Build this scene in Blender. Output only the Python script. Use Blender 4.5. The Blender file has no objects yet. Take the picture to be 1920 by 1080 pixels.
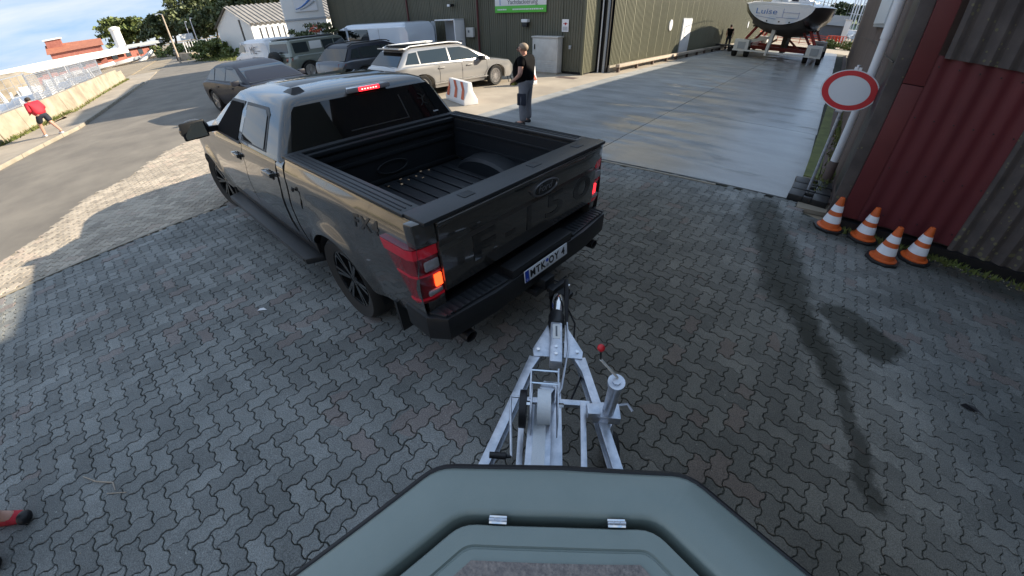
import bpy, bmesh, math, random
import numpy as np
from mathutils import Vector, Matrix
random.seed(7); rng = np.random.default_rng(5)
PI = math.pi
S = bpy.context.scene
C = S.collection

# ------------------------------------------------------------------ camera: wide fisheye action camera held over the bow
CAM_H, YAW, PITCH, ROLL, F, K1, K2 = 2.3242, -0.67994, 0.66111, -0.02537, 673.10, 0.34904, 0.00838
cd = bpy.data.cameras.new('camera'); cam = bpy.data.objects.new('camera', cd); C.objects.link(cam); S.camera = cam
f = Vector((math.sin(YAW) * math.cos(PITCH), math.cos(YAW) * math.cos(PITCH), -math.sin(PITCH)))
r = Vector((math.cos(YAW), -math.sin(YAW), 0)); u = r.cross(f)
r2 = r * math.cos(ROLL) + u * math.sin(ROLL); u2 = -r * math.sin(ROLL) + u * math.cos(ROLL)
M = Matrix((r2, u2, -f)).transposed().to_4x4(); M.translation = Vector((0, 0, CAM_H)); cam.matrix_world = M
cd.type = 'PANO'; cd.panorama_type = 'FISHEYE_LENS_POLYNOMIAL'
cd.sensor_fit = 'AUTO'; cd.sensor_width = 36; cd.fisheye_fov = math.radians(170)
th = np.linspace(0.001, 1.35, 200); rr = F * (th + K1 * th**3 + K2 * th**5) * 36 / 1920
co = np.linalg.lstsq(np.stack([rr, rr**2, rr**3, rr**4], 1), th, rcond=None)[0]
cd.fisheye_polynomial_k0 = 0
cd.fisheye_polynomial_k1, cd.fisheye_polynomial_k2, cd.fisheye_polynomial_k3, cd.fisheye_polynomial_k4 = [-float(c) for c in co]
cd.clip_start = 0.02; cd.clip_end = 3000

# ------------------------------------------------------------------ light
SUN_EL, SUN_AZ = math.radians(25), math.radians(50)        # azimuth counted from +x towards +y
sd = Vector((math.cos(SUN_EL) * math.cos(SUN_AZ), math.cos(SUN_EL) * math.sin(SUN_AZ), math.sin(SUN_EL)))
w = bpy.data.worlds.new('World'); S.world = w; w.use_nodes = True
wn, wl = w.node_tree.nodes, w.node_tree.links
bg = wn['Background']; bg.inputs['Strength'].default_value = 0.12
sky = wn.new('ShaderNodeTexSky'); sky.sky_type = 'NISHITA'; sky.sun_disc = False
sky.sun_elevation = SUN_EL; sky.sun_rotation = PI / 2 - SUN_AZ; sky.altitude = 10; sky.air_density = 0.75; sky.dust_density = 0.15; sky.ozone_density = 1.0
tc = wn.new('ShaderNodeTexCoord'); mp = wn.new('ShaderNodeMapping'); mp.inputs['Rotation'].default_value = (0.0, 0.0, 0.5); mp.inputs['Scale'].default_value = (1.2, 1.2, 9.0)
nz = wn.new('ShaderNodeTexNoise'); nz.inputs['Scale'].default_value = 1.9; nz.inputs['Detail'].default_value = 7; nz.inputs['Roughness'].default_value = 0.55; nz.inputs['Distortion'].default_value = 0.4
rp = wn.new('ShaderNodeValToRGB'); rp.color_ramp.elements[0].position = 0.38; rp.color_ramp.elements[0].color = (1.25, 2.2, 3.65, 1); rp.color_ramp.elements[1].position = 0.68; rp.color_ramp.elements[1].color = (3.55, 3.65, 3.75, 1)
mx = wn.new('ShaderNodeMix'); mx.data_type = 'RGBA'; mx.inputs['Factor'].default_value = 0.92          # thin high cloud veils most of the blue
wl.new(tc.outputs['Generated'], mp.inputs['Vector']); wl.new(mp.outputs['Vector'], nz.inputs['Vector']); wl.new(nz.outputs['Fac'], rp.inputs['Fac'])
wl.new(rp.outputs['Color'], mx.inputs['B']); wl.new(sky.outputs['Color'], mx.inputs['A']); wl.new(mx.outputs['Result'], bg.inputs['Color'])
sl = bpy.data.lights.new('sun', 'SUN'); sl.energy = 5.0; sl.angle = math.radians(0.5); sl.color = (1.0, 0.88, 0.70)
so = bpy.data.objects.new('sun', sl); C.objects.link(so); so.rotation_euler = sd.to_track_quat('Z', 'Y').to_euler(); so.location = sd * 60
S.view_settings.view_transform = 'Standard'; S.view_settings.look = 'None'; S.view_settings.exposure = 1.1; S.view_settings.gamma = 1.0
S.view_settings.use_curve_mapping = False
S.render.engine = 'CYCLES'; S.cycles.max_bounces = 6; S.cycles.diffuse_bounces = 3; S.cycles.glossy_bounces = 3; S.cycles.transmission_bounces = 4
S.cycles.use_denoising = True; S.cycles.caustics_reflective = False; S.cycles.caustics_refractive = False

# ------------------------------------------------------------------ materials
def mat(name, c, rough=0.6, metal=0.0, c2=None, scale=6.0, bump=0.0, coat=0.0, emit=None, es=1.0, detail=5, stretch=(1, 1, 1), spec=0.5, bscale=None, rr=0.0, island=0.0):
    m = bpy.data.materials.new(name); m.use_nodes = True; nt = m.node_tree; n = nt.nodes; l = nt.links
    b = n['Principled BSDF']
    b.inputs['Base Color'].default_value = (*c, 1); b.inputs['Roughness'].default_value = rough; b.inputs['Metallic'].default_value = metal
    b.inputs['Coat Weight'].default_value = coat; b.inputs['Coat Roughness'].default_value = 0.04; b.inputs['Specular IOR Level'].default_value = spec
    if emit: b.inputs['Emission Color'].default_value = (*emit, 1); b.inputs['Emission Strength'].default_value = es
    if c2 or bump or rr:
        g = n.new('ShaderNodeNewGeometry'); mpp = n.new('ShaderNodeMapping'); mpp.inputs['Scale'].default_value = stretch
        l.new(g.outputs['Position'], mpp.inputs['Vector'])
        t = n.new('ShaderNodeTexNoise'); t.inputs['Scale'].default_value = scale; t.inputs['Detail'].default_value = detail; t.inputs['Roughness'].default_value = 0.6
        l.new(mpp.outputs['Vector'], t.inputs['Vector'])
        if c2:
            rm = n.new('ShaderNodeMapRange'); rm.inputs['From Min'].default_value = 0.35; rm.inputs['From Max'].default_value = 0.65; l.new(t.outputs['Fac'], rm.inputs['Value'])
            x = n.new('ShaderNodeMix'); x.data_type = 'RGBA'; x.inputs['A'].default_value = (*c, 1); x.inputs['B'].default_value = (*c2, 1)
            l.new(rm.outputs['Result'], x.inputs['Factor']); out = x.outputs['Result']
            if island:
                oi = n.new('ShaderNodeObjectInfo'); ad = n.new('ShaderNodeMath'); ad.operation = 'ADD'; l.new(g.outputs['Random Per Island'], ad.inputs[0]); l.new(oi.outputs['Random'], ad.inputs[1])
                fr = n.new('ShaderNodeMath'); fr.operation = 'FRACT'; l.new(ad.outputs[0], fr.inputs[0])
                mr = n.new('ShaderNodeMapRange'); mr.inputs['To Min'].default_value = 1 - island; mr.inputs['To Max'].default_value = 1 + island; l.new(fr.outputs[0], mr.inputs['Value'])
                hs = n.new('ShaderNodeHueSaturation'); l.new(mr.outputs['Result'], hs.inputs['Value']); l.new(out, hs.inputs['Color']); out = hs.outputs['Color']
            l.new(out, b.inputs['Base Color'])
        if bump:
            t2 = n.new('ShaderNodeTexNoise'); t2.inputs['Scale'].default_value = bscale or scale * 6; t2.inputs['Detail'].default_value = 4; l.new(mpp.outputs['Vector'], t2.inputs['Vector'])
            bp = n.new('ShaderNodeBump'); bp.inputs['Strength'].default_value = bump; bp.inputs['Distance'].default_value = 0.01; l.new(t2.outputs['Fac'], bp.inputs['Height']); l.new(bp.outputs['Normal'], b.inputs['Normal'])
        if rr:
            m2 = n.new('ShaderNodeMapRange'); m2.inputs['To Min'].default_value = max(0.02, rough - rr); m2.inputs['To Max'].default_value = rough + rr; l.new(t.outputs['Fac'], m2.inputs['Value']); l.new(m2.outputs['Result'], b.inputs['Roughness'])
    return m

def mth(nt, op, a, b=None, cl=False):
    x = nt.nodes.new('ShaderNodeMath'); x.operation = op; x.use_clamp = cl
    for i, v in enumerate((a, b)):
        if v is None: continue
        if isinstance(v, (int, float)): x.inputs[i].default_value = v
        else: nt.links.new(v, x.inputs[i])
    return x.outputs[0]
def segmask(nt, px, py, A, B, w0, w1):
    """1 near the ground segment A-B, 0 beyond w1"""
    dx, dy = B[0] - A[0], B[1] - A[1]; L2 = dx * dx + dy * dy
    ax = mth(nt, 'SUBTRACT', px, A[0]); ay = mth(nt, 'SUBTRACT', py, A[1])
    t = mth(nt, 'MULTIPLY', mth(nt, 'ADD', mth(nt, 'MULTIPLY', ax, dx), mth(nt, 'MULTIPLY', ay, dy)), 1 / L2, True)
    ex = mth(nt, 'SUBTRACT', ax, mth(nt, 'MULTIPLY', t, dx)); ey = mth(nt, 'SUBTRACT', ay, mth(nt, 'MULTIPLY', t, dy))
    d = mth(nt, 'SQRT', mth(nt, 'ADD', mth(nt, 'MULTIPLY', ex, ex), mth(nt, 'MULTIPLY', ey, ey)))
    mr = nt.nodes.new('ShaderNodeMapRange'); mr.interpolation_type = 'SMOOTHSTEP'
    mr.inputs['From Min'].default_value = w0; mr.inputs['From Max'].default_value = w1; mr.inputs['To Min'].default_value = 1; mr.inputs['To Max'].default_value = 0
    nt.links.new(d, mr.inputs['Value']); return mr.outputs['Result']

def paver_mat(name, ca, cb, cc, stains=True):
    m = mat(name, ca, rough=0.8, c2=cb, scale=1.1, bump=0.35, bscale=90, island=0.22)
    nt = m.node_tree; n = nt.nodes; l = nt.links; b = n['Principled BSDF']
    col = b.inputs['Base Color'].links[0].from_socket
    g = n.new('ShaderNodeNewGeometry'); sp = n.new('ShaderNodeSeparateXYZ'); l.new(g.outputs['Position'], sp.inputs[0]); px, py = sp.outputs[0], sp.outputs[1]
    # reddish patches of stones
    oi = n.new('ShaderNodeObjectInfo'); q = mth(nt, 'FRACT', mth(nt, 'MULTIPLY', mth(nt, 'ADD', g.outputs['Random Per Island'], oi.outputs['Random']), 7.31))
    big = n.new('ShaderNodeTexNoise'); big.inputs['Scale'].default_value = 0.55; big.inputs['Detail'].default_value = 2; l.new(g.outputs['Position'], big.inputs['Vector'])
    red = mth(nt, 'GREATER_THAN', mth(nt, 'ADD', q, mth(nt, 'MULTIPLY', big.outputs['Fac'], 1.1)), 1.50)
    x = n.new('ShaderNodeMix'); x.data_type = 'RGBA'; l.new(mth(nt, 'MULTIPLY', red, 0.55), x.inputs['Factor']); l.new(col, x.inputs['A']); x.inputs['B'].default_value = (*cc, 1); col = x.outputs['Result']
    bl = n.new('ShaderNodeTexNoise'); bl.inputs['Scale'].default_value = 2.6; bl.inputs['Detail'].default_value = 8; bl.inputs['Roughness'].default_value = 0.7; l.new(g.outputs['Position'], bl.inputs['Vector'])
    hb = n.new('ShaderNodeHueSaturation'); l.new(mth(nt, 'ADD', 0.62, mth(nt, 'MULTIPLY', bl.outputs['Fac'], 0.76)), hb.inputs['Value']); l.new(col, hb.inputs['Color']); col = hb.outputs['Color']
    sp3 = n.new('ShaderNodeTexNoise'); sp3.inputs['Scale'].default_value = 38; sp3.inputs['Detail'].default_value = 2; l.new(g.outputs['Position'], sp3.inputs['Vector']); li = mth(nt, 'GREATER_THAN', sp3.outputs['Fac'], 0.735)
    lx = n.new('ShaderNodeMix'); lx.data_type = 'RGBA'; l.new(mth(nt, 'MULTIPLY', li, 0.7), lx.inputs['Factor']); l.new(col, lx.inputs['A']); lx.inputs['B'].default_value = (0.42, 0.42, 0.39, 1); col = lx.outputs['Result']
    # fine grain
    gr = n.new('ShaderNodeTexNoise'); gr.inputs['Scale'].default_value = 140; gr.inputs['Detail'].default_value = 3; l.new(g.outputs['Position'], gr.inputs['Vector'])
    mr = n.new('ShaderNodeMapRange'); mr.inputs['From Min'].default_value = 0.3; mr.inputs['From Max'].default_value = 0.7; mr.inputs['To Min'].default_value = 0.6; mr.inputs['To Max'].default_value = 1.45; l.new(gr.outputs['Fac'], mr.inputs['Value'])
    hs = n.new('ShaderNodeHueSaturation'); l.new(mr.outputs['Result'], hs.inputs['Value']); l.new(col, hs.inputs['Color']); col = hs.outputs['Color']
    if stains:
        wob = n.new('ShaderNodeTexNoise'); wob.inputs['Scale'].default_value = 3.6; wob.inputs['Detail'].default_value = 8; wob.inputs['Roughness'].default_value = 0.7; l.new(g.outputs['Position'], wob.inputs['Vector'])
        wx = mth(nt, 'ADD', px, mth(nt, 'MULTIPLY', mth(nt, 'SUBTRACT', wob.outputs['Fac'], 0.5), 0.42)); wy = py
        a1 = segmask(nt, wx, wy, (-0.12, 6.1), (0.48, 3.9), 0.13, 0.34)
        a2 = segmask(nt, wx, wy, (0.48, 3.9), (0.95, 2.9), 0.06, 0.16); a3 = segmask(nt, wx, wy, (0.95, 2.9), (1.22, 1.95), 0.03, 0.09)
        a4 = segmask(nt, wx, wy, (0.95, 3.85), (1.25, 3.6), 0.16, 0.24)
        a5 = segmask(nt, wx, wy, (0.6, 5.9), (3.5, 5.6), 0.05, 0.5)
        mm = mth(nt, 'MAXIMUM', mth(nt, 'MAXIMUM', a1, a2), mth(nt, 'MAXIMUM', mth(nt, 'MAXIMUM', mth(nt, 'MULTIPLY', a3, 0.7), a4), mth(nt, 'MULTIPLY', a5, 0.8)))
        a6 = segmask(nt, wx, wy, (-1.6, 4.6), (0.9, 1.2), 0.2, 2.3); a7 = segmask(nt, wx, wy, (2.2, 6), (3.2, 1), 0.3, 2.6)      # broad damp, oily track by the trailer; broad darker area along the right
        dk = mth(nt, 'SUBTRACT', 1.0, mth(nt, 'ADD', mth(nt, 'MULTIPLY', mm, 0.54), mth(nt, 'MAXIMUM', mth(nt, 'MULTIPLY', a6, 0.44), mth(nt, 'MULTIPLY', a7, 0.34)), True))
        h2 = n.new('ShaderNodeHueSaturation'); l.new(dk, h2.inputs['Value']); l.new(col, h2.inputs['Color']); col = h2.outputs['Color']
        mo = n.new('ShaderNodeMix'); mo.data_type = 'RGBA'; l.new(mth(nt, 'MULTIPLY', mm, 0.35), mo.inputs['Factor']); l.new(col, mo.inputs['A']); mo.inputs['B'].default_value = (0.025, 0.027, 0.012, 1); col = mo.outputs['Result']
        wm = n.new('ShaderNodeMix'); wm.data_type = 'RGBA'; wm.blend_type = 'MULTIPLY'; l.new(a6, wm.inputs['Factor']); l.new(col, wm.inputs['A']); wm.inputs['B'].default_value = (1.12, 0.99, 0.84, 1); col = wm.outputs['Result']
    l.new(col, b.inputs['Base Color'])
    return m

MT = {}
MT['paver'] = paver_mat('concrete_paver', (0.150, 0.156, 0.150), (0.225, 0.232, 0.224), (0.22, 0.17, 0.155))
MT['band'] = paver_mat('pale_paver', (0.35, 0.30, 0.24), (0.40, 0.345, 0.275), (0.45, 0.35, 0.28), stains=False)
MT['joint'] = mat('joint_sand', (0.018, 0.020, 0.018), 0.9, c2=(0.065, 0.066, 0.045), scale=3, bump=0.3)
MT['jointpale'] = mat('pale_joint_sand', (0.25, 0.215, 0.17), 0.9, c2=(0.31, 0.27, 0.21), scale=4, bump=0.3)
MT['asphalt'] = mat('old_asphalt', (0.148, 0.132, 0.112), 0.85, c2=(0.215, 0.192, 0.16), scale=0.8, bump=0.5, bscale=60)
MT['ground'] = mat('sandy_ground', (0.24, 0.19, 0.13), 0.9, c2=(0.31, 0.26, 0.19), scale=0.4, bump=0.2)
MT['concrete'] = mat('pale_concrete', (0.29, 0.25, 0.20), 0.85, c2=(0.40, 0.345, 0.275), scale=0.7, bump=0.2, bscale=30)
MT['kerb'] = mat('kerb_stone', (0.36, 0.32, 0.26), 0.85, c2=(0.27, 0.24, 0.19), scale=3, bump=0.2)
# wet concrete of the lane: puddled film of water in streaks across the lane
m = mat('wet_concrete', (0.34, 0.345, 0.34), 0.5, c2=(0.22, 0.225, 0.22), scale=1.15, bump=0.25, bscale=40, stretch=(0.6, 1.5, 1), island=.13, detail=9); nt = m.node_tree; n = nt.nodes; l = nt.links; b = n['Principled BSDF']
g = n.new('ShaderNodeNewGeometry'); mp = n.new('ShaderNodeMapping'); mp.inputs['Scale'].default_value = (0.45, 1.5, 1); l.new(g.outputs['Position'], mp.inputs['Vector'])
t = n.new('ShaderNodeTexNoise'); t.inputs['Scale'].default_value = 0.9; t.inputs['Detail'].default_value = 9; t.inputs['Roughness'].default_value = 0.68; t.inputs['Distortion'].default_value = 0.5; l.new(mp.outputs['Vector'], t.inputs['Vector'])
sp = n.new('ShaderNodeSeparateXYZ'); l.new(g.outputs['Position'], sp.inputs[0])
wx = n.new('ShaderNodeMapRange'); wx.inputs['From Min'].default_value = -6.5; wx.inputs['From Max'].default_value = -0.8; wx.inputs['To Min'].default_value = -0.18; wx.inputs['To Max'].default_value = 0.12; l.new(sp.outputs[0], wx.inputs['Value'])
wet = n.new('ShaderNodeMapRange'); wet.inputs['From Min'].default_value = 0.46; wet.inputs['From Max'].default_value = 0.56; l.new(mth(nt, 'ADD', t.outputs['Fac'], wx.outputs['Result']), wet.inputs['Value'])
rg = n.new('ShaderNodeMapRange'); rg.inputs['To Min'].default_value = 0.75; rg.inputs['To Max'].default_value = 0.33; l.new(wet.outputs['Result'], rg.inputs['Value']); l.new(rg.outputs['Result'], b.inputs['Roughness'])
l.new(mth(nt, 'MULTIPLY', wet.outputs['Result'], 0.4), b.inputs['Coat Weight']); b.inputs['Coat Roughness'].default_value = 0.2; b.inputs['Coat IOR'].default_value = 1.5
col = b.inputs['Base Color'].links[0].from_socket; h3 = n.new('ShaderNodeHueSaturation'); l.new(mth(nt, 'SUBTRACT', 1.0, mth(nt, 'MULTIPLY', wet.outputs['Result'], 0.34)), h3.inputs['Value']); l.new(col, h3.inputs['Color'])
fn = n.new('ShaderNodeTexNoise'); fn.inputs['Scale'].default_value = 60; fn.inputs['Detail'].default_value = 4; l.new(g.outputs['Position'], fn.inputs['Vector']); h4 = n.new('ShaderNodeHueSaturation'); l.new(mth(nt, 'ADD', 0.72, mth(nt, 'MULTIPLY', fn.outputs['Fac'], 0.56)), h4.inputs['Value']); l.new(h3.outputs['Color'], h4.inputs['Color']); l.new(h4.outputs['Color'], b.inputs['Base Color'])
MT['lane'] = m
def paint(name, c, **k): return mat(name, c, rough=k.pop('rough', 0.28), metal=k.pop('metal', 0.35), coat=1.0, **k)
MT['truckpaint'] = paint('grey_metallic_paint', (0.068, 0.066, 0.063), metal=0.45, rough=0.2)
MT['black'] = mat('black_plastic', (0.012, 0.013, 0.015), 0.45)
MT['liner'] = mat('bed_liner', (0.010, 0.013, 0.017), 0.5, bump=0.15, bscale=200)
MT['cap'] = mat('rail_cap_plastic', (0.022, 0.025, 0.029), 0.42, bump=0.1, bscale=300)
MT['rubber'] = mat('tyre_rubber', (0.018, 0.018, 0.018), 0.8, bump=0.2, bscale=60)
MT['glass'] = mat('dark_tinted_glass', (0.004, 0.005, 0.006), 0.02, spec=0.8)
MT['glassb'] = mat('grey_tinted_glass', (0.02, 0.03, 0.035), 0.03, spec=0.9)
MT['chrome'] = mat('chrome', (0.75, 0.76, 0.78), 0.12, 1.0)
MT['alloy'] = mat('alloy_wheel', (0.62, 0.60, 0.58), 0.3, 0.85)
MT['blackrim'] = mat('black_rim', (0.02, 0.02, 0.021), 0.25, 0.3, coat=0.6)
MT['zinc'] = mat('galvanised_steel', (0.46, 0.50, 0.57), 0.34, 0.65, c2=(0.68, 0.71, 0.78), scale=16, rr=0.1)
MT['white'] = mat('white_paint', (0.75, 0.76, 0.78), 0.45, coat=0.3)
MT['whitem'] = mat('white_plastic', (0.72, 0.72, 0.70), 0.5)
MT['strap'] = mat('white_strap', (0.66, 0.69, 0.72), 0.6, bump=0.2, bscale=200)
MT['red'] = mat('red_plastic', (0.55, 0.02, 0.03), 0.35)
MT['redlens'] = mat('red_lens', (0.19, 0.006, 0.012), 0.08, coat=1.0)
MT['redlens2'] = mat('bright_red_lens', (0.34, 0.008, 0.022), 0.12, coat=1.0, emit=(0.6, 0.01, 0.03), es=0.06)
MT['clearlens'] = mat('clear_lens', (0.42, 0.42, 0.45), 0.15, 0.3, coat=1.0)
MT['lamp'] = mat('lit_red_lamp', (0.8, 0.05, 0.02), 0.3, emit=(1.0, 0.07, 0.015), es=1.7)
MT['brake'] = mat('lit_brake_lamp', (0.8, 0.02, 0.03), 0.3, emit=(1.0, 0.02, 0.03), es=1.5)
MT['brakedot'] = mat('brake_led', (0.9, 0.2, 0.2), 0.3, emit=(1.0, 0.25, 0.2), es=4)
MT['hull'] = mat('sage_gelcoat', (0.215, 0.258, 0.240), 0.42, coat=0.12, c2=(0.203, 0.247, 0.230), scale=7, rr=0.10, detail=10, bump=0.06, bscale=260)
MT['hullpad'] = mat('nonslip_pad', (0.30, 0.26, 0.235), 0.9, c2=(0.17, 0.15, 0.145), scale=70, bump=0.6, bscale=110)
MT['clad'] = mat('olive_cladding', (0.135, 0.135, 0.088), 0.5, c2=(0.155, 0.155, 0.102), scale=1.2, coat=0.0, stretch=(1, 1, .2))
MT['clad_shade'] = mat('shaded_olive_cladding', (0.095, 0.095, 0.068), 0.55, c2=(0.115, 0.112, 0.08), scale=1.2, stretch=(1, 1, .2))  # olive cladding darkened in colour for the hall front standing in shade
MT['maroon'] = mat('maroon_metal', (0.08, 0.012, 0.014), 0.45)
MT['greymetal'] = mat('grey_sheet_metal', (0.38, 0.41, 0.44), 0.45, 0.1)
MT['cabinet'] = mat('pale_grey_cabinet', (0.55, 0.555, 0.54), 0.6, c2=(0.47, 0.47, 0.455), scale=3)
MT['green'] = mat('banner_green', (0.10, 0.48, 0.06), 0.5)
MT['txt'] = mat('grey_letters', (0.12, 0.13, 0.15), 0.5)
MT['redcorr'] = mat('oxblood_corrugated', (0.088, 0.018, 0.023), 0.5, c2=(0.128, 0.026, 0.032), detail=9, scale=1.6, bump=0.1, bscale=30, stretch=(1, 1, .35), spec=0.3)
MT['redtrim'] = mat('oxblood_trim', (0.125, 0.027, 0.03), 0.45, c2=(0.10, 0.022, 0.025), scale=2, spec=0.3)
m = mat('mossy_fibre_cement', (0.062, 0.052, 0.05), 0.85, c2=(0.10, 0.084, 0.078), scale=3, bump=0.4, bscale=30); nt = m.node_tree; n = nt.nodes; l = nt.links; b = n['Principled BSDF']; col = b.inputs['Base Color'].links[0].from_socket
g = n.new('ShaderNodeNewGeometry'); vo = n.new('ShaderNodeTexVoronoi'); vo.inputs['Scale'].default_value = 13; l.new(g.outputs['Position'], vo.inputs['Vector'])
no = n.new('ShaderNodeTexNoise'); no.inputs['Scale'].default_value = 2.3; no.inputs['Detail'].default_value = 3; l.new(g.outputs['Position'], no.inputs['Vector'])
sp = n.new('ShaderNodeSeparateXYZ'); l.new(g.outputs['Position'], sp.inputs[0]); low = n.new('ShaderNodeMapRange'); low.inputs['From Min'].default_value = 0.1; low.inputs['From Max'].default_value = 1.1; low.inputs['To Min'].default_value = 0.17; low.inputs['To Max'].default_value = 0.0; l.new(sp.outputs[2], low.inputs['Value'])
k = mth(nt, 'LESS_THAN', vo.outputs['Distance'], mth(nt, 'ADD', mth(nt, 'MULTIPLY', mth(nt, 'SUBTRACT', no.outputs['Fac'], 0.42), 1.1, True), low.outputs['Result']))
x = n.new('ShaderNodeMix'); x.data_type = 'RGBA'; l.new(mth(nt, 'MULTIPLY', k, 0.75), x.inputs['Factor']); l.new(col, x.inputs['A']); x.inputs['B'].default_value = (0.17, 0.16, 0.085, 1); l.new(x.outputs['Result'], b.inputs['Base Color'])
MT['moss'] = m
MT['brownwall'] = mat('brown_render', (0.105, 0.072, 0.062), 0.8, c2=(0.135, 0.098, 0.085), scale=1.6, bump=0.2)
MT['orange'] = mat('orange_pvc', (0.62, 0.115, 0.02), 0.5, c2=(0.50, 0.095, 0.02), scale=9)
MT['reflect'] = mat('reflective_white_band', (0.78, 0.80, 0.84), 0.4, c2=(0.68, 0.70, 0.75), scale=14)
MT['sign_white'] = mat('sign_white', (0.62, 0.66, 0.70), 0.4)
MT['sign_red'] = mat('sign_red', (0.50, 0.008, 0.02), 0.4)
MT['brick'] = mat('red_brick', (0.26, 0.09, 0.07), 0.85, c2=(0.34, 0.13, 0.1), scale=3)
MT['roofwhite'] = mat('white_roof_sheet', (0.74, 0.72, 0.70), 0.5)
MT['rooftile'] = mat('red_roof_tiles', (0.38, 0.15, 0.09), 0.8, c2=(0.30, 0.11, 0.07), scale=2)
MT['leaf'] = mat('tree_leaves', (0.08, 0.115, 0.03), 0.6, c2=(0.15, 0.18, 0.05), scale=0.8, island=0.45)
MT['leafdark'] = mat('dark_tree_leaves', (0.055, 0.075, 0.028), 0.6, c2=(0.10, 0.12, 0.045), scale=0.6, island=0.45)
MT['grass'] = mat('grass_blades', (0.09, 0.12, 0.025), 0.8, c2=(0.17, 0.17, 0.05), scale=2)
MT['bark'] = mat('bark', (0.09, 0.07, 0.05), 0.9, bump=0.3)
MT['skin'] = mat('skin', (0.50, 0.27, 0.20), 0.5)
MT['hair'] = mat('grey_blond_hair', (0.28, 0.21, 0.15), 0.7)
MT['darkhair'] = mat('dark_hair', (0.03, 0.022, 0.018), 0.7)
MT['tshirt'] = mat('black_cotton', (0.005, 0.005, 0.006), 0.9, spec=0.1)
MT['greytrouser'] = mat('grey_workwear', (0.20, 0.20, 0.22), 0.85, c2=(0.16, 0.16, 0.18), scale=8)
MT['navy'] = mat('navy_cloth', (0.012, 0.016, 0.03), 0.8)
MT['redcloth'] = mat('red_jacket_cloth', (0.55, 0.02, 0.04), 0.75, c2=(0.42, 0.015, 0.03), scale=6)
MT['redframe'] = mat('red_steel', (0.30, 0.03, 0.025), 0.5)
MT['redlt'] = mat('red_railing_paint', (0.55, 0.07, 0.04), 0.5)
MT['keel'] = mat('antifouling_grey', (0.10, 0.095, 0.09), 0.7, c2=(0.14, 0.13, 0.12), scale=2)
MT['darkhull'] = mat('dark_grey_hull', (0.06, 0.058, 0.056), 0.35, coat=0.3)
MT['wood'] = mat('weathered_timber', (0.42, 0.34, 0.26), 0.8, c2=(0.5, 0.42, 0.34), scale=4)
MT['plate'] = mat('plate_white', (0.74, 0.76, 0.80), 0.4)
MT['eublue'] = mat('plate_blue', (0.01, 0.06, 0.45), 0.4)
MT['ink'] = mat('black_ink', (0.006, 0.006, 0.008), 0.5)
MT['decal'] = mat('decal_grey', (0.03, 0.03, 0.03), 0.35)
MT['emb'] = mat('gloss_black_badge', (0.012, 0.012, 0.013), 0.2, coat=0.6)
MT['blue'] = mat('blue_print', (0.08, 0.2, 0.5), 0.5)
MT['hill'] = mat('wooded_hill', (0.10, 0.16, 0.08), 0.9, c2=(0.16, 0.23, 0.11), scale=0.05)
MT['fencegreen'] = mat('green_mesh', (0.07, 0.20, 0.13), 0.6)
MT['barrierred'] = mat('barrier_red', (0.52, 0.12, 0.06), 0.5)
MT['algae'] = mat('algae_strip', (0.10, 0.12, 0.04), 0.8, c2=(0.17, 0.19, 0.06), scale=3, bump=0.3)

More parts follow.
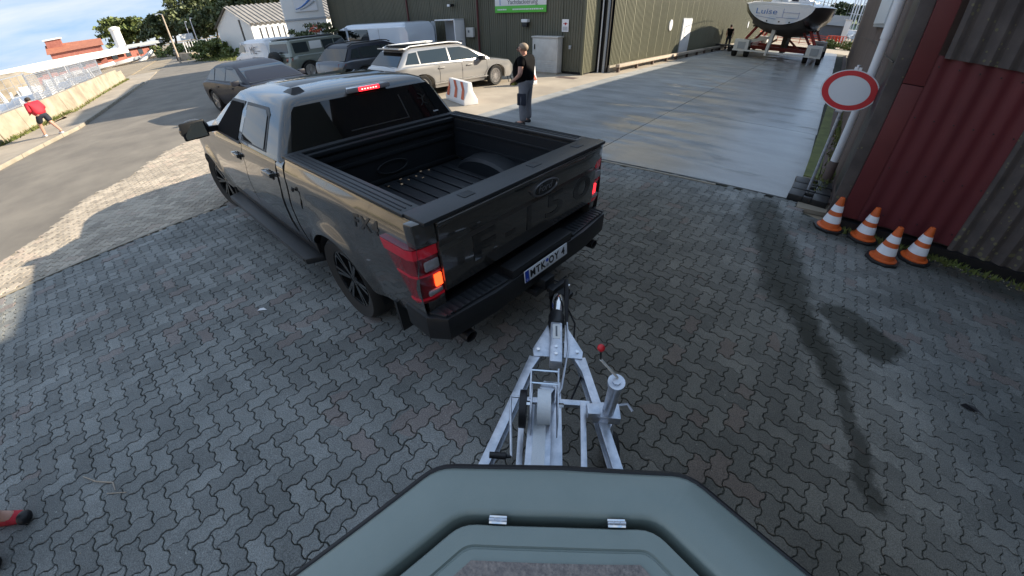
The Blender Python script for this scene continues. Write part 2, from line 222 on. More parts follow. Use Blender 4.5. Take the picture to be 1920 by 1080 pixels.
# ------------------------------------------------------------------ mesh helpers
class B:
    def __init__(s): s.v = []; s.f = []; s.M = Matrix.Identity(4); s.sc = None
    def add(s, vs, fs):
        o = len(s.v)
        for p in vs:
            p = s.M @ Vector(p)
            if s.sc: p = Vector((p.x * s.sc[0], p.y * s.sc[1], p.z * s.sc[2]))
            s.v.append(tuple(p))
        s.f += [tuple(i + o for i in q) for q in fs]; return s
    def box(s, x0, x1, y0, y1, z0, z1):
        return s.add([(x0, y0, z0), (x1, y0, z0), (x1, y1, z0), (x0, y1, z0), (x0, y0, z1), (x1, y0, z1), (x1, y1, z1), (x0, y1, z1)],
                     [(0, 3, 2, 1), (4, 5, 6, 7), (0, 1, 5, 4), (1, 2, 6, 5), (2, 3, 7, 6), (3, 0, 4, 7)])
    def beam(s, a, b, wd, ht, up=(0, 0, 1)):
        a, b = Vector(a), Vector(b); d = (b - a).normalized(); up = Vector(up); sd_ = d.cross(up)
        if sd_.length < 1e-4: sd_ = d.cross(Vector((1, 0, 0)))
        sd_.normalize(); up = sd_.cross(d); x = sd_ * wd / 2; z = up * ht / 2
        return s.add([a - x - z, a + x - z, a + x + z, a - x + z, b - x - z, b + x - z, b + x + z, b - x + z],
                     [(0, 1, 2, 3), (7, 6, 5, 4), (0, 4, 5, 1), (1, 5, 6, 2), (2, 6, 7, 3), (3, 7, 4, 0)])
    def prism(s, pts, z0, z1):
        n = len(pts); return s.add([(x, y, z0) for x, y in pts] + [(x, y, z1) for x, y in pts],
            [tuple(range(n - 1, -1, -1)), tuple(range(n, 2 * n))] + [(i, (i + 1) % n, n + (i + 1) % n, n + i) for i in range(n)])
    def poly(s, pts): return s.add(pts, [tuple(range(len(pts)))])
    def tube(s, path, rad, n=8, caps=True):
        path = [Vector(p) for p in path]; rs = rad if isinstance(rad, (list, tuple)) else [rad] * len(path); rings = []
        up = None
        for i, p in enumerate(path):
            d = (path[min(i + 1, len(path) - 1)] - path[max(i - 1, 0)]).normalized()
            if up is None: up = d.orthogonal().normalized()
            up = (up - d * up.dot(d)).normalized(); sd_ = d.cross(up)
            rings.append([p + (up * math.cos(2 * PI * k / n) + sd_ * math.sin(2 * PI * k / n)) * rs[i] for k in range(n)])
        return s.loft(rings, caps)
    def loft(s, rings, caps=True, closed=True):
        n = len(rings[0]); vs = [p for r_ in rings for p in r_]; fs = []
        for i in range(len(rings) - 1):
            for k in range(n if closed else n - 1): fs.append((i * n + k, i * n + (k + 1) % n, (i + 1) * n + (k + 1) % n, (i + 1) * n + k))
        if caps and closed: fs += [tuple(range(n - 1, -1, -1)), tuple(range((len(rings) - 1) * n, len(rings) * n))]
        return s.add(vs, fs)
    def lathe(s, prof, n=24, axis='z', c=(0, 0, 0), caps=True):
        """prof: (radius, height) list, closed shells as given"""
        rings = []
        for R_, h_ in prof:
            ring = []
            for k in range(n):
                a = 2 * PI * k / n; ca, sa = R_ * math.cos(a), R_ * math.sin(a)
                q = {'z': (ca, sa, h_), 'x': (h_, ca, sa), 'y': (sa, h_, ca)}[axis]; ring.append((q[0] + c[0], q[1] + c[1], q[2] + c[2]))
            rings.append(ring)
        return s.loft(rings, caps=caps)
    def ell(s, c, rad, nu=12, nv=8):
        rings = [[(c[0] + rad[0] * math.cos(2 * PI * k / nu) * math.sin(PI * (j + .02) / (nv + .04)), c[1] + rad[1] * math.sin(2 * PI * k / nu) * math.sin(PI * (j + .02) / (nv + .04)), c[2] + rad[2] * math.cos(PI * (j + .02) / (nv + .04))) for k in range(nu)] for j in range(nv + 1)]
        return s.loft(rings)
    def build(s, name, m, parent=None, bevel=0.0, sharp=32, seg=2):
        me = bpy.data.meshes.new(name); me.from_pydata(s.v, [], s.f)
        bm = bmesh.new(); bm.from_mesh(me); bmesh.ops.recalc_face_normals(bm, faces=bm.faces)
        th_ = math.radians(sharp)
        if bevel:
            ed = [e for e in bm.edges if len(e.link_faces) == 2 and e.calc_face_angle(0) > math.radians(40)]
            bmesh.ops.bevel(bm, geom=ed, offset=bevel, segments=seg, affect='EDGES', profile=0.6)
        for fc in bm.faces: fc.smooth = True
        for e in bm.edges:
            if len(e.link_faces) != 2 or e.calc_face_angle(0) > th_: e.smooth = False
        bm.to_mesh(me); bm.free(); me.materials.append(MT[m] if isinstance(m, str) else m)
        o = bpy.data.objects.new(name, me); C.objects.link(o); o.parent = parent; return o
def tag(o, label=None, cat=None, group=None, kind=None):
    for k_, v_ in (('label', label), ('category', cat), ('group', group), ('kind', kind)):
        if v_: o[k_] = v_
    return o
def thing(name, label, cat, loc=(0, 0, 0), rz=0, group=None):
    o = bpy.data.objects.new(name, None); o.empty_display_size = 0.2; C.objects.link(o); o.location = loc; o.rotation_euler = (0, 0, rz); return tag(o, label, cat, group)
def struct(o): o['kind'] = 'structure'; return o
def dup(root, loc=None, rz=None, label=None, group=None):
    r_ = root.copy(); C.objects.link(r_)
    if loc is not None: r_.location = loc
    if rz is not None: r_.rotation_euler = (0, 0, rz)
    if label: r_['label'] = label
    if group: r_['group'] = group
    for ch in list(root.children):
        c_ = ch.copy(); C.objects.link(c_); c_.parent = r_
        for g_ in ch.children: d_ = g_.copy(); C.objects.link(d_); d_.parent = c_
    return r_
def text(name, s, size, m, mtx, parent=None, extrude=0.002, sx=1.0, bold=0.0, align='CENTER'):
    cu = bpy.data.curves.new(name, 'FONT'); cu.body = s; cu.size = size; cu.extrude = extrude; cu.align_x = align; cu.align_y = 'CENTER'; cu.offset = bold; cu.resolution_u = 3
    t_ = bpy.data.objects.new(name + '_tmp', cu); C.objects.link(t_); dg = bpy.context.evaluated_depsgraph_get(); dg.update()
    me = bpy.data.meshes.new_from_object(t_.evaluated_get(dg)); bpy.data.objects.remove(t_)
    me.transform(Matrix.Diagonal((sx, 1, 1, 1))); me.transform(mtx); me.materials.clear(); me.materials.append(MT[m])
    o = bpy.data.objects.new(name, me); C.objects.link(o); o.parent = parent; return o
def frame(o, x, y):   # matrix whose local x,y,z axes are x, y, x*y at o
    x, y = Vector(x).normalized(), Vector(y).normalized(); z = x.cross(y); m_ = Matrix((x, y, z)).transposed().to_4x4(); m_.translation = Vector(o); return m_
def wheel(parent, x, y, z, rad, wd, rim='alloy', spokes=5, side=1, steer=0.0, name='wheel'):
    o = bpy.data.objects.new(name, None); C.objects.link(o); o.parent = parent; o.location = (x, y, z); o.rotation_euler = (0, 0, steer); o.empty_display_size = 0.1
    t_ = B(); h = wd / 2; ri = rad * 0.70
    t_.lathe([(ri, -h * .8), (rad * .93, -h), (rad * .985, -h * .8), (rad, -h * .4), (rad, h * .4), (rad * .985, h * .8), (rad * .93, h), (ri, h * .8), (ri * .98, 0), (ri, -h * .8)], 40, 'x', caps=False); t_.build('tyre', 'rubber', o, sharp=50)
    q = B(); s_ = side
    q.lathe([(ri, -h * .75), (ri, h * .75), (ri * .9, h * .75), (ri * .9, -h * .75), (ri, -h * .75)], 32, 'x', caps=False)
    q.lathe([(ri * .93, s_ * h * .02), (ri * .93, s_ * h * .06), (.02, s_ * h * .06)], 24, 'x')
    q.lathe([(rad * .16, s_ * h * .05), (rad * .16, s_ * h * .62), (rad * .1, s_ * h * .7)], 16, 'x')
    for k_ in range(spokes):
        a = 2 * PI * k_ / spokes
        for da in (-.13, .13):
            p0 = Vector((s_ * h * .55, math.cos(a + da * .3) * rad * .12, math.sin(a + da * .3) * rad * .12)); p1 = Vector((s_ * h * .66, math.cos(a + da) * ri * .95, math.sin(a + da) * ri * .95))
            q.beam(p0, p1, rad * .075, h * .3, up=(1, 0, 0))
    q.build('rim', rim, o); return o
def frange0(a, b, n): return [a + (b - a) * i / (n - 1) for i in range(n)]
# ================================================================== SETTING
def px_of(x, y, z=0.0):
    d_ = Vector((x, y, z - CAM_H)); X, Y, Z = d_.dot(r2), d_.dot(u2), d_.dot(f); q_ = math.hypot(X, Y); t_ = math.atan2(q_, Z); R_ = F * (t_ + K1 * t_**3 + K2 * t_**5)
    return 960 + R_ * X / q_, 540 - R_ * Y / q_
def sheet(name, pts, z, m, th=0.05, **k): return struct(B().prism(pts, z - th, z).build(name, m, **k))
def inside(x, y, pts):
    c_ = False
    for i in range(len(pts)):
        (x1, y1), (x2, y2) = pts[i], pts[i - 1]
        if (y1 > y) != (y2 > y) and x < (x2 - x1) * (y - y1) / (y2 - y1) + x1: c_ = not c_
    return c_
struct(B().box(-1500, 1500, -1500, 1500, -0.6, -0.06).build('ground', 'ground'))
ROAD = [(-8.4, -1.7), (-9.0, -1.0), (-10.3, -.3), (-10.8, .5), (-12.2, 1.5), (-13.2, 2.8), (-12.8, 6.0), (-14.5, 9.5), (-24, 11.3), (-32, 12.5), (-60, 18.5), (-125, 36), (-260, 70), (-262, 61), (-118, 27), (-37.5, 5.4), (-21.1, .34), (-17, -2.05), (-12.9, -4.4), (-9, -7.5), (-5, -12), (-2, -11), (-6.2, -4.6), (-7.4, -3.0)]
sheet('road', ROAD, -0.006, 'asphalt')
LW = (-7.5, 0.25)
sheet('forecourt', [(-13.2, 2.8), (-10.5, 4.2), (-7.0, 4.2), (-7.0, 6.36), (-7.5, 6.36), (-7.5, 62), (-9.5, 62), (-10, 22), (-60, 22), (-60, 18.5), (-32, 12.5), (-24, 11.3), (-14.5, 9.5), (-12.8, 6.0)], -0.002, 'concrete')
# pavement and kerb beyond the road
sheet('pavement', [(-12.6, -4.75), (-16.8, -2.35), (-21.0, .1), (-24.5, 1.3), (-25.5, .2), (-22.4, -2.4), (-16, -6.2)], 0.09, 'concrete', 0.15)
sheet('yard_entrance', [(-24.5, 1.3), (-37.4, 5.5), (-50, 8.6), (-52, 6.6), (-28.2, .0), (-25.5, .2)], 0.02, 'concrete', 0.08)
kp = [(-9.0, -7.2), (-12.85, -4.5), (-16.95, -2.15), (-21.1, .25), (-25.8, 1.75), (-37.5, 5.35)]
kerb = thing('kerb', 'pale stone kerb edging the far side of the sunlit road', 'kerb', (0, 0, 0))
acc = 0
for i in range(len(kp) - 1):
    a, b = Vector((*kp[i], 0)), Vector((*kp[i + 1], 0)); n_ = int((b - a).length / 1.0)
    for k in range(n_):
        p, q = a.lerp(b, k / n_), a.lerp(b, (k + .985) / n_)
        B().beam((p.x, p.y, .045), (q.x, q.y, .045), .16, .13).build('kerb_stone', 'kerb', kerb, bevel=.012)
# yard beyond the wall, grass verge
sheet('storage_yard', [(-22.6, -2.5), (-28.2, .0), (-46.3, 5.1), (-52, 6.6), (-110, 22), (-140, 10), (-60, -30), (-25, -14)], 0.0, 'ground', 0.08)
# -------- the concrete lane, cast in slabs
lane = struct(B().prism([(-7.5, 6.38), (0.25, 6.6), (.95, 20), (1.15, 62), (-7.5, 62)], -0.05, -0.012).build('lane', 'joint'))
rows = [6.6, 11.4, 16.2, 21.0, 25.8, 30.6, 35.4, 40.2, 46.0]
for j in range(len(rows) - 1):
    for i, (x0, x1) in enumerate(((-7.49, -3.3), (-3.285, 0.3 + .02 * j))):
        y0, y1 = rows[j] + .008, rows[j + 1] - .008
        lo0 = y0 if j else 6.40 + (x0 + 7.5) * .03; lo1 = y0 if j else 6.40 + (x1 + 7.5) * .03
        B().prism([(x0, lo0), (x1, lo1), (x1, y1), (x0, y1)], -0.04, 0.004).build('slab', 'lane', lane)
struct(B().box(-7.5, 6, 46, 62, -0.05, 0.0).build('far_ground', 'concrete'))
B().beam((-7.0, 6.37, 0.004), (-.9, 6.47, 0.004), .045, .02).build('edge_angle', 'kerb', lane)
struct(B().prism([(.27, 7.9), (.5, 7.9), (1.0, 26), (.62, 26)], -.04, .03).build('algae_strip', 'algae'))
struct(B().prism([(.51, 6.75), (.74, 6.75), (1.16, 44), (.96, 44)], -.04, .045).build('wall_footing', 'brownwall'))
struct(B().prism([(.3, 6.36), (.75, 6.42), (.74, 7.9), (.28, 7.9)], -.05, .01).build('pavement_corner', 'jointpale'))

# -------- interlocking zigzag pavers
def stone(a=0.1125, A=0.0105, gap=0.0032, vert=False, bev=0.0035, half=False):
    w_ = [(0, 0), (.12, 1), (.38, 1), (.62, -1), (.88, -1)]
    def edge(p, q):
        out = []
        for t_, s_ in w_:
            x = p[0] + (q[0] - p[0]) * t_; y = p[1] + (q[1] - p[1]) * t_
            if p[1] == q[1]:
                sg = s_ if q[0] > p[0] else -s_; y += sg * A / a
            else:
                sg = s_ if q[1] > p[1] else -s_; x -= sg * A / a
            out.append((x, y))
        return out
    cs = [(0, 0), (1, 0), (2, 0), (2, 1), (1, 1), (0, 1)] if not vert else [(0, 0), (1, 0), (1, 1), (1, 2), (0, 2), (0, 1)]
    if half: cs = [(0, 0), (1, 0), (1, 1), (0, 1)]
    P = []
    for i in range(len(cs)): P += edge(cs[i], cs[(i + 1) % len(cs)])
    P = [Vector((x * a, y * a)) for x, y in P]; n_ = len(P)
    cx_, cy_ = (a / 2, a / 2) if half else ((a, a / 2) if not vert else (a / 2, a))
    def off(d):
        o = []
        for i in range(n_):
            e1 = (P[i] - P[i - 1]).normalized(); e2 = (P[(i + 1) % n_] - P[i]).normalized(); nn = Vector((-(e1.y + e2.y), e1.x + e2.x)).normalized()
            o.append((P[i].x + nn.x * d - cx_, P[i].y + nn.y * d - cy_))
        return o
    o1, o2 = off(gap), off(gap + bev)
    vs = [(x, y, -.022) for x, y in o1] + [(x, y, -.0035) for x, y in o1] + [(x, y, 0) for x, y in o2]
    fs = [(i, (i + 1) % n_, n_ + (i + 1) % n_, n_ + i) for i in range(n_)] + [(n_ + i, n_ + (i + 1) % n_, 2 * n_ + (i + 1) % n_, 2 * n_ + i) for i in range(n_)] + [tuple(range(2 * n_, 3 * n_))]
    return vs, fs
def stone_mesh(nm, vs, fs, m):
    me = bpy.data.meshes.new(nm); me.from_pydata(vs, [], fs); me.materials.append(MT[m]); me.polygons.foreach_set('use_smooth', [False] * len(me.polygons)); return me
def pave(name, region, origin, rot, base_mat, m, nparts, hide, jit=1.0):
    base = struct(B().prism(region, -0.055, -0.012).build(name, base_mat))
    a = .1125; Hs, Vs, Qs = stone(), stone(vert=True), stone(half=True, gap=.0045); cr, sr = math.cos(rot), math.sin(rot)
    xs = [p[0] for p in region]; ys = [p[1] for p in region]; R_ = max(max(xs) - min(xs), max(ys) - min(ys)) * .75; N = int(R_ / a) + 4; cx_, cy_ = sum((min(xs), max(xs))) / 2, sum((min(ys), max(ys))) / 2
    items = []
    for i in range(-N, N):
        for j in range(-N, N):
            k_ = (j - i) % 4
            if k_ == 0: px_, py_, vt = i + 1, j + .5, False
            elif k_ == 1: px_, py_, vt = i + .5, j + 1, True
            else: continue
            x = cx_ + origin[0] + (px_ * cr - py_ * sr) * a; y = cy_ + origin[1] + (px_ * sr + py_ * cr) * a
            if not inside(x, y, region): continue
            if random.random() < .06:      # a cut stone: two halves side by side
                for sg in (-.5, .5):
                    ox, oy = (sg * a, 0) if not vt else (0, sg * a); items.append((x + ox * cr - oy * sr, y + ox * sr + oy * cr, 2))
            else: items.append((x, y, int(vt)))
    def score(it):
        X, Y = px_of(it[0], it[1])
        if not (-10 < X < 1930 and -10 < Y < 1090) or any(inside(it[0], it[1], h_) for h_ in hide): return 0
        d_ = math.sqrt(it[0]**2 + it[1]**2 + CAM_H**2); return 1 / d_**3
    items.sort(key=score, reverse=True)
    ms = [stone_mesh('paver_mesh', *q_, m) for q_ in (Hs, Vs, Qs)]
    for x, y, vt in items[:nparts]:
        o = bpy.data.objects.new('paver', ms[vt]); C.objects.link(o); o.parent = base; o.location = (x, y, random.uniform(-.003, .0015)); o.rotation_euler = (random.gauss(0, .006), random.gauss(0, .006), rot + random.gauss(0, .012))
    V_, F_ = [], []
    arr = [(np.array(q_[0]), q_[1]) for q_ in (Hs, Vs, Qs)]
    for x, y, vt in items[nparts:]:
        A_ = arr[vt][0]; t_ = rot + random.gauss(0, .014); c_, s_ = math.cos(t_), math.sin(t_); o = len(V_)
        z = A_[:, 2] + random.uniform(-.003, .0015) * jit + A_[:, 0] * random.gauss(0, .01) * jit + A_[:, 1] * random.gauss(0, .01) * jit
        V_ += list(zip(x + A_[:, 0] * c_ - A_[:, 1] * s_, y + A_[:, 0] * s_ + A_[:, 1] * c_, z)); F_ += [tuple(q_ + o for q_ in fc) for fc in arr[vt][1]]
    me = stone_mesh('pavers', V_, F_, m); o = bpy.data.objects.new('pavers', me); C.objects.link(o); o.parent = base; o['kind'] = 'stuff'
    return base
YARD = [(-6.95, -8), (6, -8), (6, 6.05), (.8, 6.05), (.3, 6.30), (.25, 6.56), (-7.0, 6.33), (-6.95, 1.4)]
pave('paved_yard', YARD, (0, 0), 0.0, 'joint', 'paver', 300, [[(-1.9, -3), (-1.0, .5), (.1, 1.2), (2, -.5), (2, -3)], [(-8, 1.3), (-1.2, 1.3), (-1.2, 3.2), (-8, 3.2)]])
BAND = [(-6.97, -2.6), (-7.4, -3.0), (-8.4, -1.7), (-9.0, -1.0), (-10.3, -.3), (-10.8, .5), (-12.2, 1.5), (-13.2, 2.8), (-10.5, 4.2), (-7.0, 4.2), (-7.0, 1.0)]
pave('pale_paved_band', BAND, (0, 0), 0.75, 'jointpale', 'band', 0, [], .05)
B().beam((-6.96, -2.6, .0), (-6.98, 1.2, .0), .05, .012).build('edge_strip', 'kerb', None)['kind'] = 'structure'

# -------- corrugated sheet helper: wave runs along `ax`, rising in z
def corrug(w_, h_, period, amp, kind='sin', n=8):
    pts = []; k_ = int(w_ / period * n) + 1
    if kind == 'sin':
        for i in range(k_ + 1):
            x = min(w_, i * period / n); pts.append((x, amp * math.sin(2 * PI * x / period)))
    else:
        x = 0
        while x < w_:
            for dx, y in ((0, 0), (.45, 0), (.55, amp), (.9, amp)): 
                if x + dx * period <= w_: pts.append((x + dx * period, y))
            x += period
        pts.append((w_, 0))
    b_ = B(); b_.add([(x, y, 0) for x, y in pts] + [(x, y, h_) for x, y in pts], [(i, i + 1, len(pts) + i + 1, len(pts) + i) for i in range(len(pts) - 1)])
    return b_
def cplace(b_, o, d):   # place a sheet built in local xz so that x runs along d, y outward to the right-hand side of d
    d = Vector((d[0], d[1], 0)).normalized(); M_ = Matrix((d, Vector((d.y, -d.x, 0)), Vector((0, 0, 1)))).transposed().to_4x4(); M_.translation = Vector(o)
    b_.v = [tuple(M_ @ Vector(v)) for v in b_.v]; return b_

# -------- the oxblood shed on the right
shed = thing('corrugated_shed', 'oxblood red corrugated shed with mossy grey sheets beside the orange cones', 'shed', (.7, 6.1, 0))
def sh(b_, nm, m, **k): b_.v = [(v[0] - .7, v[1] - 6.1, v[2]) for v in b_.v]; return b_.build(nm, m, shed, **k)
RP = [(6.14, 4.65), (8.2, 5.75), (9.1, 5.95), (11.2, 6.95), (12.6, 7.2), (13.0, 6.9), (16, 5.75), (44, 5.75)]
WU = lambda v: .72 + (v - 6.14) * .0145
q = B(); n_ = len(RP); q.add([(WU(v), v, -.1) for v, z in RP] + [(WU(v), v, z) for v, z in RP] + [(14, v, -.1) for v, z in RP] + [(14, v, z) for v, z in RP],
    [(i, i + 1, n_ + i + 1, n_ + i) for i in range(n_ - 1)] + [(2 * n_ + i, 3 * n_ + i, 3 * n_ + i + 1, 2 * n_ + i + 1) for i in range(n_ - 1)] + [(0, n_, 3 * n_, 2 * n_), (n_ - 1, 3 * n_ - 1, 4 * n_ - 1, 2 * n_ - 1)]); sh(q, 'wall', 'brownwall')
q = B(); q.loft([[(WU(v) - .02, v - (.02 if i == 0 else 0), z + .02) for i, (v, z) in enumerate(RP)], [(14.2, v - (.02 if i == 0 else 0), z + .02) for i, (v, z) in enumerate(RP)]], caps=False, closed=False); sh(q, 'roof', 'moss')
gz = B(); gz.add([(.74, 6.15, 4.6), (13.9, 6.15, 4.6), (5.6, 6.15, 8.2), (1.0, 30, 4.6), (13.9, 30, 4.6), (5.6, 30, 8.2)], [(0, 1, 2), (3, 5, 4), (0, 2, 5, 3), (1, 4, 5, 2)]); sh(gz, 'gable', 'moss')
# mossy margin, trim boards, sheets
sh(B().box(.655, .80, 6.06, 6.14, 0, 4.62), 'corner_strip', 'moss', bevel=.006)
sh(B().box(.685, .72, 6.2, 7.0, .3, 4.6), 'dark_gap_strip', 'ink', bevel=.003)  # black strip painting in the dark gap between corner and pipe
for z0, z1, t_ in ((.17, 1.82, 0), (1.826, 3.4, 1), (3.406, 4.6, 1)): sh(B().box(.80, 1.01, 6.02 - .006 * t_, 6.06, z0, z1), 'trim_board', 'redtrim', bevel=.008)
x0 = 1.012
for k_ in range(1):
    sh(cplace(corrug(1.05, 1.98,   .20, .011), (x0, 6.035, .17), (1, 0)), 'corrugated_sheet', 'redcorr')['label'] = 'oxblood red corrugated sheet'
sq = B()
for zz in (.32, .9, 1.5, 2.04):
    for xx in frange0(1.06, 2.02, 6): sq.lathe([(.009, -.004), (.009, .0), (.004, .005)], 8, 'y', (xx, 6.018, zz))
scr = sh(sq, 'screws', 'ink'); scr['kind'] = 'stuff'
for k_ in range(13):
    o_ = cplace(corrug(1.05, 2.45, .177, .026), (1.07 + k_ * 1.03, 6.005 - .004 * (k_ % 2), 2.13), (1, 0)); sh(o_, 'corrugated_sheet', 'moss')['label'] = 'mossy grey corrugated sheet'
for k_ in range(12):
    o_ = cplace(corrug(1.05, 2.05, .177, .026), (2.065 + k_ * 1.03, 6.03 - .004 * (k_ % 2), .12), (1, 0)); sh(o_, 'corrugated_sheet', 'moss')['label'] = 'mossy grey corrugated sheet'
sh(B().box(.8, 14, 5.97, 6.1, -.05, .13), 'plinth', 'ink')
# gable sheets over the rest of the front
wd = sh(B().box(.74, .84, 10.8, 14.4, 2.35, 3.7), 'window', 'greymetal', bevel=.01)
pane = B().box(.725, .74, 10.88, 14.32, 2.42, 3.63); pane.v = [(v[0] - .7, v[1] - 6.1, v[2]) for v in pane.v]; pane.build('pane', MT['sign_white'], wd)
for (za, zb) in ((1.35, 1.345),):
    sh(B().tube([(.66, 6.3, 2.0), (.70, 8, 1.99), (.78, 13, 2.05), (.8, 20, 2.0)], .008, 5), 'cable', 'ink')
# drainpipe standing at the side wall
dp = thing('drainpipe', 'white plastic drainpipe running down the side of the oxblood shed', 'drainpipe', (.61, 7.76, 0))
B().lathe([(.060, .38), (.060, 1.45), (.070, 1.45), (.070, 1.55), (.062, 1.55), (.064, 2.2), (.074, 2.2), (.074, 2.3), (.074, 2.3), (.076, 5.5)], 20).build('pipe', 'white', dp)
B().lathe([(.072, 0), (.072, .38), (.062, .40)], 16).build('cast_iron_foot', 'brownwall', dp)
for z_ in (1.64, 2.9): B().lathe([(.062, z_), (.066, z_ + .01), (.066, z_ + .03), (.062, z_ + .04)], 16).build('clip', 'zinc', dp); 
beige = thing('unseen_beige_building', 'unseen long beige building added behind the yard for tan reflections', 'building', (-26, -26, 0))  # unseen building, added to give the truck side tan reflections
B().box(0, 46, -9, 0, -.1, 6.5).build('wall', 'wood', beige); B().box(-.4, 46.4, -9.4, .4, 6.5, 6.9).build('roof', 'greymetal', beige)
for k_ in range(14): B().box(1.2 + k_ * 3.2, 2.9 + k_ * 3.2, 0, .06, 1.2, 2.8).build('window', 'glassb', beige, bevel=.01)

# unseen dark hall, added right of the yard to darken reflections and block sky
tall = thing('unseen_dark_hall', 'unseen dark hall added right of the paved yard to darken reflections', 'hall', (6.2, -8, 0))
B().box(0, 8, 0, 13.9, -.1, 11).build('wall', 'clad_shade', tall)
for k_ in range(6): B().box(-.05, 0, 1 + k_ * 2.1, 2.4 + k_ * 2.1, 3.2, 4.2).build('window', 'glassb', tall, bevel=.01)
B().box(-.2, 8.2, -.2, 13.9, 11, 11.3).build('roof', 'ink', tall)

# -------- the olive boat hall
hall = thing('boat_hall', 'long olive green metal clad boat hall along the left of the concrete lane', 'hall', (-8.73, 16.1, 0))
def hl(b_, nm, m, par=None, **k): b_.v = [(v[0] + 8.73, v[1] - 16.1, v[2]) for v in b_.v]; return b_.build(nm, m, par or hall, **k)
HH = 9.9
HP = [(-28.6, 6.8), (-27.9, 6.9), (-18.8, 8.1), (-15.1, 9.2), (-8.8, 9.8)]
def hz(u_): return interp0(u_, HP)
def interp0(x, tab):
    if x <= tab[0][0]: return tab[0][1]
    for (a, va), (b, vb) in zip(tab, tab[1:]):
        if x <= b: return va + (vb - va) * (x - a) / (b - a)
    return tab[-1][1]
q = B(); q.loft([[(u_, 16.16, -.1) for u_, z_ in HP] + [(u_, 16.16, z_) for u_, z_ in reversed(HP)], [(u_, 62, -.1) for u_, z_ in HP] + [(u_, 62, z_) for u_, z_ in reversed(HP)]]); hl(q, 'core_wall', 'ink')
hl(B().prism([(-8.85, 17.4), (-8.3, 17.4), (-7.35, 62), (-8.85, 62)], -.1, 9.8), 'core_wall', 'ink')
q = B(); q.loft([[(u_, 16.0, z_ + .03) for u_, z_ in HP] + [(-8.4, 16.0, 9.85), (-8.2, 17.2, 9.85)], [(u_, 62.2, z_ + .03) for u_, z_ in HP] + [(-7.6, 62.2, 9.85), (-7.1, 62.3, 9.85)]], caps=False, closed=False); hl(q, 'roof', 'greymetal')
# cladding sheets about a metre wide, ribs as geometry
for k_ in range(19):
    hl(cplace(corrug(1.02, hz(-28.5 + k_ * 1.035) - .12, .128, .022, 'trap'), (-28.5 + k_ * 1.035, 16.13, .1), (1, 0)), 'cladding_sheet', 'clad_shade')
hl(cplace(corrug(1.1, HH - .1, .128, .022, 'trap'), (-8.77, 16.14, .06), (0, 1)), 'cladding_sheet', 'clad')
hl(B().box(-8.84, -8.74, 16.04, 16.14, 0, HH), 'corner_post', 'clad', bevel=.008)
d0 = Vector((-7.45 + 8.22, 44 - 16.6)); L_ = 45; dn = d0.normalized()
for k_ in range(43):
    p_ = Vector((-8.22, 17.55)) + dn * k_ * 1.04
    hl(cplace(corrug(1.03, HH - .3, .14, .024, 'trap'), (p_.x, p_.y, .28), dn), 'cladding_sheet', 'clad')
def onwall(s_, out=0.0): p_ = Vector((-8.22, 17.55)) + dn * s_; return (p_.x + dn.y * out, p_.y - dn.x * out)
def wallbox(s0, s1, z0, z1, o0, o1):
    a_, b_, c_, d_ = onwall(s0, o0), onwall(s1, o0), onwall(s1, o1), onwall(s0, o1); return B().prism([a_, b_, c_, d_], z0, z1)
hl(wallbox(0, 44, .0, .28, -.05, .03), 'plinth', 'kerb')
dr = hl(wallbox(8.9, 10.45, .22, 2.05, .03, .08), 'door', 'white', bevel=.012); hl(wallbox(8.84, 10.51, .2, 2.12, .0, .045), 'door_frame', 'greymetal'); hl(B().box(-7.95, -7.85, 27.0, 27.12, 1.08, 1.13), 'handle', 'ink', dr)
for s_, z_ in ((6.85, 1.77), (27.3, 1.70)):
    c_ = onwall(s_, .05); q = B(); q.lathe([(.27, -.02), (.27, .02)], 24, 'x', (c_[0], c_[1], z_)); o_ = hl(q, 'round_sign', 'white')
    q = B(); q.lathe([(.20, .0), (.20, .03)], 20, 'x', (c_[0], c_[1], z_)); hl(q, 'disc', 'sign_white', o_)
# front of the hall: downpipes, lamps, banner, poster
for x_ in (-14.63, -19.9): hl(B().tube([(x_, 15.98, 0), (x_, 15.98, hz(x_))], .05, 10), 'downpipe', 'maroon')
hl(B().tube([(-8.42, 17.38, .0), (-8.42, 17.38, HH)], .06, 12), 'downpipe', 'greymetal')['label'] = 'pale grey downpipe at the lane corner'
hl(B().tube([(-8.62, 17.25, .0), (-8.62, 17.25, HH)], .03, 8), 'downpipe', 'white')
def facade_thing(name, label, cat, x, z, **k): return thing(name, label, cat, (x, 16.08, z), **k)
bn = facade_thing('banner', 'white banner with grey lettering over a green strip on the hall front', 'banner', -12.1, 2.35)
B().box(-1.46, 1.40, -.04, -.01, 0.27, 1.25).build('panel', 'white', bn, bevel=.004)
B().box(-1.46, 1.40, -.045, -.01, 0.0, 0.268).build('green_strip', 'green', bn, bevel=.004)
FX = lambda x, z, y=-.047: frame((x, y, z), (1, 0, 0), (0, 0, 1))
text('lettering', 'Yachtlackierung', .25, 'txt', FX(.12, .40), bn, sx=1.05)
B().box(-1.16, -1.13, -.05, -.04, .3, .75).build('logo_stroke', 'blue', bn)
q = B(); x_ = -1.3
while x_ < 1.25:
    w_ = random.uniform(.04, .10)
    if not -.75 < x_ < -.5: q.box(x_, x_ + w_, -.05, -.045, .10, .15)
    x_ += w_ + .03
q.build('small_print', 'white', bn)['kind'] = 'stuff'
lp = facade_thing('wall_lamp', 'small white wall floodlight with a black sensor above the grey cabinet', 'lamp', -11.75, 1.85)
B().box(-.16, .16, -.22, 0, .12, .24).build('housing', 'white', lp, bevel=.01); B().box(-.13, .13, -.2, -.04, -.06, .12).build('sensor', 'black', lp, bevel=.01)
ps = facade_thing('notice', 'narrow white notice with a red mark on the hall front near the corner', 'notice', -9.72, 1.62)
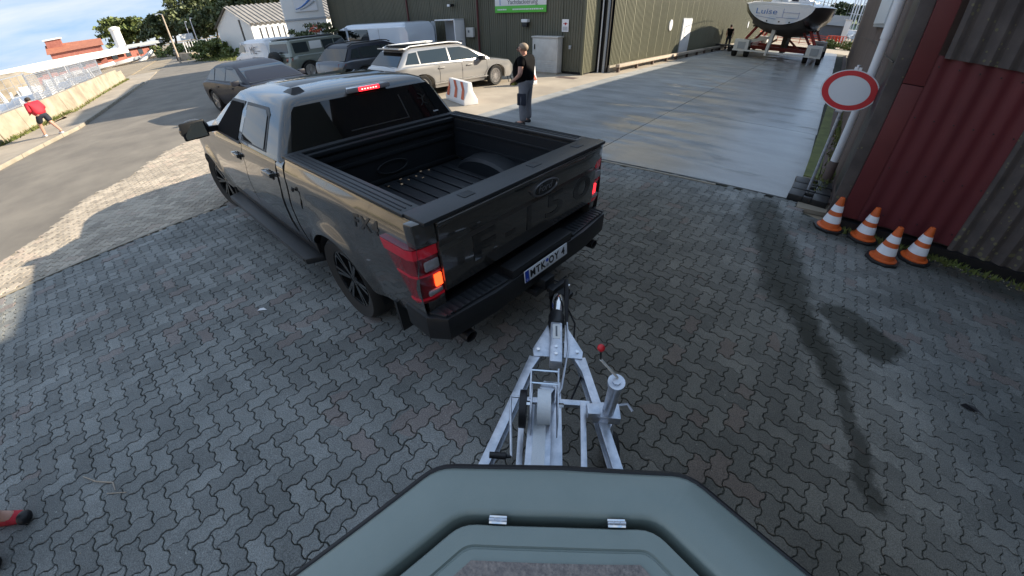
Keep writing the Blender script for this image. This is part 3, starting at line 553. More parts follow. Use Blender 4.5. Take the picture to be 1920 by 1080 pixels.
B().box(-.16, .16, -.03, -.01, 0, .46).build('sheet', 'white', ps); q = B(); q.box(-.1, .1, -.034, -.03, .29, .315); q.box(-.02, .05, -.034, -.03, .25, .34); q.build('red_mark', 'sign_red', ps)
q = B(); [q.box(-.12, .12, -.034, -.03, .05 + .03 * i, .062 + .03 * i) for i in range(5)]; q.build('print_lines', 'txt', ps)
B().box(-.05, .05, -.08, 0, -.07, .07).build('socket_box', 'greymetal', None, bevel=.01).location = (-9.42, 16.07, 1.05); tag(bpy.data.objects['socket_box'], 'tiny grey socket box low on the hall front beside the corner', 'socket box')
fl = facade_thing('floodlight', 'small black and white floodlight high on the hall front above the white van', 'lamp', -16.4, 2.75)
B().box(-.14, .14, -.25, -.05, -.06, .06).build('housing', 'black', fl, bevel=.01); B().box(-.12, .05, -.27, -.24, -.05, .05).build('lens', 'white', fl)
# open grey steel locker
lk = facade_thing('steel_locker', 'open blue grey steel door cabinet against the hall front behind the silver car', 'locker', -16.3, 0)
B().box(-.75, .62, -.04, 0, .0, 2.1).build('back_panel', 'greymetal', lk); B().box(.58, .64, -.7, 0, .0, 2.14).build('side_panel', 'white', lk, bevel=.01)
B().box(-.8, .64, -.7, 0, 2.1, 2.16).build('top_panel', 'white', lk, bevel=.01)
q = B(); q.M = Matrix.Translation((-.78, -.7, 0)) @ Matrix.Rotation(math.radians(-28), 4, 'Z'); q.box(-.75, 0, -.03, .02, .05, 2.1); dr = q.build('door', 'greymetal', lk, bevel=.008); q = B(); q.M = Matrix.Translation((-.78, -.7, 0)) @ Matrix.Rotation(math.radians(-28), 4, 'Z'); q.box(-.62, -.52, -.045, -.03, 1.7, 1.85); q.build('label_plate', 'txt', dr)
mb = facade_thing('meter_box', 'small pale grey meter box on the hall front right of the open steel locker', 'meter box', -15.2, 1.35)
B().box(-.24, .24, -.16, 0, 0, .42).build('housing', 'cabinet', mb, bevel=.015); B().box(-.1, .0, -.17, -.16, .2, .3).build('dial', 'txt', mb)
# distribution cabinet
cb = thing('distribution_cabinet', 'pale grey street distribution cabinet standing at the hall front', 'cabinet', (-10.45, 15.62, 0), 0)
B().box(-.68, .68, -.02, .42, .0, .07).build('base', 'kerb', cb); B().box(-.66, .66, 0, .40, .07, 1.40).build('housing', 'cabinet', cb, bevel=.015)
B().box(-.70, .70, -.04, .44, 1.40, 1.46).build('lid', 'cabinet', cb, bevel=.015); dr = B().box(-.60, .60, -.015, 0, .55, 1.36).build('door', 'cabinet', cb, bevel=.006)
B().box(-.55, -.50, -.035, -.015, .95, 1.15).build('handle', 'black', dr); 
for k_ in range(5): B().box(-.58, .58, -.012, 0, .15 + k_ * .075, .20 + k_ * .075).build('vent_slat', 'cabinet', cb, bevel=.004)
# timber and concrete bumper rail along the hall
br = thing('bumper_rail', 'long low pale bumper rail on short posts along the foot of the hall wall', 'rail', (-7.9, 17.8, 0))
s_ = 0.2
for seg, (s0, s1, m_) in enumerate(((0.2, 7.6, 'wood'), (7.8, 13.2, 'wood'), (13.5, 22, 'concrete'), (22.3, 34, 'concrete'))):
    a_, b_ = onwall(s0, .32), onwall(s1, .32); o = B().beam((a_[0] + 7.9, a_[1] - 17.8, .27), (b_[0] + 7.9, b_[1] - 17.8, .27), .2, .13).build('beam', m_, br, bevel=.02)
    for k_ in range(int((s1 - s0) / 2) + 1):
        c_ = onwall(s0 + .15 + k_ * 2, .3); B().box(c_[0] + 7.9 - .06, c_[0] + 7.9 + .06, c_[1] - 17.8 - .06, c_[1] - 17.8 + .06, 0, .2).build('post', 'brownwall', br)
# manhole cover
mh = struct(B().box(-9.4, -8.5, 14.9, 15.35, -.01, .004).build('drain_cover', 'brownwall'))

# -------- far left: white block, white shed
wb = thing('white_block', 'pale site office block with a blue printed poster behind the parked vans', 'building', (-28.5, 14.35, 0), math.radians(66))
B().box(-1.3, 1.25, 0, 4, 0, 5.3).build('wall', 'whitem', wb, bevel=.02); B().box(-1.36, 1.3, -.06, 0, 2.62, 2.72).build('ledge', 'greymetal', wb)
pb = B().box(-.55, .85, -.08, -.03, 3.1, 4.6).build('poster', 'white', wb)
q = B(); pts = [(-.5 + i * .125, -.09, 3.25 + .75 * (i / 10)**1.6) for i in range(11)]; q.tube(pts, [.02 + .006 * i for i in range(11)], 6); q.build('blue_wave', 'blue', pb)
q = B(); pts = [(-.25 + i * .10, -.09, 3.2 + .45 * (i / 10)**1.4) for i in range(11)]; q.tube(pts, [.02 + .004 * i for i in range(11)], 6); q.build('blue_wave', 'greymetal', pb)
ws = thing('white_shed', 'white shed with a corrugated grey roof and a slatted white gate', 'shed', (-46.2, 17.3, 0), PI / 2 + .04)
q = B(); q.add([(0, 0, -.1), (14, 0, -.1), (14, 9, -.1), (0, 9, -.1), (0, 0, 3.0), (14, 0, 3.0), (14, 9, 3.0), (0, 9, 3.0), (0, 4.5, 4.7), (14, 4.5, 4.7)], [(0, 1, 5, 4), (0, 4, 8, 7, 3), (1, 2, 6, 9, 5), (2, 3, 7, 6)]); q.build('wall', 'whitem', ws)
MT['roofcorr'] = mat('weathered_roof_sheet', (0.30, 0.28, 0.26), 0.8, c2=(0.22, 0.21, 0.195), scale=1.5)
for s_, y0, y1 in ((1, -.35, 4.5), (-1, 9.35, 4.5)):
    q = B(); pts = []; x_ = -.3
    while x_ < 14.3: pts += [(x_, 0), (x_ + .22, 0), (x_ + .26, .09), (x_ + .48, .09)]; x_ += .52
    q.add([(x, y0, 2.87 + z) for x, z in pts] + [(x, y1, 4.72 + z) for x, z in pts], [(k, k + 1, len(pts) + k + 1, len(pts) + k) for k in range(len(pts) - 1)]); q.build('roof', 'roofcorr', ws)
for k_ in range(13): B().box(.9 + k_ * .62, 1.32 + k_ * .62, -.12, -.04, .2, 2.5).build('gate_slat', 'white', ws)
B().box(.8, 8.9, -.04, 0, .2, 2.5).build('gate_backing', 'txt', ws)
B().box(-.05, 0, 2.2, 2.5, 0, 3.4).build('dark_post', 'ink', ws)

# -------- low concrete wall with mesh fence, seen beyond the road
wl_ = thing('concrete_wall', 'weathered pale concrete block wall beyond the road with a mesh fence behind it', 'wall', (-22.5, -2.3, 0))
pw = [(-13.5, -8.2), (-18, -5.2), (-22.5, -2.3), (-28.0, .1), (-34, 1.75), (-40, 3.45), (-46.1, 5.2)]
MT['wallc'] = mat('weathered_concrete', (0.42, 0.36, 0.275), 0.9, c2=(0.26, 0.22, 0.165), scale=1.3, bump=0.5, bscale=12, detail=8)
for i in range(len(pw) - 1):
    a, b = Vector((*pw[i], 0)), Vector((*pw[i + 1], 0)); n_ = max(1, round((b - a).length / 2.4))
    for k in range(n_):
        p, q_ = a.lerp(b, k / n_), a.lerp(b, (k + .99) / n_); d_ = (q_ - p).normalized(); s_ = Vector((-d_.y, d_.x, 0)); c0 = Vector((22.5, 2.3, 0)); h_ = .98 + random.uniform(-.02, .02)
        if i == len(pw) - 2 and k == n_ - 1: h_ = .8
        ring = lambda P: [P + s_ * -.32, P + s_ * .32, P + s_ * .16 + Vector((0, 0, h_)), P + s_ * -.16 + Vector((0, 0, h_))]
        B().loft([ring(p + c0), ring(q_ + c0)]).build('wall_block', 'wallc', wl_, bevel=.03)
def fence_panel(a, b, h_, label, n_w=16, n_h=8, m_='zinc', z0=.95, rw=.018):
    t_ = thing('mesh_fence_panel', label, 'fence panel', (a[0], a[1], 0), math.atan2(b[1] - a[1], b[0] - a[0]), group='mesh fence panels behind the concrete wall'); L_ = math.hypot(b[0] - a[0], b[1] - a[1])
    q = B(); [q.beam(*pr, .045, .045) for pr in (((0, 0, z0), (0, 0, z0 + h_)), ((L_, 0, z0), (L_, 0, z0 + h_)), ((0, 0, z0), (L_, 0, z0)), ((0, 0, z0 + h_), (L_, 0, z0 + h_)))]; q.build('frame', m_, t_)
    q = B(); [q.beam((L_ * i / n_w, 0, z0), (L_ * i / n_w, 0, z0 + h_), rw, rw) for i in range(1, n_w)]; [q.beam((0, 0, z0 + h_ * i / n_h), (L_, 0, z0 + h_ * i / n_h), rw, rw) for i in range(1, n_h)]; q.build('wires', m_, t_)
    for x_ in (0, L_): B().tube([(x_, .03, 0.1), (x_, .03, z0 + h_ + .05)], .035, 6).build('post', m_, t_)
    return t_
off = Vector((-.25, .6)) * 0
prev = None; fps = [(-18.3, -5.6), (-21.6, -3.6), (-25.1, -1.9), (-28.6, -.6), (-32.0, .45), (-35.5, 1.5), (-39.0, 2.45), (-43.5, 3.75)]
for i in range(len(fps) - 1):
    L1 = ['mesh fence panel nearest the left edge of the photo', 'open mesh fence panel behind the person in red', 'mesh fence panel just right of the person in red', 'mesh fence panel in front of the white boat cradles', 'dense mesh fence panel left of the wall end', 'tightly meshed fence panel near the wall end', 'last mesh fence panel at the far end of the concrete wall'][i]
    fence_panel(fps[i], fps[i + 1], 1.15 if i < 3 else 1.05, L1, n_w=5 if i < 3 else 26, n_h=3 if i < 3 else 10)
# -------- long brick shed with white roof edge
ls = thing('long_brick_shed', 'long low brick workshop with a white roof edge beyond the storage yard', 'building', (-70, -2, 0), 0)
def lsb(b_, nm, m, **k): b_.v = [(v[0] + 70, v[1] + 2, v[2]) for v in b_.v]; return b_.build(nm, m, ls, **k)
P0, P1 = Vector((-70.5, -4.4, 0)), Vector((-119, 23.8, 0)); dd = (P1 - P0).normalized(); nn = Vector((-dd.y, dd.x, 0)) * -1
if nn.x > 0: nn = -nn
def lsx(s0, s1, t0, t1, z0, z1): A_ = lambda s_, t_: P0 + dd * s_ + nn * t_; ps_ = [A_(s0, t0), A_(s1, t0), A_(s1, t1), A_(s0, t1)]; return B().prism([(p.x, p.y) for p in ps_], z0, z1)
lsb(lsx(1, 55, 1.2, 9, 0, 2.2), 'wall', 'brick'); lsb(lsx(0, 38, 0, .4, 1.62, 2.62), 'roof_edge', 'roofwhite'); lsb(lsx(38, 57, 0, .4, 2.35, 2.9), 'roof_edge', 'greymetal'); lsb(lsx(0, 57, .4, 10, 2.3, 2.55), 'roof', 'roofwhite')
for k_ in range(9): lsb(lsx(3 + k_ * 6, 5.2 + k_ * 6, 1.12, 1.2, .9, 1.8), 'window', 'glassb')
for k_ in range(3): lsb(B().tube([tuple(P0 + dd * (6 + 9 * k_) - nn * .1), tuple(P0 + dd * (6 + 9 * k_) - nn * .1 + Vector((0, 0, 2.2)))], .08, 6), 'post', 'white')
rh = thing('tiled_house', 'brick house with a red tiled roof behind the long brick workshop', 'house', (-99, 6.5, 0), 1.45)
B().box(-3.5, 3.8, -3, 3, 0, 3.6).build('wall', 'brick', rh); B().add([(-3.9, -3.4, 3.5), (4.2, -3.4, 3.5), (4.2, 3.4, 3.5), (-3.9, 3.4, 3.5), (-3.9, 0, 4.9), (4.2, 0, 4.6)], [(0, 1, 5, 4), (2, 3, 4, 5), (0, 4, 3), (1, 2, 5)]).build('roof', 'rooftile', rh); B().box(-3.6, -1.4, -1.2, .6, 4.2, 5.5).build('dormer', 'brick', rh); B().box(-3.8, -1.2, -1.4, .8, 5.5, 5.7).build('dormer_roof', 'roofwhite', rh)
si = thing('silo', 'pale cylindrical silo rising behind the long workshop roof', 'silo', (-114, 15.3, 0)); B().lathe([(.9, 0), (.9, 5.8), (1.05, 5.9), (1.05, 6.3), (.3, 6.6)], 20).build('drum', 'roofwhite', si)
wbx = thing('beige_boat_cover', 'pale beige tarpaulin covered boat at the left edge of the yard', 'covered boat', (-50, -3.6, 0), 1.4)
B().loft([[(x_, -1.5 * s_, .4), (x_, -1.3 * s_, 1.7 * s_ + .2), (x_, 0, 2.1 * s_ + .1), (x_, 1.3 * s_, 1.7 * s_ + .2), (x_, 1.5 * s_, .4)] for x_, s_ in ((-3.5, .5), (-2.5, .95), (0, 1.05), (2.5, 1.0), (3.2, .85))]).build('cover', 'wallc', wbx)
# yard contents: cradles, dinghies, trestles
def cradle(loc, rz, lab, k_=1.0):
    t_ = thing('boat_cradle', lab, 'boat cradle', loc, rz, 'white boat cradles in the storage yard')
    for s_ in (-1, 1):
        for x_ in (-.9, .9): B().tube([(x_ * k_, s_ * .75 * k_, 0), (x_ * k_ * .8, s_ * .35 * k_, 1.35 * k_)], .05, 6).build('leg', 'white', t_)
    for x_ in (-.9, .9): B().tube([(x_ * k_, -.75 * k_, .1), (x_ * k_, .75 * k_, .1)], .05, 6).build('crossbar', 'white', t_)
    B().tube([(-1.3 * k_, 0, .25), (1.3 * k_, 0, .25)], .07, 6).build('keel_beam', 'zinc', t_); return t_
spots = [(-31, -3.2), (-35, -2.0), (-33.2, -5.0), (-38, -1.2), (-41.5, -.2), (-37, -4.2), (-45, .8), (-49, 1.6), (-42, -3.4), (-53, 3.0)]
labs = ['white boat cradle nearest the fence behind the person in red', 'white boat cradle second along the fence', 'white boat cradle at the left edge of the yard', 'white boat cradle left of the dense fence panels', 'white boat cradle behind the dense fence panels', 'white boat cradle in the second row at the left', 'white boat cradle beyond the middle of the fence', 'white boat cradle near the far end of the fence', 'white boat cradle in the second row behind the fence', 'white boat cradle past the end of the fence']
for (x_, y_), lb in zip(spots, labs): cradle((x_, y_, 0), random.uniform(0, 3), lb, random.uniform(.8, 1.1))
def dinghy(loc, rz, lab, m_='white', L_=3.6, tilt=0.0):
    t_ = thing('dinghy', lab, 'dinghy', loc, rz, 'dinghies stored in front of the brick workshop'); q = B(); q.M = Matrix.Rotation(tilt, 4, 'Y')
    q.loft([[(x_, -w_, .75), (x_, -w_ * .8, .3), (x_, 0, .1 + (.5 - w_) * .4), (x_, w_ * .8, .3), (x_, w_, .75)] for x_, w_ in ((-L_ / 2, .62), (-L_ / 4, .72), (0, .72), (L_ / 4, .55), (L_ / 2 * .85, .25), (L_ / 2, .03))]); q.build('hull', m_, t_)
    q = B(); q.M = Matrix.Rotation(tilt, 4, 'Y'); q.box(-L_ / 2, L_ / 2 * .5, -.5, .5, .74, .78); q.build('cover', 'whitem' if m_ != 'white' else 'greymetal', t_); return t_
dl = ['nearest', 'second', 'third', 'fourth', 'fifth', 'sixth', 'seventh', 'eighth', 'farthest']
for i in range(9):
    s_ = 9 + i * 5; p_ = P0 + dd * s_ - nn * (3.2 + (i % 2)); dinghy((p_.x, p_.y, 0), 1.2 + .25 * (i % 3), f'{dl[i]} of the dinghies lined up before the brick workshop, counted from the left', ['white', 'greymetal', 'white'][i % 3], tilt=-.5 if i in (5, 7) else -.1)
cbk = thing('concrete_block', 'loose pale concrete block beside the yard entrance', 'block', (-64, 15.2, 0), .3); B().box(-1.4, 1.4, -.4, .4, 0, .8).build('block', 'wallc', cbk, bevel=.05); B().box(-2.1, -1.42, -.5, .5, 0, .9).build('dark_end', 'ink', cbk)
fence_panel((-72, 17.0), (-66, 18.4), 1.9, 'white barred gate panel at the yard entrance', 8, 2, 'white', z0=.1, rw=.06)
gf = thing('green_fence', 'green mesh covered fence beyond the yard gate', 'fence', (-72, 18.5, 0), 2.9); B().box(0, 9, -.02, .02, .1, 1.9).build('netting', 'fencegreen', gf); [B().box(x_, x_ + .1, -.06, -.02, 0, 2).build('post', 'zinc', gf) for x_ in (0, 3, 6, 8.9)]
def pole(name, loc, h_, lab, cat, r_=.07, arm=None, m_='wood', grp=None):
    t_ = thing(name, lab, cat, loc, 0, grp); B().tube([(0, 0, 0), (0, 0, h_)], [r_, r_ * .6], 8).build('shaft', m_, t_)
    if arm: B().tube([(0, 0, h_), (arm[0] * .5, arm[1] * .5, h_ + .15), (arm[0], arm[1], h_ + .1)], r_ * .4, 6).build('arm', 'zinc', t_); B().box(arm[0] - .25, arm[0] + .25, arm[1] - .1, arm[1] + .1, h_ + .03, h_ + .14).build('lamp_head', 'zinc', t_)
    return t_
pole('wooden_pole', (-58.6, 12.8, 0), 5.0, 'tall wooden lamp pole beside the road at the yard entrance', 'pole', .11, (-.6, -.4)); pole('street_lamp', (-87, 22.9, 0), 5.2, 'thin street lamp pole in front of the dark trees', 'street lamp', .1, (.8, 0), 'zinc'); pole('street_lamp', (-92, 23.2, 0), 4.9, 'second thin street lamp farther along the road', 'street lamp', .1, (.8, 0), 'zinc')
sg = pole('road_sign', (-95, 23.4, 0), 2.5, 'small white and blue sign on a post before the dark trees', 'sign', .06, None, 'zinc'); B().box(-.1, .1, -1.1, 1.1, 2.2, 3.2).build('panel', 'white', sg)
for i, (x_, y_) in enumerate(((-84, 24.8), (-89, 25.6))):
    t_ = thing('distant_car', ['dark car parked far down the road before the trees', 'dark van parked far down the road beside the trees'][i], 'car', (x_, y_, 0), .3); B().loft([[(a_, -.85, .3), (a_, -.9, z1), (a_, -.7, z2), (a_, .7, z2), (a_, .9, z1), (a_, .85, .3)] for a_, z1, z2 in ((-2.2, .6, .8), (-2, .9, 1.1), (-1.2, 1.0, 1.6), (.8, 1.0, 1.6), (1.4, .95, 1.05), (2.2, .7, .8))]).build('body', 'navy', t_, bevel=.02)
    for a_ in (-1.4, 1.4): B().lathe([(.33, -.95), (.33, .95)], 14, 'y', (a_, 0, .33)).build('wheel', 'rubber', t_)

# -------- vegetation
def crown_mesh(nm, blobs, n_leaf, size, m_, parent):
    tot = sum(b_[3] * b_[4] * b_[5] for b_ in blobs)**1.0; V_ = []; 
    for cx_, cy_, cz_, rx, ry, rz_ in blobs:
        k_ = int(n_leaf * (rx * ry * rz_) / tot)
        d_ = rng.normal(size=(k_, 3)); d_ /= np.linalg.norm(d_, axis=1)[:, None]; ncl = max(6, k_ // 45); cd_ = rng.normal(size=(ncl, 3)); cd_ /= np.linalg.norm(cd_, axis=1)[:, None]; cr_ = rng.uniform(.45, 1.0, ncl)**.5
        ci = rng.integers(0, ncl, k_); pts = cd_[ci] * cr_[ci][:, None] + rng.normal(size=(k_, 3)) * .13
        c_ = np.array((cx_, cy_, cz_)) + pts * np.array((rx, ry, rz_))
        a_ = rng.normal(size=(k_, 3)); a_ /= np.linalg.norm(a_, axis=1)[:, None]; b_ = np.cross(a_, rng.normal(size=(k_, 3))); b_ /= np.linalg.norm(b_, axis=1)[:, None]
        s_ = (size * rng.uniform(.6, 1.4, k_))[:, None]
        V_.append(np.stack([c_ - a_ * s_, c_ + b_ * s_ * .6, c_ + a_ * s_, c_ - b_ * s_ * .6], 1).reshape(-1, 3))
    V_ = np.concatenate(V_); nf = len(V_) // 4; me = bpy.data.meshes.new(nm); me.vertices.add(len(V_)); me.vertices.foreach_set('co', V_.ravel()); me.loops.add(nf * 4); me.loops.foreach_set('vertex_index', np.arange(nf * 4)); me.polygons.add(nf); me.polygons.foreach_set('loop_start', np.arange(nf) * 4); me.update(calc_edges=True)
    me.materials.append(MT[m_]); o = bpy.data.objects.new(nm, me); C.objects.link(o); o.parent = parent; return o
def tree(loc, h_, w_, lab, m_='leaf', n_=7000, size=.3, trunk=.3, low=.3, grp=None, name='tree'):
    t_ = thing(name, lab, 'tree', loc, random.uniform(0, 6), grp)
    q = B(); q.tube([(0, 0, 0), (.05 * w_, 0, h_ * .3), (0, .03 * w_, h_ * .62)], [trunk, trunk * .75, trunk * .3], 8); q.build('trunk', 'bark', t_)
    for k_ in range(4):
        a_ = k_ * 1.7; B().tube([(0, 0, h_ * (.28 + .06 * k_)), (math.cos(a_) * w_ * .2, math.sin(a_) * w_ * .2, h_ * (.45 + .06 * k_)), (math.cos(a_) * w_ * .36, math.sin(a_) * w_ * .36, h_ * (.55 + .08 * k_))], [trunk * .4, trunk * .25, trunk * .08], 6).build('limb', 'bark', t_)
    bl = []
    for k_ in range(9):
        a_ = k_ * 2.4; rr_ = .27 * w_ * (k_ > 0); bl.append((math.cos(a_) * rr_, math.sin(a_) * rr_, h_ * (low + (1 - low) * random.uniform(.35, .72)), w_ * random.uniform(.2, .3), w_ * random.uniform(.2, .3), h_ * (1 - low) * random.uniform(.2, .34)))
    crown_mesh('crown', bl, n_, size, m_, t_); return t_
tree((-178, 28, 0), 11.5, 19, 'round green tree standing alone behind the workshop roof', 'leaf', 9000, .55, .4, .2)
tg = 'trees closing the end of the road'
TS = [(-140, 31, 10, 14, 'leafdark', 'grey green tree at the left end of the road trees'), (-128, 36, 13, 15, 'leafdark', 'tall tree behind the wooden pole'), (-118, 33, 8, 9, 'leafdark', 'low dark tree in the middle behind the street lamps'), (-112, 42, 15, 15, 'leaf', 'large sunlit tree over the end of the road'),
      (-100, 36, 10, 9, 'leafdark', 'dark tree overhanging the road beside the white shed'), (-92, 42, 16, 14, 'leaf', 'tall yellow green tree behind the white shed'), (-80, 44, 17, 15, 'leaf', 'broad tree over the roof of the white shed'), (-74, 36, 14, 11, 'leafdark', 'dark tree right behind the white shed gable'), (-66, 44, 18, 16, 'leaf', 'tree at the right end above the white shed roof'), (-150, 45, 13, 18, 'leafdark', 'hazy far tree closing the road')]
for x_, y_, h_, w_, m_, lb in TS: tree((x_, y_, 0), h_, w_, lb, m_, 6500, .42, .35, .12, tg)
hg = thing('roadside_bush', 'bright green bush at the corner of the white shed', 'bush', (-53.5, 15.6, 0)); crown_mesh('foliage', [(0, 0, .9, 1.6, 1.6, 1.1), (2.6, .5, .5, 1.6, .8, .6), (-2.5, -.5, .8, 2.0, 1.6, 1.0)], 2600, .16, 'leaf', hg)
hh = thing('roadside_hedge', 'low hedge along the left of the far road under the lamps', 'hedge', (-84, 21.2, 0), .2); crown_mesh('foliage', [(i * 3.0, 0, .9, 2.2, 1.2, 1.0) for i in range(-5, 5)], 4500, .22, 'leaf', hh)
fb = thing('climbing_plant', 'straggly dark shrub with pink blossom above the parked vehicles', 'shrub', (-25.0, 12.7, 0)); crown_mesh('foliage', [(0, 0, 1.9, 2.2, .7, .55), (-2.6, 0, 1.8, 1.0, .5, .35), (2.2, .1, 1.75, 1.4, .5, .3)], 1500, .09, 'leafdark', fb); crown_mesh('blossom', [(.6, -.1, 2.1, .8, .4, .2)], 120, .09, 'barrierred', fb)
B().tube([(0, 0, 0), (.1, 0, 1.0), (-.2, 0, 1.7)], .06, 6).build('stem', 'bark', fb)
# grass along the wall foot and road sides
def grass(name, line, wid, n_, hgt=.12):
    V_, F_ = [], []
    for _ in range(n_):
        i = random.randrange(len(line) - 1); a_, b_ = line[i], line[i + 1]; t_ = random.random(); x = a_[0] + (b_[0] - a_[0]) * t_ + random.gauss(0, wid); y = a_[1] + (b_[1] - a_[1]) * t_ + random.gauss(0, wid); z = line[i][2] if len(line[i]) > 2 else 0
        an = random.uniform(0, 6.28); h_ = hgt * random.uniform(.4, 1.3); w_ = .012 + hgt * .08; dx, dy = math.cos(an) * w_, math.sin(an) * w_; o = len(V_); lx, ly = random.gauss(0, hgt * .4), random.gauss(0, hgt * .4)
        V_ += [(x - dx, y - dy, z), (x + dx, y + dy, z), (x + lx, y + ly, z + h_)]; F_.append((o, o + 1, o + 2))
    me = bpy.data.meshes.new(name); me.from_pydata(V_, [], F_); me.materials.append(MT['grass']); o = bpy.data.objects.new(name, me); C.objects.link(o); o['kind'] = 'stuff'; o['label'] = 'thin grass and weeds growing along the wall foot and verges'; o['category'] = 'grass'; return o
grass('grass', [(-14, -7.3, .09), (-18.1, -4.75, .09), (-22.2, -1.95, .09), (-27.8, .45, .0), (-40, 3.8, 0), (-46, 5.6, 0)], .07, 2600, .16)
grass('verge_grass', [(-62, 16.9, 0), (-80, 20.6, 0), (-100, 25.6, 0)], 1.0, 3500, .35)['label'] = 'dry grass verge beside the far road'
grass('shed_grass', [(-56, 15.4, 0), (-50, 15.6, 0), (-44.5, 15.8, 0)], .7, 4000, .22)['label'] = 'green grass in front of the white shed'

grass('weeds', [(.85, 5.93, 0), (1.6, 5.92, 0), (2.2, 5.9, 0), (3.4, 5.88, 0), (5, 5.85, 0)], .05, 700, .07)['label'] = 'weeds and moss growing at the foot of the oxblood shed'
grass('joint_moss', [(.5, 7.0, .02), (.68, 8.5, .04), (.9, 16, .04), (1.0, 30, .04)], .05, 1500, .10)['label'] = 'weeds along the lane side wall behind the round sign'
V_, F_ = [], []
for _ in range(260):
    x, y = random.uniform(.8, 4.0), 5.95 - abs(random.gauss(0, .10)); s_ = random.uniform(.008, .022); a_ = random.uniform(0, 6.28); c_, d_ = math.cos(a_) * s_, math.sin(a_) * s_; o = len(V_)
    V_ += [(x - c_, y - d_, .004), (x + d_ * .5, y - c_ * .5, .010), (x + c_, y + d_, .004), (x - d_ * .5, y + c_ * .5, .012)]; F_ += [(o, o + 1, o + 2), (o, o + 2, o + 3)]
b_ = B(); b_.add(V_, F_); tag(b_.build('leaf_litter', mat('leaf_litter', (0.10, 0.075, 0.05), 0.9, c2=(0.22, 0.18, 0.13), scale=30)), 'dark leaf litter lying along the foot of the corrugated shed', 'leaf litter', kind='stuff')

WB = ['covered white boat hull closest to the left edge behind the fence', 'white boat hull behind the head of the person in red', 'white boat hull behind the third fence panel', 'white boat hull behind the fourth fence panel', 'white boat hull behind the dense fence panels', 'white boat hull near the far end of the fence', 'white boat hull in the back row of the yard', 'grey covered boat hull in the back row of the yard']
for (x_, y_), lb in zip([(-26.5, -3.4), (-29.8, -1.9), (-32.8, -1.0), (-36, .2), (-39.5, 1.2), (-44, 2.3), (-48, -1.2), (-55, .6)], WB):
    t_ = thing('stored_boat', lb, 'boat', (x_, y_, 0), random.uniform(-.4, .4), 'small boats stored behind the mesh fence'); q = B()
    q.loft([[(a_, -w_, .75 + z_), (a_, -w_ * .8, .35), (a_, 0, .18), (a_, w_ * .8, .35), (a_, w_, .75 + z_), (a_, w_ * .4, 1.02 + z_), (a_, -w_ * .4, 1.02 + z_)] for a_, w_, z_ in ((-1.7, .5, 0), (-.8, .62, 0), (.4, .58, .03), (1.3, .35, .08), (1.8, .04, .15))]); q.build('hull', 'white' if 'grey' not in lb else 'greymetal', t_)
    for a_ in (-1.0, .8): q = B(); q.box(a_ - .06, a_ + .06, -.5, .5, 0, .35); q.build('trestle', 'zinc', t_)
MT['badge'] = mat('badge_rim_grey', (0.16, 0.16, 0.17), 0.3, 0.6, coat=0.4)
# ================================================================== THE PICKUP TRUCK  (local: x right, y forward, z up; y = 0 at the rear bumper face)
TX, TY, TA = -1.403, 2.147, 1.510; SW, SL, SH = 1.118, 1.073, .937
truck = thing('pickup_truck', 'dark grey crew cab pickup truck with an open black load bed, hitched to the trailer', 'pickup truck', (TX, TY, 0), TA)
def T(): b_ = B(); b_.sc = (SW, SL, SH); return b_
def lerp(a, b, t): return a + (b - a) * t
def interp(x, tab):
    if x <= tab[0][0]: return tab[0][1]
    for (a, va), (b, vb) in zip(tab, tab[1:]):
        if x <= b: return lerp(va, vb, (x - a) / (b - a))
    return tab[-1][1]
def smooth_interp(x, tab):
    if x <= tab[0][0]: return tab[0][1]
    for (a, va), (b, vb) in zip(tab, tab[1:]):
        if x <= b: t = (x - a) / (b - a); t = t * t * (3 - 2 * t); return lerp(va, vb, t)
    return tab[-1][1]
ZX = [(.40, .93), (.55, .965), (.75, .99), (.95, .995), (1.08, .985), (1.12, .972), (1.25, .965), (1.36, .945), (1.43, .90)]
WY = (1.24, 4.93); AR = .50
def flare(y, z):
    v = 0
    for wy in WY:
        d = math.hypot((y - wy) , (z - .42)); v = max(v, .035 * math.exp(-((d - AR) / .085)**2)) if z < 1.05 else v
    return v
def sideX(y, z): 
    tp = 1.0 - .10 * max(0, (y - 5.2) / .65)**2 if y > 5.2 else 1.0
    return (interp(z, ZX) + flare(y, z)) * tp
def zarch(y, z0=.52):
    z = z0
    for wy in WY:
        if abs(y - wy) < AR: z = max(z, .42 + math.sqrt(AR**2 - (y - wy)**2))
    return z
def frange(a, b, n): return [a + (b - a) * i / (n - 1) for i in range(n)]
ZT = [(.1, 1.43), (1.97, 1.43), (2.0, 1.40), (4.15, 1.40), (4.3, 1.37), (5.2, 1.30), (5.6, 1.20), (5.80, 1.02), (5.88, .85)]
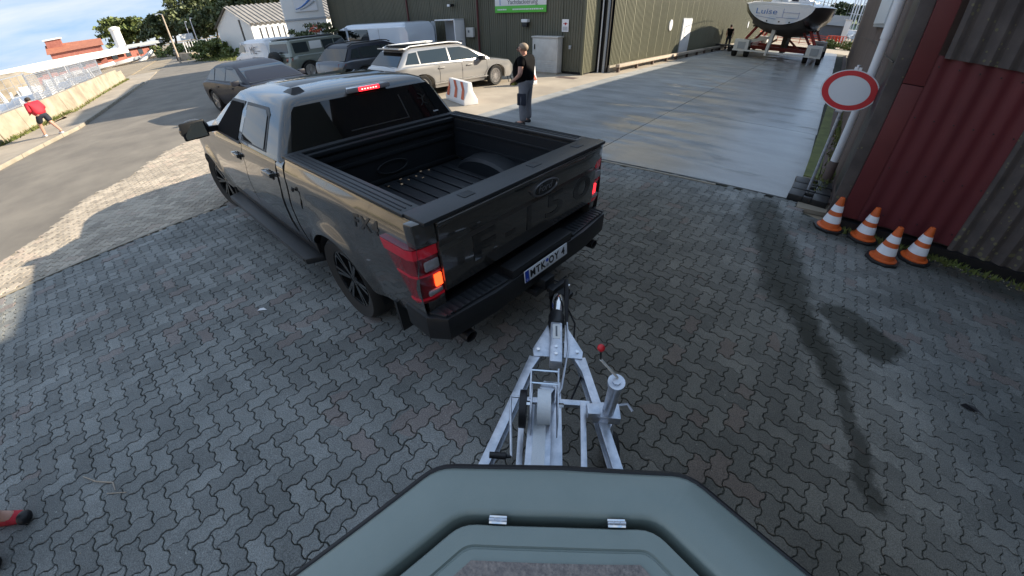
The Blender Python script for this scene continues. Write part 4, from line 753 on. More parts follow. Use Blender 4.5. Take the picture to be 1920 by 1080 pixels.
# bed sides
for s in (-1, 1):
    rings = []
    for y in frange(.13, 1.965, 44):
        zb = zarch(y, .58); zt = 1.425; ring = []
        for k in range(12):
            z = lerp(zb, zt - .03, k / 11); ring.append((s * sideX(y, z), y, z))
        ring += [(s * .915, y, zt), (s * .80, y, zt), (s * .80, y, .90)]
        rings.append(ring)
    b_ = T(); b_.loft(rings, caps=False, closed=False); o = b_.build('bed_side', 'truckpaint', truck, sharp=38)
    # wheel-well liner
    b_ = T(); rg = []
    for k in range(17):
        a = PI * k / 16; rg.append([(s * .97, WY[0] + math.cos(a) * .49, .42 + math.sin(a) * .49), (s * .62, WY[0] + math.cos(a) * .49, .42 + math.sin(a) * .49)])
    b_.loft(rg, caps=False, closed=False); b_.build('wheel_liner', 'black', truck)
    # rail cap with grooves
    b_ = T(); b_.box(s * .79, s * .925, .27, 1.99, 1.425, 1.452); b_.build('rail_cap', 'cap', truck, bevel=.008)
    for k, xo in enumerate((.825, .865, .895)): T().box(s * (xo - .004), s * (xo + .004), .32, 1.93, 1.452, 1.457).build('cap_rib', 'liner', truck)
    # corner of the box beside the tailgate
    b_ = T(); b_.prism([(s * .84, .10), (s * .965, .13), (s * .975, .20), (s * .84, .20)], 1.27, 1.44); b_.build('corner_cap', 'truckpaint', truck, bevel=.012)
    b_ = T(); b_.prism([(s * .84, .12), (s * .955, .14), (s * .955, .24), (s * .84, .24)], .50, .84); b_.build('lower_corner', 'truckpaint', truck, bevel=.01)
# load bed
b_ = T(); b_.box(-.80, .80, .18, 1.90, .88, .905); bed = b_.build('bed_floor', 'liner', truck)
for k in range(9):
    x = -.56 + k * .14; b_ = T(); b_.box(x - .042, x + .042, .26, 1.84, .905, .921); b_.build('floor_rib', 'liner', bed, bevel=.006)
b_ = T(); b_.box(-.81, .81, 1.90, 1.96, .86, 1.425); bh = b_.build('bulkhead', 'liner', truck, bevel=.01)
for z0, z1, d in ((1.30, 1.36, .02), (1.19, 1.23, .014), (1.385, 1.425, .03), (.92, .97, .012)):
    b_ = T(); b_.box(-.78, .78, 1.90 - d, 1.90, z0, z1); b_.build('bulkhead_rib', 'liner', bh, bevel=.005)
b_ = T(); b_.box(-.925, .925, 1.925, 2.0, 1.425, 1.455); b_.build('front_cap', 'cap', truck, bevel=.008)
for s in (-1, 1):
    rg = []
    for k in range(13):
        a = PI * k / 12; rg.append([(s * .80, WY[0] + math.cos(a) * .47, .88 + math.sin(a) * .24), (s * .60, WY[0] + math.cos(a) * .44, .88 + math.sin(a) * .22), (s * .575, WY[0] + math.cos(a) * .40, .88 + math.sin(a) * .19), (s * .575, WY[0] + math.cos(a) * .3, .88)])
    b_ = T(); b_.loft(rg, caps=False, closed=False); b_.build('inner_arch', 'liner', truck)
    b_ = T(); b_.box(s * .785, s * .80, .25, 1.9, .95, 1.40); ip = b_.build('inner_panel', 'liner', truck)
    for z in (1.12, 1.3): b_ = T(); b_.box(s * .775, s * .786, .3, 1.85, z - .012, z + .012); b_.build('panel_rib', 'liner', ip, bevel=.003)
# oval stamping on the bulkhead
q = T(); q.M = Matrix.Translation((-.02, 1.893, 1.07)); rg = []
for R_, y_ in ((.175, 0), (.17, -.012), (.158, -.012), (.153, 0)): rg.append([(R_ * math.cos(a), y_, R_ * .42 * math.sin(a)) for a in [2 * PI * k / 40 for k in range(40)]])
q.loft(rg, caps=False); q.build('oval_stamping', 'cap', bh)
# tailgate
b_ = T(); rg = []
for x in frange(-.835, .835, 9):
    rg.append([(x, .17, .86), (x, .105, .86), (x, .098, 1.05), (x, .098, 1.20), (x, .112, 1.225), (x, .100, 1.26), (x, .085, 1.38), (x, .088, 1.42), (x, .18, 1.425)])
b_.loft(rg); tg_ = b_.build('tailgate', 'truckpaint', truck, bevel=.004, sharp=25)
b_ = T(); b_.box(-.915, .915, .085, .285, 1.425, 1.455); tc_ = b_.build('tailgate_cap', 'cap', truck, bevel=.01)
for x in (-.52, .12, .66):
    b_ = T(); b_.box(x - .045, x + .045, .16, .235, 1.455, 1.459); b_.build('cap_tab', 'liner', tc_, bevel=.003)
b_ = T(); b_.box(-.84, .84, .07, .1, 1.40, 1.426); b_.build('spoiler_lip', 'truckpaint', tg_, bevel=.006)
TG = lambda x, z, y: Matrix.Diagonal((SW, SL, SH, 1)) @ frame((x, y, z), (1, 0, 0), (0, 0, 1))
for ch, x in (('F', -.50), ('-', -.24), ('1', -.04), ('5', .27), ('0', .64)):
    text('tailgate_letter', ch, .30 if ch != '-' else .3, 'emb', TG(x, 1.075, .098), tg_, extrude=.003, sx=1.75 if ch not in '1-' else 1.25, bold=.004)
q = T(); q.M = Matrix.Translation((.12, .088, 1.30)); rg = []
for R_, y_ in ((.150, .01), (.150, -.012), (.143, -.016), (.128, -.016), (.124, -.008)): rg.append([(R_ * math.cos(a), y_, R_ * .42 * math.sin(a)) for a in [2 * PI * k / 40 for k in range(40)]])
q.loft(rg, caps=False); bd = q.build('oval_badge', 'badge', tg_)
q = T(); q.M = Matrix.Translation((.12, .088, 1.30)); rg = []
for R_, y_ in ((.126, -.006), (.05, -.006), (.001, -.006)): rg.append([(R_ * math.cos(a), y_, R_ * .42 * math.sin(a)) for a in [2 * PI * k / 40 for k in range(40)]])
q.loft(rg, caps=False); q.build('badge_plate', 'emb', bd)
mi = TG(.12, 1.30, .081) @ Matrix(((1, .25, 0, 0), (0, 1, 0, 0), (0, 0, 1, 0), (0, 0, 0, 1))); text('badge_script', 'Ford', .085, 'txt', mi, bd, extrude=.001, sx=.95)
b_ = T(); b_.box(-.20, -.04, .07, .1, 1.385, 1.40); b_.build('tailgate_handle', 'black', tg_, bevel=.003)
# tail lights wrap round the corners
for s in (-1, 1):
    def lens(z0, z1, xi0, xi1, yf0, yf1, out, m_, nm, par, back=True):
        b_ = T(); rg = []
        for z, xi, yf in ((z0, xi0, yf0), (z1, xi1, yf1)):
            rg.append([(s * xi, .125 - out, z), (s * .93, .128 - out, z), (s * (.985 + out), .145 - out * .5, z), (s * (1.001 + out), .19, z), (s * (1.003 + out), yf, z), (s * .9, yf, z), (s * xi, .2, z)])
        b_.loft(rg); return b_.build(nm, m_, par, bevel=.0)
    tl = lens(.82, 1.27, .835, .845, .20, .44, 0.0, 'redlens', 'tail_light', truck)
    lens(1.19, 1.262, .84, .842, .41, .43, .004, 'redlens2', 'red_band', tl)
    b_ = T(); b_.box(s * .845, s * .945, .112, .13, 1.085, 1.16); b_.build('reversing_lens', 'clearlens', tl, bevel=.012); lens(1.045, 1.06, .84, .84, .30, .32, .006, 'redlens2', 'red_band', tl)
    b_ = T(); b_.box(s * .85, s * .95, .112, .13, .875, .92); b_.build('lower_lens', 'clearlens', tl, bevel=.012); lens(.845, .865, .84, .84, .22, .23, .006, 'redlens2', 'red_band', tl)
    b_ = T(); b_.box(s * .845, s * .895, .11, .126, .935, 1.035); b_.build('lit_lamp', 'lamp' if s < 0 else 'brake', tl, bevel=.006)
# bumper, step pads, plate, hitch, exhausts
b_ = T(); pl = [(-1.0, .36), (-1.005, .12), (-.93, .0), (-.55, -.04), (.55, -.04), (.93, .0), (1.005, .12), (1.0, .36)]; b_.prism(pl, .50, .72); bm_ = b_.build('rear_bumper', 'black', truck, bevel=.025)
for s in (-1, 1):
    b_ = T(); b_.prism([(s * .40, -.02), (s * .93, .02), (s * .97, .13), (s * .40, .11)], .72, .742); sp_ = b_.build('step_pad', 'cap', bm_, bevel=.006)
    b_ = T(); [b_.box(s * (.45 + .045 * k), s * (.465 + .045 * k), .0, .11, .742, .748) for k in range(11)]; b_.build('tread_ribs', 'liner', bm_)
b_ = T(); b_.box(-.36, .36, -.03, .1, .70, .80); b_.build('plate_recess', 'black', bm_, bevel=.01)
pm = Matrix.Translation((0, -.056, .685)) @ Matrix.Rotation(math.radians(-6), 4, 'X')
q = T(); q.M = pm; q.box(-.262, .262, -.004, .004, -.058, .058); pp_ = q.build('number_plate', 'plate', truck, bevel=.003)
q = T(); q.M = pm; q.box(-.258, -.215, -.0055, -.003, -.054, .054); q.build('blue_strip', 'eublue', pp_)
PF = lambda x: Matrix.Diagonal((SW, SL, SH, 1)) @ pm @ frame((x, -.0055, 0), (1, 0, 0), (0, 0, 1))
for s_, x_ in (('M', -.172), ('T', -.108), ('K', -.05), ('O', .055), ('Y', .122), ('4', .205)): text('plate_character', s_, .098, 'ink', PF(x_) @ Matrix.Translation((0, 0.0, 0)), pp_, extrude=.0006, sx=.82, bold=.003)
text('plate_character', 'D', .03, 'plate', PF(-.237) @ Matrix.Translation((0, -.035, 0)), pp_, extrude=.0006)
for z_, m_ in ((.026, 'eublue'), (-.024, 'greymetal')):
    q = T(); q.M = pm @ Matrix.Translation((.002, -.0045, z_)); q.lathe([(.0165, -.002), (.0165, 0), (.001, 0)], 16, 'y'); q.build('seal', m_, pp_)
b_ = T(); b_.box(-.06, .06, -.10, .2, .42, .53); b_.box(-.12, .12, -.06, .15, .36, .42); ht = b_.build('hitch_receiver', 'black', truck, bevel=.008)
b_ = T(); b_.box(-.04, .04, -.30, -.1, .40, .45); b_.box(-.09, .09, -.2, -.16, .38, .50); b_.tube([(0, -.27, .44), (0, -.27, .50)], .02, 10); b_.build('ball_mount', 'black', ht, bevel=.004)
q = T(); q.ell((0, -.27, .525), (.025, .027, .028)); q.build('tow_ball', 'chrome', ht)
b_ = T(); b_.tube([(.05, -.02, .47), (.12, -.1, .40), (.2, -.12, .43)], .008, 6); b_.build('cable', 'ink', ht)
for s in (-1, 1):
    q = T(); q.M = Matrix.Translation((s * .78, 0, 0)); q.lathe([(.048, .30), (.048, -.02), (.04, -.02), (.038, .28)], 18, 'y', (0, 0, .42)); q.build('exhaust_tip', 'ink', truck)
    b_ = T(); b_.box(s * .78, s * .99, .50, .53, .30, .62); b_.build('mud_flap', 'black', truck)
# chassis under the body
b_ = T(); b_.box(-.68, .68, .25, 5.5, .42, .60); b_.box(-.45, .45, 3.5, 5.3, .35, .9); b_.build('chassis', 'ink', truck)
b_ = T(); b_.tube([(-.85, 1.24, .40), (.85, 1.24, .40)], .06, 8); b_.box(-.13, .13, 1.1, 1.4, .28, .5); b_.build('rear_axle', 'ink', truck)
# cab body with hood
rings = []
for y in frange(2.0, 5.885, 76):
    zt = interp(y, ZT); zb = zarch(y, .50); cr = .05 + .03 * min(1, max(0, (y - 4.2))); wdt = 1.0; ring = []
    xi = .60 if any(abs(y - wy) < AR for wy in WY[1:]) else .85
    left = [(0, .50), (xi, .50), (xi, max(.5, zb - .02))]
    N_ = 11
    for k in range(N_): z = lerp(zb, zt - .045, k / (N_ - 1)); left.append((sideX(y, min(z, 1.39)) * (1 - .0 * k), z))
    xt = sideX(y, min(zt, 1.36)); left += [(xt - .025, zt - .012), (xt - .07, zt + .005), (xt * .62, zt + cr * .62), (xt * .5, zt + cr * .8), (0, zt + cr)]
    ring = [(-x, y, z) for x, z in left] + [(x, y, z) for x, z in reversed(left[1:-1])]
    rings.append(ring)
b_ = T(); b_.loft(rings); b_.build('cab_body', 'truckpaint', truck, sharp=34)
# greenhouse: rounded rectangles by level
def rrect(x, y0, y1, rad, z, n=6, bow=.0):
    pts = []
    for cx_, cy_, a0 in ((x - rad, y1 - rad, 0), (-x + rad, y1 - rad, 90), (-x + rad, y0 + rad, 180), (x - rad, y0 + rad, 270)):
        for k in range(n): a = math.radians(a0 + 90 * k / (n - 1)); pts.append((cx_ + rad * math.cos(a), cy_ + rad * math.sin(a), z))
    return pts
LV = [(.945, 2.0, 4.42, .10, 1.38), (.93, 2.0, 4.38, .10, 1.43), (.80, 2.09, 3.88, .10, 1.70), (.735, 2.13, 3.66, .11, 1.81), (.70, 2.17, 3.56, .12, 1.865), (.62, 2.25, 3.46, .14, 1.90), (.40, 2.45, 3.25, .14, 1.925), (.1, 2.7, 3.0, .05, 1.93)]
b_ = T(); b_.loft([rrect(*l_) for l_ in LV]); cab = b_.build('cab_roof', 'truckpaint', truck, sharp=40)
def lvl(z):   # half width, rear y, front y at height z
    for a, b in zip(LV, LV[1:]):
        if z <= b[4]: t = (z - a[4]) / (b[4] - a[4]); return [lerp(a[i], b[i], t) for i in range(3)]
    return LV[-1][:3]
def side_patch(pts, out, m_, nm, par, s):
    """pts: (fraction along the side, z) outline on the greenhouse side, made as a solid plate"""
    q_ = T(); P_ = []
    for y, z in pts: x = lvl(z)[0]; P_.append((s * (x + out), y, z + out * .3))
    Q_ = [(p[0] - s * .012, p[1], p[2]) for p in P_]; n_ = len(P_)
    q_.add(P_ + Q_, [tuple(range(n_)), tuple(range(2 * n_ - 1, n_ - 1, -1))] + [(i, (i + 1) % n_, n_ + (i + 1) % n_, n_ + i) for i in range(n_)]); return q_.build(nm, m_, par)
for s in (-1, 1):
    # rear door glass; front pane a matt black plate painting the dark cab inside
    side_patch([(2.36, 1.415), (3.10, 1.415), (3.10, 1.79), (2.50, 1.79), (2.42, 1.74)], .006, 'black', 'window_frame', cab, s)
    side_patch([(2.41, 1.435), (3.06, 1.435), (3.06, 1.765), (2.54, 1.765), (2.465, 1.72)], .010, 'glass', 'window', cab, s)
    side_patch([(3.17, 1.36), (4.16, 1.375), (3.62, 1.79), (3.17, 1.79)], .006, 'black', 'window_frame', cab, s)
    side_patch([(3.21, 1.39), (4.07, 1.40), (3.60, 1.765), (3.21, 1.765)], .010, 'tshirt', 'window', cab, s)
    # doors, proud of the body
    for y0, y1 in ((2.16, 3.12), (3.135, 4.16)):
        rg = []
        for y in frange(y0, y1, 14):
            zb = max(.56, zarch(y, .56) + .02) ; rg.append([(s * (sideX(y, z) + .007), y, z) for z in frange(zb, 1.375, 10)])
        b_ = T(); b_.loft(rg, caps=False, closed=False); dr = b_.build('door', 'truckpaint', truck, sharp=40)
        b_ = T(); hy = y1 - .70 if y0 < 3 else y1 - .85; b_.box(s * (sideX(hy, 1.2) + .0), s * (sideX(hy, 1.2) + .045), y0 + .08, y0 + .30, 1.195, 1.24); b_.build('handle', 'truckpaint', dr, bevel=.012)
        b_ = T(); b_.box(s * .975, s * .985, y0 + .10, y0 + .22, 1.165, 1.25); b_.build('handle_recess', 'ink', dr, bevel=.004)
        for yy in (y0 - .008, y1 + .001):
            rg = [[(s * (sideX(yy, z) + .0025), yy, z), (s * (sideX(yy, z) + .0025), yy + .011, z)] for z in frange(.6, 1.38, 8)]
            b_ = T(); b_.loft(rg, caps=False, closed=False); b_.build('door_gap', 'ink', dr)
    # sill and running board
    b_ = T(); b_.box(s * .86, s * .955, 1.85, 4.35, .44, .56); b_.build('sill', 'black', truck, bevel=.01)
    b_ = T(); b_.prism([(s * .93, 1.78), (s * 1.09, 1.86), (s * 1.09, 4.22), (s * .93, 4.3)], .37, .44); rb_ = b_.build('running_board', 'black', truck, bevel=.015)
    b_ = T(); b_.box(s * 1.085, s * 1.096, 1.9, 4.15, .40, .425); b_.build('board_trim', 'decal', rb_)
    # mirrors
    q = T(); q.M = Matrix.Translation((s * 1.16, 4.02, 1.47)); q.ell((0, 0, 0), (.15, .06, .125), 16, 10)
    q.v = [(v[0], v[1], v[2]) for v in q.v]; mr_ = q.build('mirror', 'truckpaint', truck)
    q = T(); q.M = Matrix.Translation((s * 1.17, 3.955, 1.47)); q.prism([(-.125, 0), (.125, 0), (.125, .03), (-.125, .03)], -.11, .11); mh_ = q.build('mirror_rim', 'black', mr_, bevel=.02)
    q = T(); q.M = Matrix.Translation((s * 1.17, 3.944, 1.47)) @ Matrix.Rotation(-.12, 4, 'X') @ Matrix.Rotation(s * .15, 4, 'Z'); q.box(-.105, .105, 0, .005, -.09, .09); q.build('mirror_glass', 'chrome', mr_, bevel=.0)
    b_ = T(); b_.beam((s * .93, 4.04, 1.42), (s * 1.08, 4.02, 1.44), .06, .07); b_.build('mirror_arm', 'black', mr_)
    # head lamp and front arch liner
    b_ = T(); b_.prism([(s * .70, 5.86), (s * .93, 5.72), (s * .955, 5.5), (s * .7, 5.7)], .88, 1.12); b_.build('headlight', 'clearlens', truck, bevel=.01)
    rg = []
    for k in range(17): a = PI * k / 16; rg.append([(s * .96, WY[1] + math.cos(a) * .49, .42 + math.sin(a) * .49), (s * .60, WY[1] + math.cos(a) * .49, .42 + math.sin(a) * .49)])
    b_ = T(); b_.loft(rg, caps=False, closed=False); b_.build('wheel_liner', 'black', truck)
b_ = T(); b_.prism([(-.93, 5.74), (.93, 5.74), (.90, 5.93), (-.90, 5.93)], .45, .68); b_.build('front_bumper', 'black', truck, bevel=.02)
b_ = T(); b_.box(-.66, .66, 5.86, 5.90, .72, 1.08); b_.build('grille', 'black', truck, bevel=.01)
# fuel door on the left bed side, decal
q = T(); rg = [[(-(sideX(y, z) + .004), y, z) for z in frange(1.02, 1.19, 4)] for y in frange(1.72, 1.90, 4)]; q.loft(rg, caps=False, closed=False); fd = q.build('fuel_door', 'truckpaint', truck)
q = T(); q.M = Matrix.Translation((-.986, 1.81, 1.19)); q.ell((0, 0, 0), (.012, .02, .022), 10, 6); q.build('fuel_cap', 'ink', fd)
for c_, y_ in (('F', .79), ('X', .672), ('4', .555)):      # raised letters that follow the curve of the bed side
    o = text('side_decal', c_, .145, 'decal', Matrix.Identity(4), truck, extrude=.0006, sx=1.15, bold=.004)
    for v in o.data.vertices:
        yy = y_ - v.co.x; zz = 1.245 + v.co.y - .12 * (yy - .66); v.co = Vector((-(sideX(yy, zz) + .003 + v.co.z) * SW, yy * SL, zz * SH))
# rear window of the cab
def rear_pt(x, z, out): l_ = lvl(z); return (x, l_[1] - out, z)
def rear_patch(pts, out, m_, nm, par, th_=.01):
    q_ = T(); P_ = [rear_pt(x, z, out) for x, z in pts]; Q_ = [(p[0], p[1] + th_, p[2]) for p in P_]; n_ = len(P_)
    q_.add(P_ + Q_, [tuple(range(n_)), tuple(range(2 * n_ - 1, n_ - 1, -1))] + [(i, (i + 1) % n_, n_ + (i + 1) % n_, n_ + i) for i in range(n_)]); return q_.build(nm, m_, par)
rw = rear_patch([(-.84, 1.455), (.84, 1.455), (.80, 1.55), (.705, 1.78), (.67, 1.815), (-.67, 1.815), (-.705, 1.78), (-.80, 1.55)], .008, 'glass', 'rear_window', cab)
for z_ in (1.50,): rear_patch([(-.28, z_), (.33, z_), (.33, z_ + .008), (-.28, z_ + .008)], .013, 'decal', 'slider_frame', rw)
rear_patch([(.33, 1.50), (.342, 1.50), (.31, 1.74), (.30, 1.74)], .013, 'decal', 'slider_frame', rw)
q = T(); gx = .55
for a, b in (((0, .0), (.012, .07)), ((-.05, .05), (.0, .04)), ((.0, .04), (.05, .075)), ((-.03, -.03), (.0, .0)), ((.0, .0), (.05, -.02)), ((.012, .07), (-.03, .10))):
    p0, p1 = rear_pt(gx + a[0], 1.62 + a[1], .014), rear_pt(gx + b[0], 1.62 + b[1], .014); q.beam(p0, p1, .012, .002, up=(0, 1, 0))
q.build('window_sticker', 'decal', rw); rear_patch([(.64, 1.50), (.70, 1.50), (.70, 1.512), (.64, 1.512)], .013, 'greymetal', 'window_label', rw)
b_ = T(); b_.prism([(-.20, 2.095), (.24, 2.095), (.20, 2.20), (-.16, 2.20)], 1.838, 1.888); bl_ = b_.build('brake_light_housing', 'clearlens', cab, bevel=.012)
b_ = T(); b_.box(-.085, .12, 2.085, 2.12, 1.843, 1.884); b_.build('third_brake_light', 'brake', bl_, bevel=.006)
b_ = T()
for k in range(6): b_.box(-.062 + k * .028, -.05 + k * .028, 2.081, 2.086, 1.858, 1.868)
b_.build('lamp_segments', 'brakedot', bl_)
# glass roof, fin antenna, windscreen
q = T(); q.add([(-.48, 2.62, 1.917), (.48, 2.62, 1.917), (.48, 3.36, 1.906), (-.48, 3.36, 1.906), (-.44, 2.66, 1.936), (.44, 2.66, 1.936), (.44, 3.32, 1.926), (-.44, 3.32, 1.926)], [(4, 5, 6, 7), (0, 1, 5, 4), (1, 2, 6, 5), (2, 3, 7, 6), (3, 0, 4, 7)]); q.build('roof_glass', 'glass', cab)
q = T(); q.add([(-.60, 2.30, 1.90), (-.47, 2.30, 1.90), (-.48, 2.52, 1.905), (-.59, 2.52, 1.905), (-.565, 2.33, 1.955), (-.505, 2.33, 1.955), (-.51, 2.46, 1.935), (-.56, 2.46, 1.935)], [(4, 5, 6, 7), (0, 1, 5, 4), (1, 2, 6, 5), (2, 3, 7, 6), (3, 0, 4, 7)]); q.build('roof_antenna', 'black', cab, bevel=.006)
q = T(); fp = lambda x, z, o_: (x, lvl(z)[2] + o_, z); P_ = [fp(-.84, 1.44, .01), fp(.84, 1.44, .01), fp(.70, 1.80, .01), fp(-.70, 1.80, .01)]; q.add(P_ + [(p[0], p[1] - .02, p[2]) for p in P_], [(0, 1, 2, 3), (0, 1, 5, 4), (1, 2, 6, 5), (2, 3, 7, 6), (3, 0, 4, 7)]); q.build('windscreen', 'glass', cab)
for i, wy in enumerate(WY):
    for s in (-1, 1): wheel(truck, s * .865 * SW, wy * SL, .405, .405, .30, 'blackrim', 6, s, steer=(.16 if i else 0))
# fallen leaves in the bed
MT['dryleaf'] = mat('dry_leaf', (0.42, 0.24, 0.12), 0.8, c2=(0.55, 0.40, 0.25), scale=40)
for k in range(15):
    x = -.70 + k * .075 + random.gauss(0, .02); y = 1.79 + random.gauss(0, .03) - (.08 if k % 4 == 0 else 0)
    p_ = Matrix.Translation((TX, TY, 0)) @ Matrix.Rotation(TA, 4, 'Z') @ Vector((x * SW, y * SL, (.9235) * SH))
    q = B(); a_ = random.uniform(0, 6); L_ = random.uniform(.016, .03); pts = [(L_, 0, .004), (L_ * .3, L_ * .5, .0), (-L_ * .7, L_ * .35, .006), (-L_, 0, .001), (-L_ * .6, -L_ * .4, .007), (L_ * .3, -L_ * .45, .003)]
    q.add(pts + [(0, 0, .010)], [(i, (i + 1) % 6, 6) for i in range(6)]); o = q.build('leaf', 'dryleaf'); o.location = p_; o.rotation_euler = (0, 0, a_)
    tag(o, 'small dry leaf lying in the load bed against the bulkhead', 'leaf', 'dry leaves scattered along the front of the load bed')

# ================================================================== TRAILER DRAWBAR
tr = thing('boat_trailer', 'galvanised boat trailer drawbar with winch coupled to the pickup', 'boat trailer', (-.6, 1.0, 0))
def tb(b_, nm, m_, par=None, **k): b_.v = [(v[0] + .6, v[1] - 1.0, v[2]) for v in b_.v]; return b_.build(nm, m_, par or tr, **k)
ax_f = Vector((-.540, .842, 0)); ax_r = Vector((.842, .540, 0))
bL0, bL1, bR0, bR1 = Vector((-.912, 1.338, .47)), Vector((-.55, .04, .47)), Vector((-.650, 1.525, .47)), Vector((.33, .60, .47))
bL1 = Vector((-.697, .584, .47)); bL1 = bL1 + (bL1 - bL0) * 1.5; bR1 = Vector((-.140, .991, .47)); bR1 = bR1 + (bR1 - bR0) * 1.5
for a, b in ((bL0, bL1), (bR0, bR1)):
    b_ = B(); b_.beam(a, b, .052, .014); b_.beam(a + Vector((0, 0, -.045)), b + Vector((0, 0, -.045)), .016, .09); b_.beam(a + Vector((0, 0, -.092)), b + Vector((0, 0, -.092)), .052, .012); tb(b_, 'side_rail', 'zinc', bevel=.002)
a1 = ax_f; 
for s_, a in ((-1, bL0), (1, bR0)):
    e = a - (bL1 - bL0 if s_ < 0 else bR1 - bR0).normalized() * .0; tip = Vector((-.86, 1.56, .455)) + ax_r * s_ * .06; b_ = B(); b_.beam(a + (a - (bL1 if s_ < 0 else bR1)).normalized() * -.12 + Vector((0, 0, -.02)), tip, .045, .05); tb(b_, 'inner_rail', 'zinc', bevel=.003)
    b_ = B(); b_.prism([tuple((tip + ax_f * .16 + ax_r * s_ * .00).xy), tuple((tip + ax_f * -.10 + ax_r * s_ * .11).xy), tuple((tip + ax_f * -.16 + ax_r * s_ * .10).xy), tuple((tip + ax_f * -.16 + ax_r * s_ * -.02).xy)], .478, .486); o_ = tb(b_, 'gusset_plate', 'zinc', bevel=.002)
    c_ = tip + ax_f * -.11 + ax_r * s_ * .07; b_ = B(); b_.tube([(c_.x, c_.y, .484), (c_.x, c_.y, .50)], .013, 6); tb(b_, 'bolt', 'chrome', o_)
# coupling head
c0, c1 = Vector((-.74, 1.345, .50)), Vector((-1.01, 1.79, .50))
b_ = B(); b_.beam(c0, c0.lerp(c1, .72), .085, .085); tb(b_, 'draw_tube', 'zinc', bevel=.018)
b_ = B(); b_.tube([c0.lerp(c1, .70), c0.lerp(c1, .76), c0.lerp(c1, .82), c0.lerp(c1, .88), c0.lerp(c1, .96)], [.056, .064, .055, .062, .05], 16); tb(b_, 'rubber_gaiter', 'black')
b_ = B(); b_.tube([c0.lerp(c1, .95), c0.lerp(c1, 1.12), c0.lerp(c1, 1.3), c0.lerp(c1, 1.38)], [.050, .056, .058, .034], 16); tb(b_, 'coupling_head', 'chrome')
b_ = B(); hb = c0.lerp(c1, .98) + ax_r * .075; b_.tube([hb + Vector((0, 0, -.02)) - ax_f * .12, hb, hb + ax_f * .16 + Vector((0, 0, .07)), hb + ax_f * .30 + Vector((0, 0, .10))], [.010, .014, .02, .016], 8); tb(b_, 'handbrake_lever', 'ink')
b_ = B(); b_.tube([hb - ax_f * .1, hb - ax_f * .35, Vector((-.62, 1.22, .5)), Vector((-.60, 1.1, .5))], .007, 6); tb(b_, 'brake_rod', 'zinc')
b_ = B(); b_.tube([hb + ax_f * .1, hb + ax_r * .07 + Vector((0, 0, -.1)), hb + ax_r * .05 - ax_f * .2 + Vector((0, 0, -.12)), Vector((-.60, 1.45, .40)), Vector((-.56, 1.2, .36))], .007, 6); tb(b_, 'brake_cable', 'ink')
for k in range(2): q_ = c0.lerp(c1, .12 + .12 * k); b_ = B(); b_.tube([q_ + Vector((0, 0, .04)), q_ + Vector((0, 0, .05))], .012, 6); tb(b_, 'bolt', 'chrome')
q_ = c0.lerp(c1, .52) + Vector((0, 0, .0435)); b_ = B(); b_.beam(q_ - ax_f * .07, q_ + ax_f * .07, .05, .002); tb(b_, 'maker_plate', 'whitem'); b_ = B(); b_.beam(q_ - ax_f * .05, q_ + ax_f * .05, .012, .006); tb(b_, 'plate_print', 'txt')
# cross member and inner rails
cr = [Vector((-.77, 1.03, .465)), Vector((-.44, 1.245, .465))]
b_ = B(); b_.beam(cr[0], cr[1], .035, .03); tb(b_, 'cross_member', 'zinc', bevel=.002)
for a, b in ((Vector((-.760, 1.012, .47)), Vector((-.549, .698, .47))), (Vector((-.473, 1.222, .47)), Vector((-.281, .891, .47)))):
    b = b + (b - a) * 1.6; b_ = B(); b_.beam(a, b, .032, .03); tb(b_, 'inner_rail', 'zinc', bevel=.002)
b_ = B(); b_.beam(Vector((-.70, 1.24, .455)), Vector((.1, -.0, .455)), .11, .05); tb(b_, 'keel_beam', 'zinc', bevel=.004)
b_ = B(); b_.beam(Vector((-.60, .96, .66)), Vector((-.14, .22, .60)), .062, .004); tb(b_, 'winch_strap', 'strap')
b_ = B(); b_.beam(Vector((-.60, .96, .645)), Vector((-.16, .24, .585)), .12, .02); tb(b_, 'channel', 'zinc', bevel=.002)
# winch on its post
wc = Vector((-.565, .935, .70))
b_ = B(); b_.beam(Vector((-.62, 1.06, .45)), Vector((-.60, 1.02, .74)), .07, .05, up=(0, 1, 0)); tb(b_, 'winch_post', 'zinc', bevel=.003)
for s_ in (-1, 1):
    o_ = wc + ax_r * s_ * .066; pr = []
    for k in range(15): a = math.radians(-10 + 200 * k / 14); pr.append(o_ + ax_f * (math.cos(a) * .115) + Vector((0, 0, math.sin(a) * .10)))
    pr = [o_ + ax_f * .13 + Vector((0, 0, -.06))] + pr + [o_ - ax_f * .13 + Vector((0, 0, -.06))]
    b_ = B(); n_ = len(pr); b_.add([p for p in pr] + [p + ax_r * .005 for p in pr], [tuple(range(n_)), tuple(range(2 * n_ - 1, n_ - 1, -1))] + [(i, (i + 1) % n_, n_ + (i + 1) % n_, n_ + i) for i in range(n_)]); wp = tb(b_, 'winch_plate', 'zinc', bevel=.001)
    b_ = B(); b_.tube([wc + ax_r * s_ * .07 + Vector((0, 0, .02)), wc + ax_r * s_ * .10 + Vector((0, 0, .02))], .013, 6); tb(b_, 'bolt', 'chrome', wp)
rg = []
for R_, t_ in ((.03, -.034), (.088, -.034), (.088, .034), (.03, .034)):
    rg.append([wc + ax_r * t_ + ax_f * R_ * math.cos(a) + Vector((0, 0, R_ * math.sin(a))) for a in [2 * PI * k / 24 for k in range(24)]])
b_ = B(); b_.loft(rg); tb(b_, 'strap_drum', 'strap')
for k, (d_, z_) in enumerate(((.10, .06), (.15, .10))):
    b_ = B(); b_.tube([wc + ax_f * d_ - ax_r * .072 + Vector((0, 0, z_)), wc + ax_f * d_ + ax_r * .072 + Vector((0, 0, z_))], .007, 6); tb(b_, 'winch_bar', 'chrome')
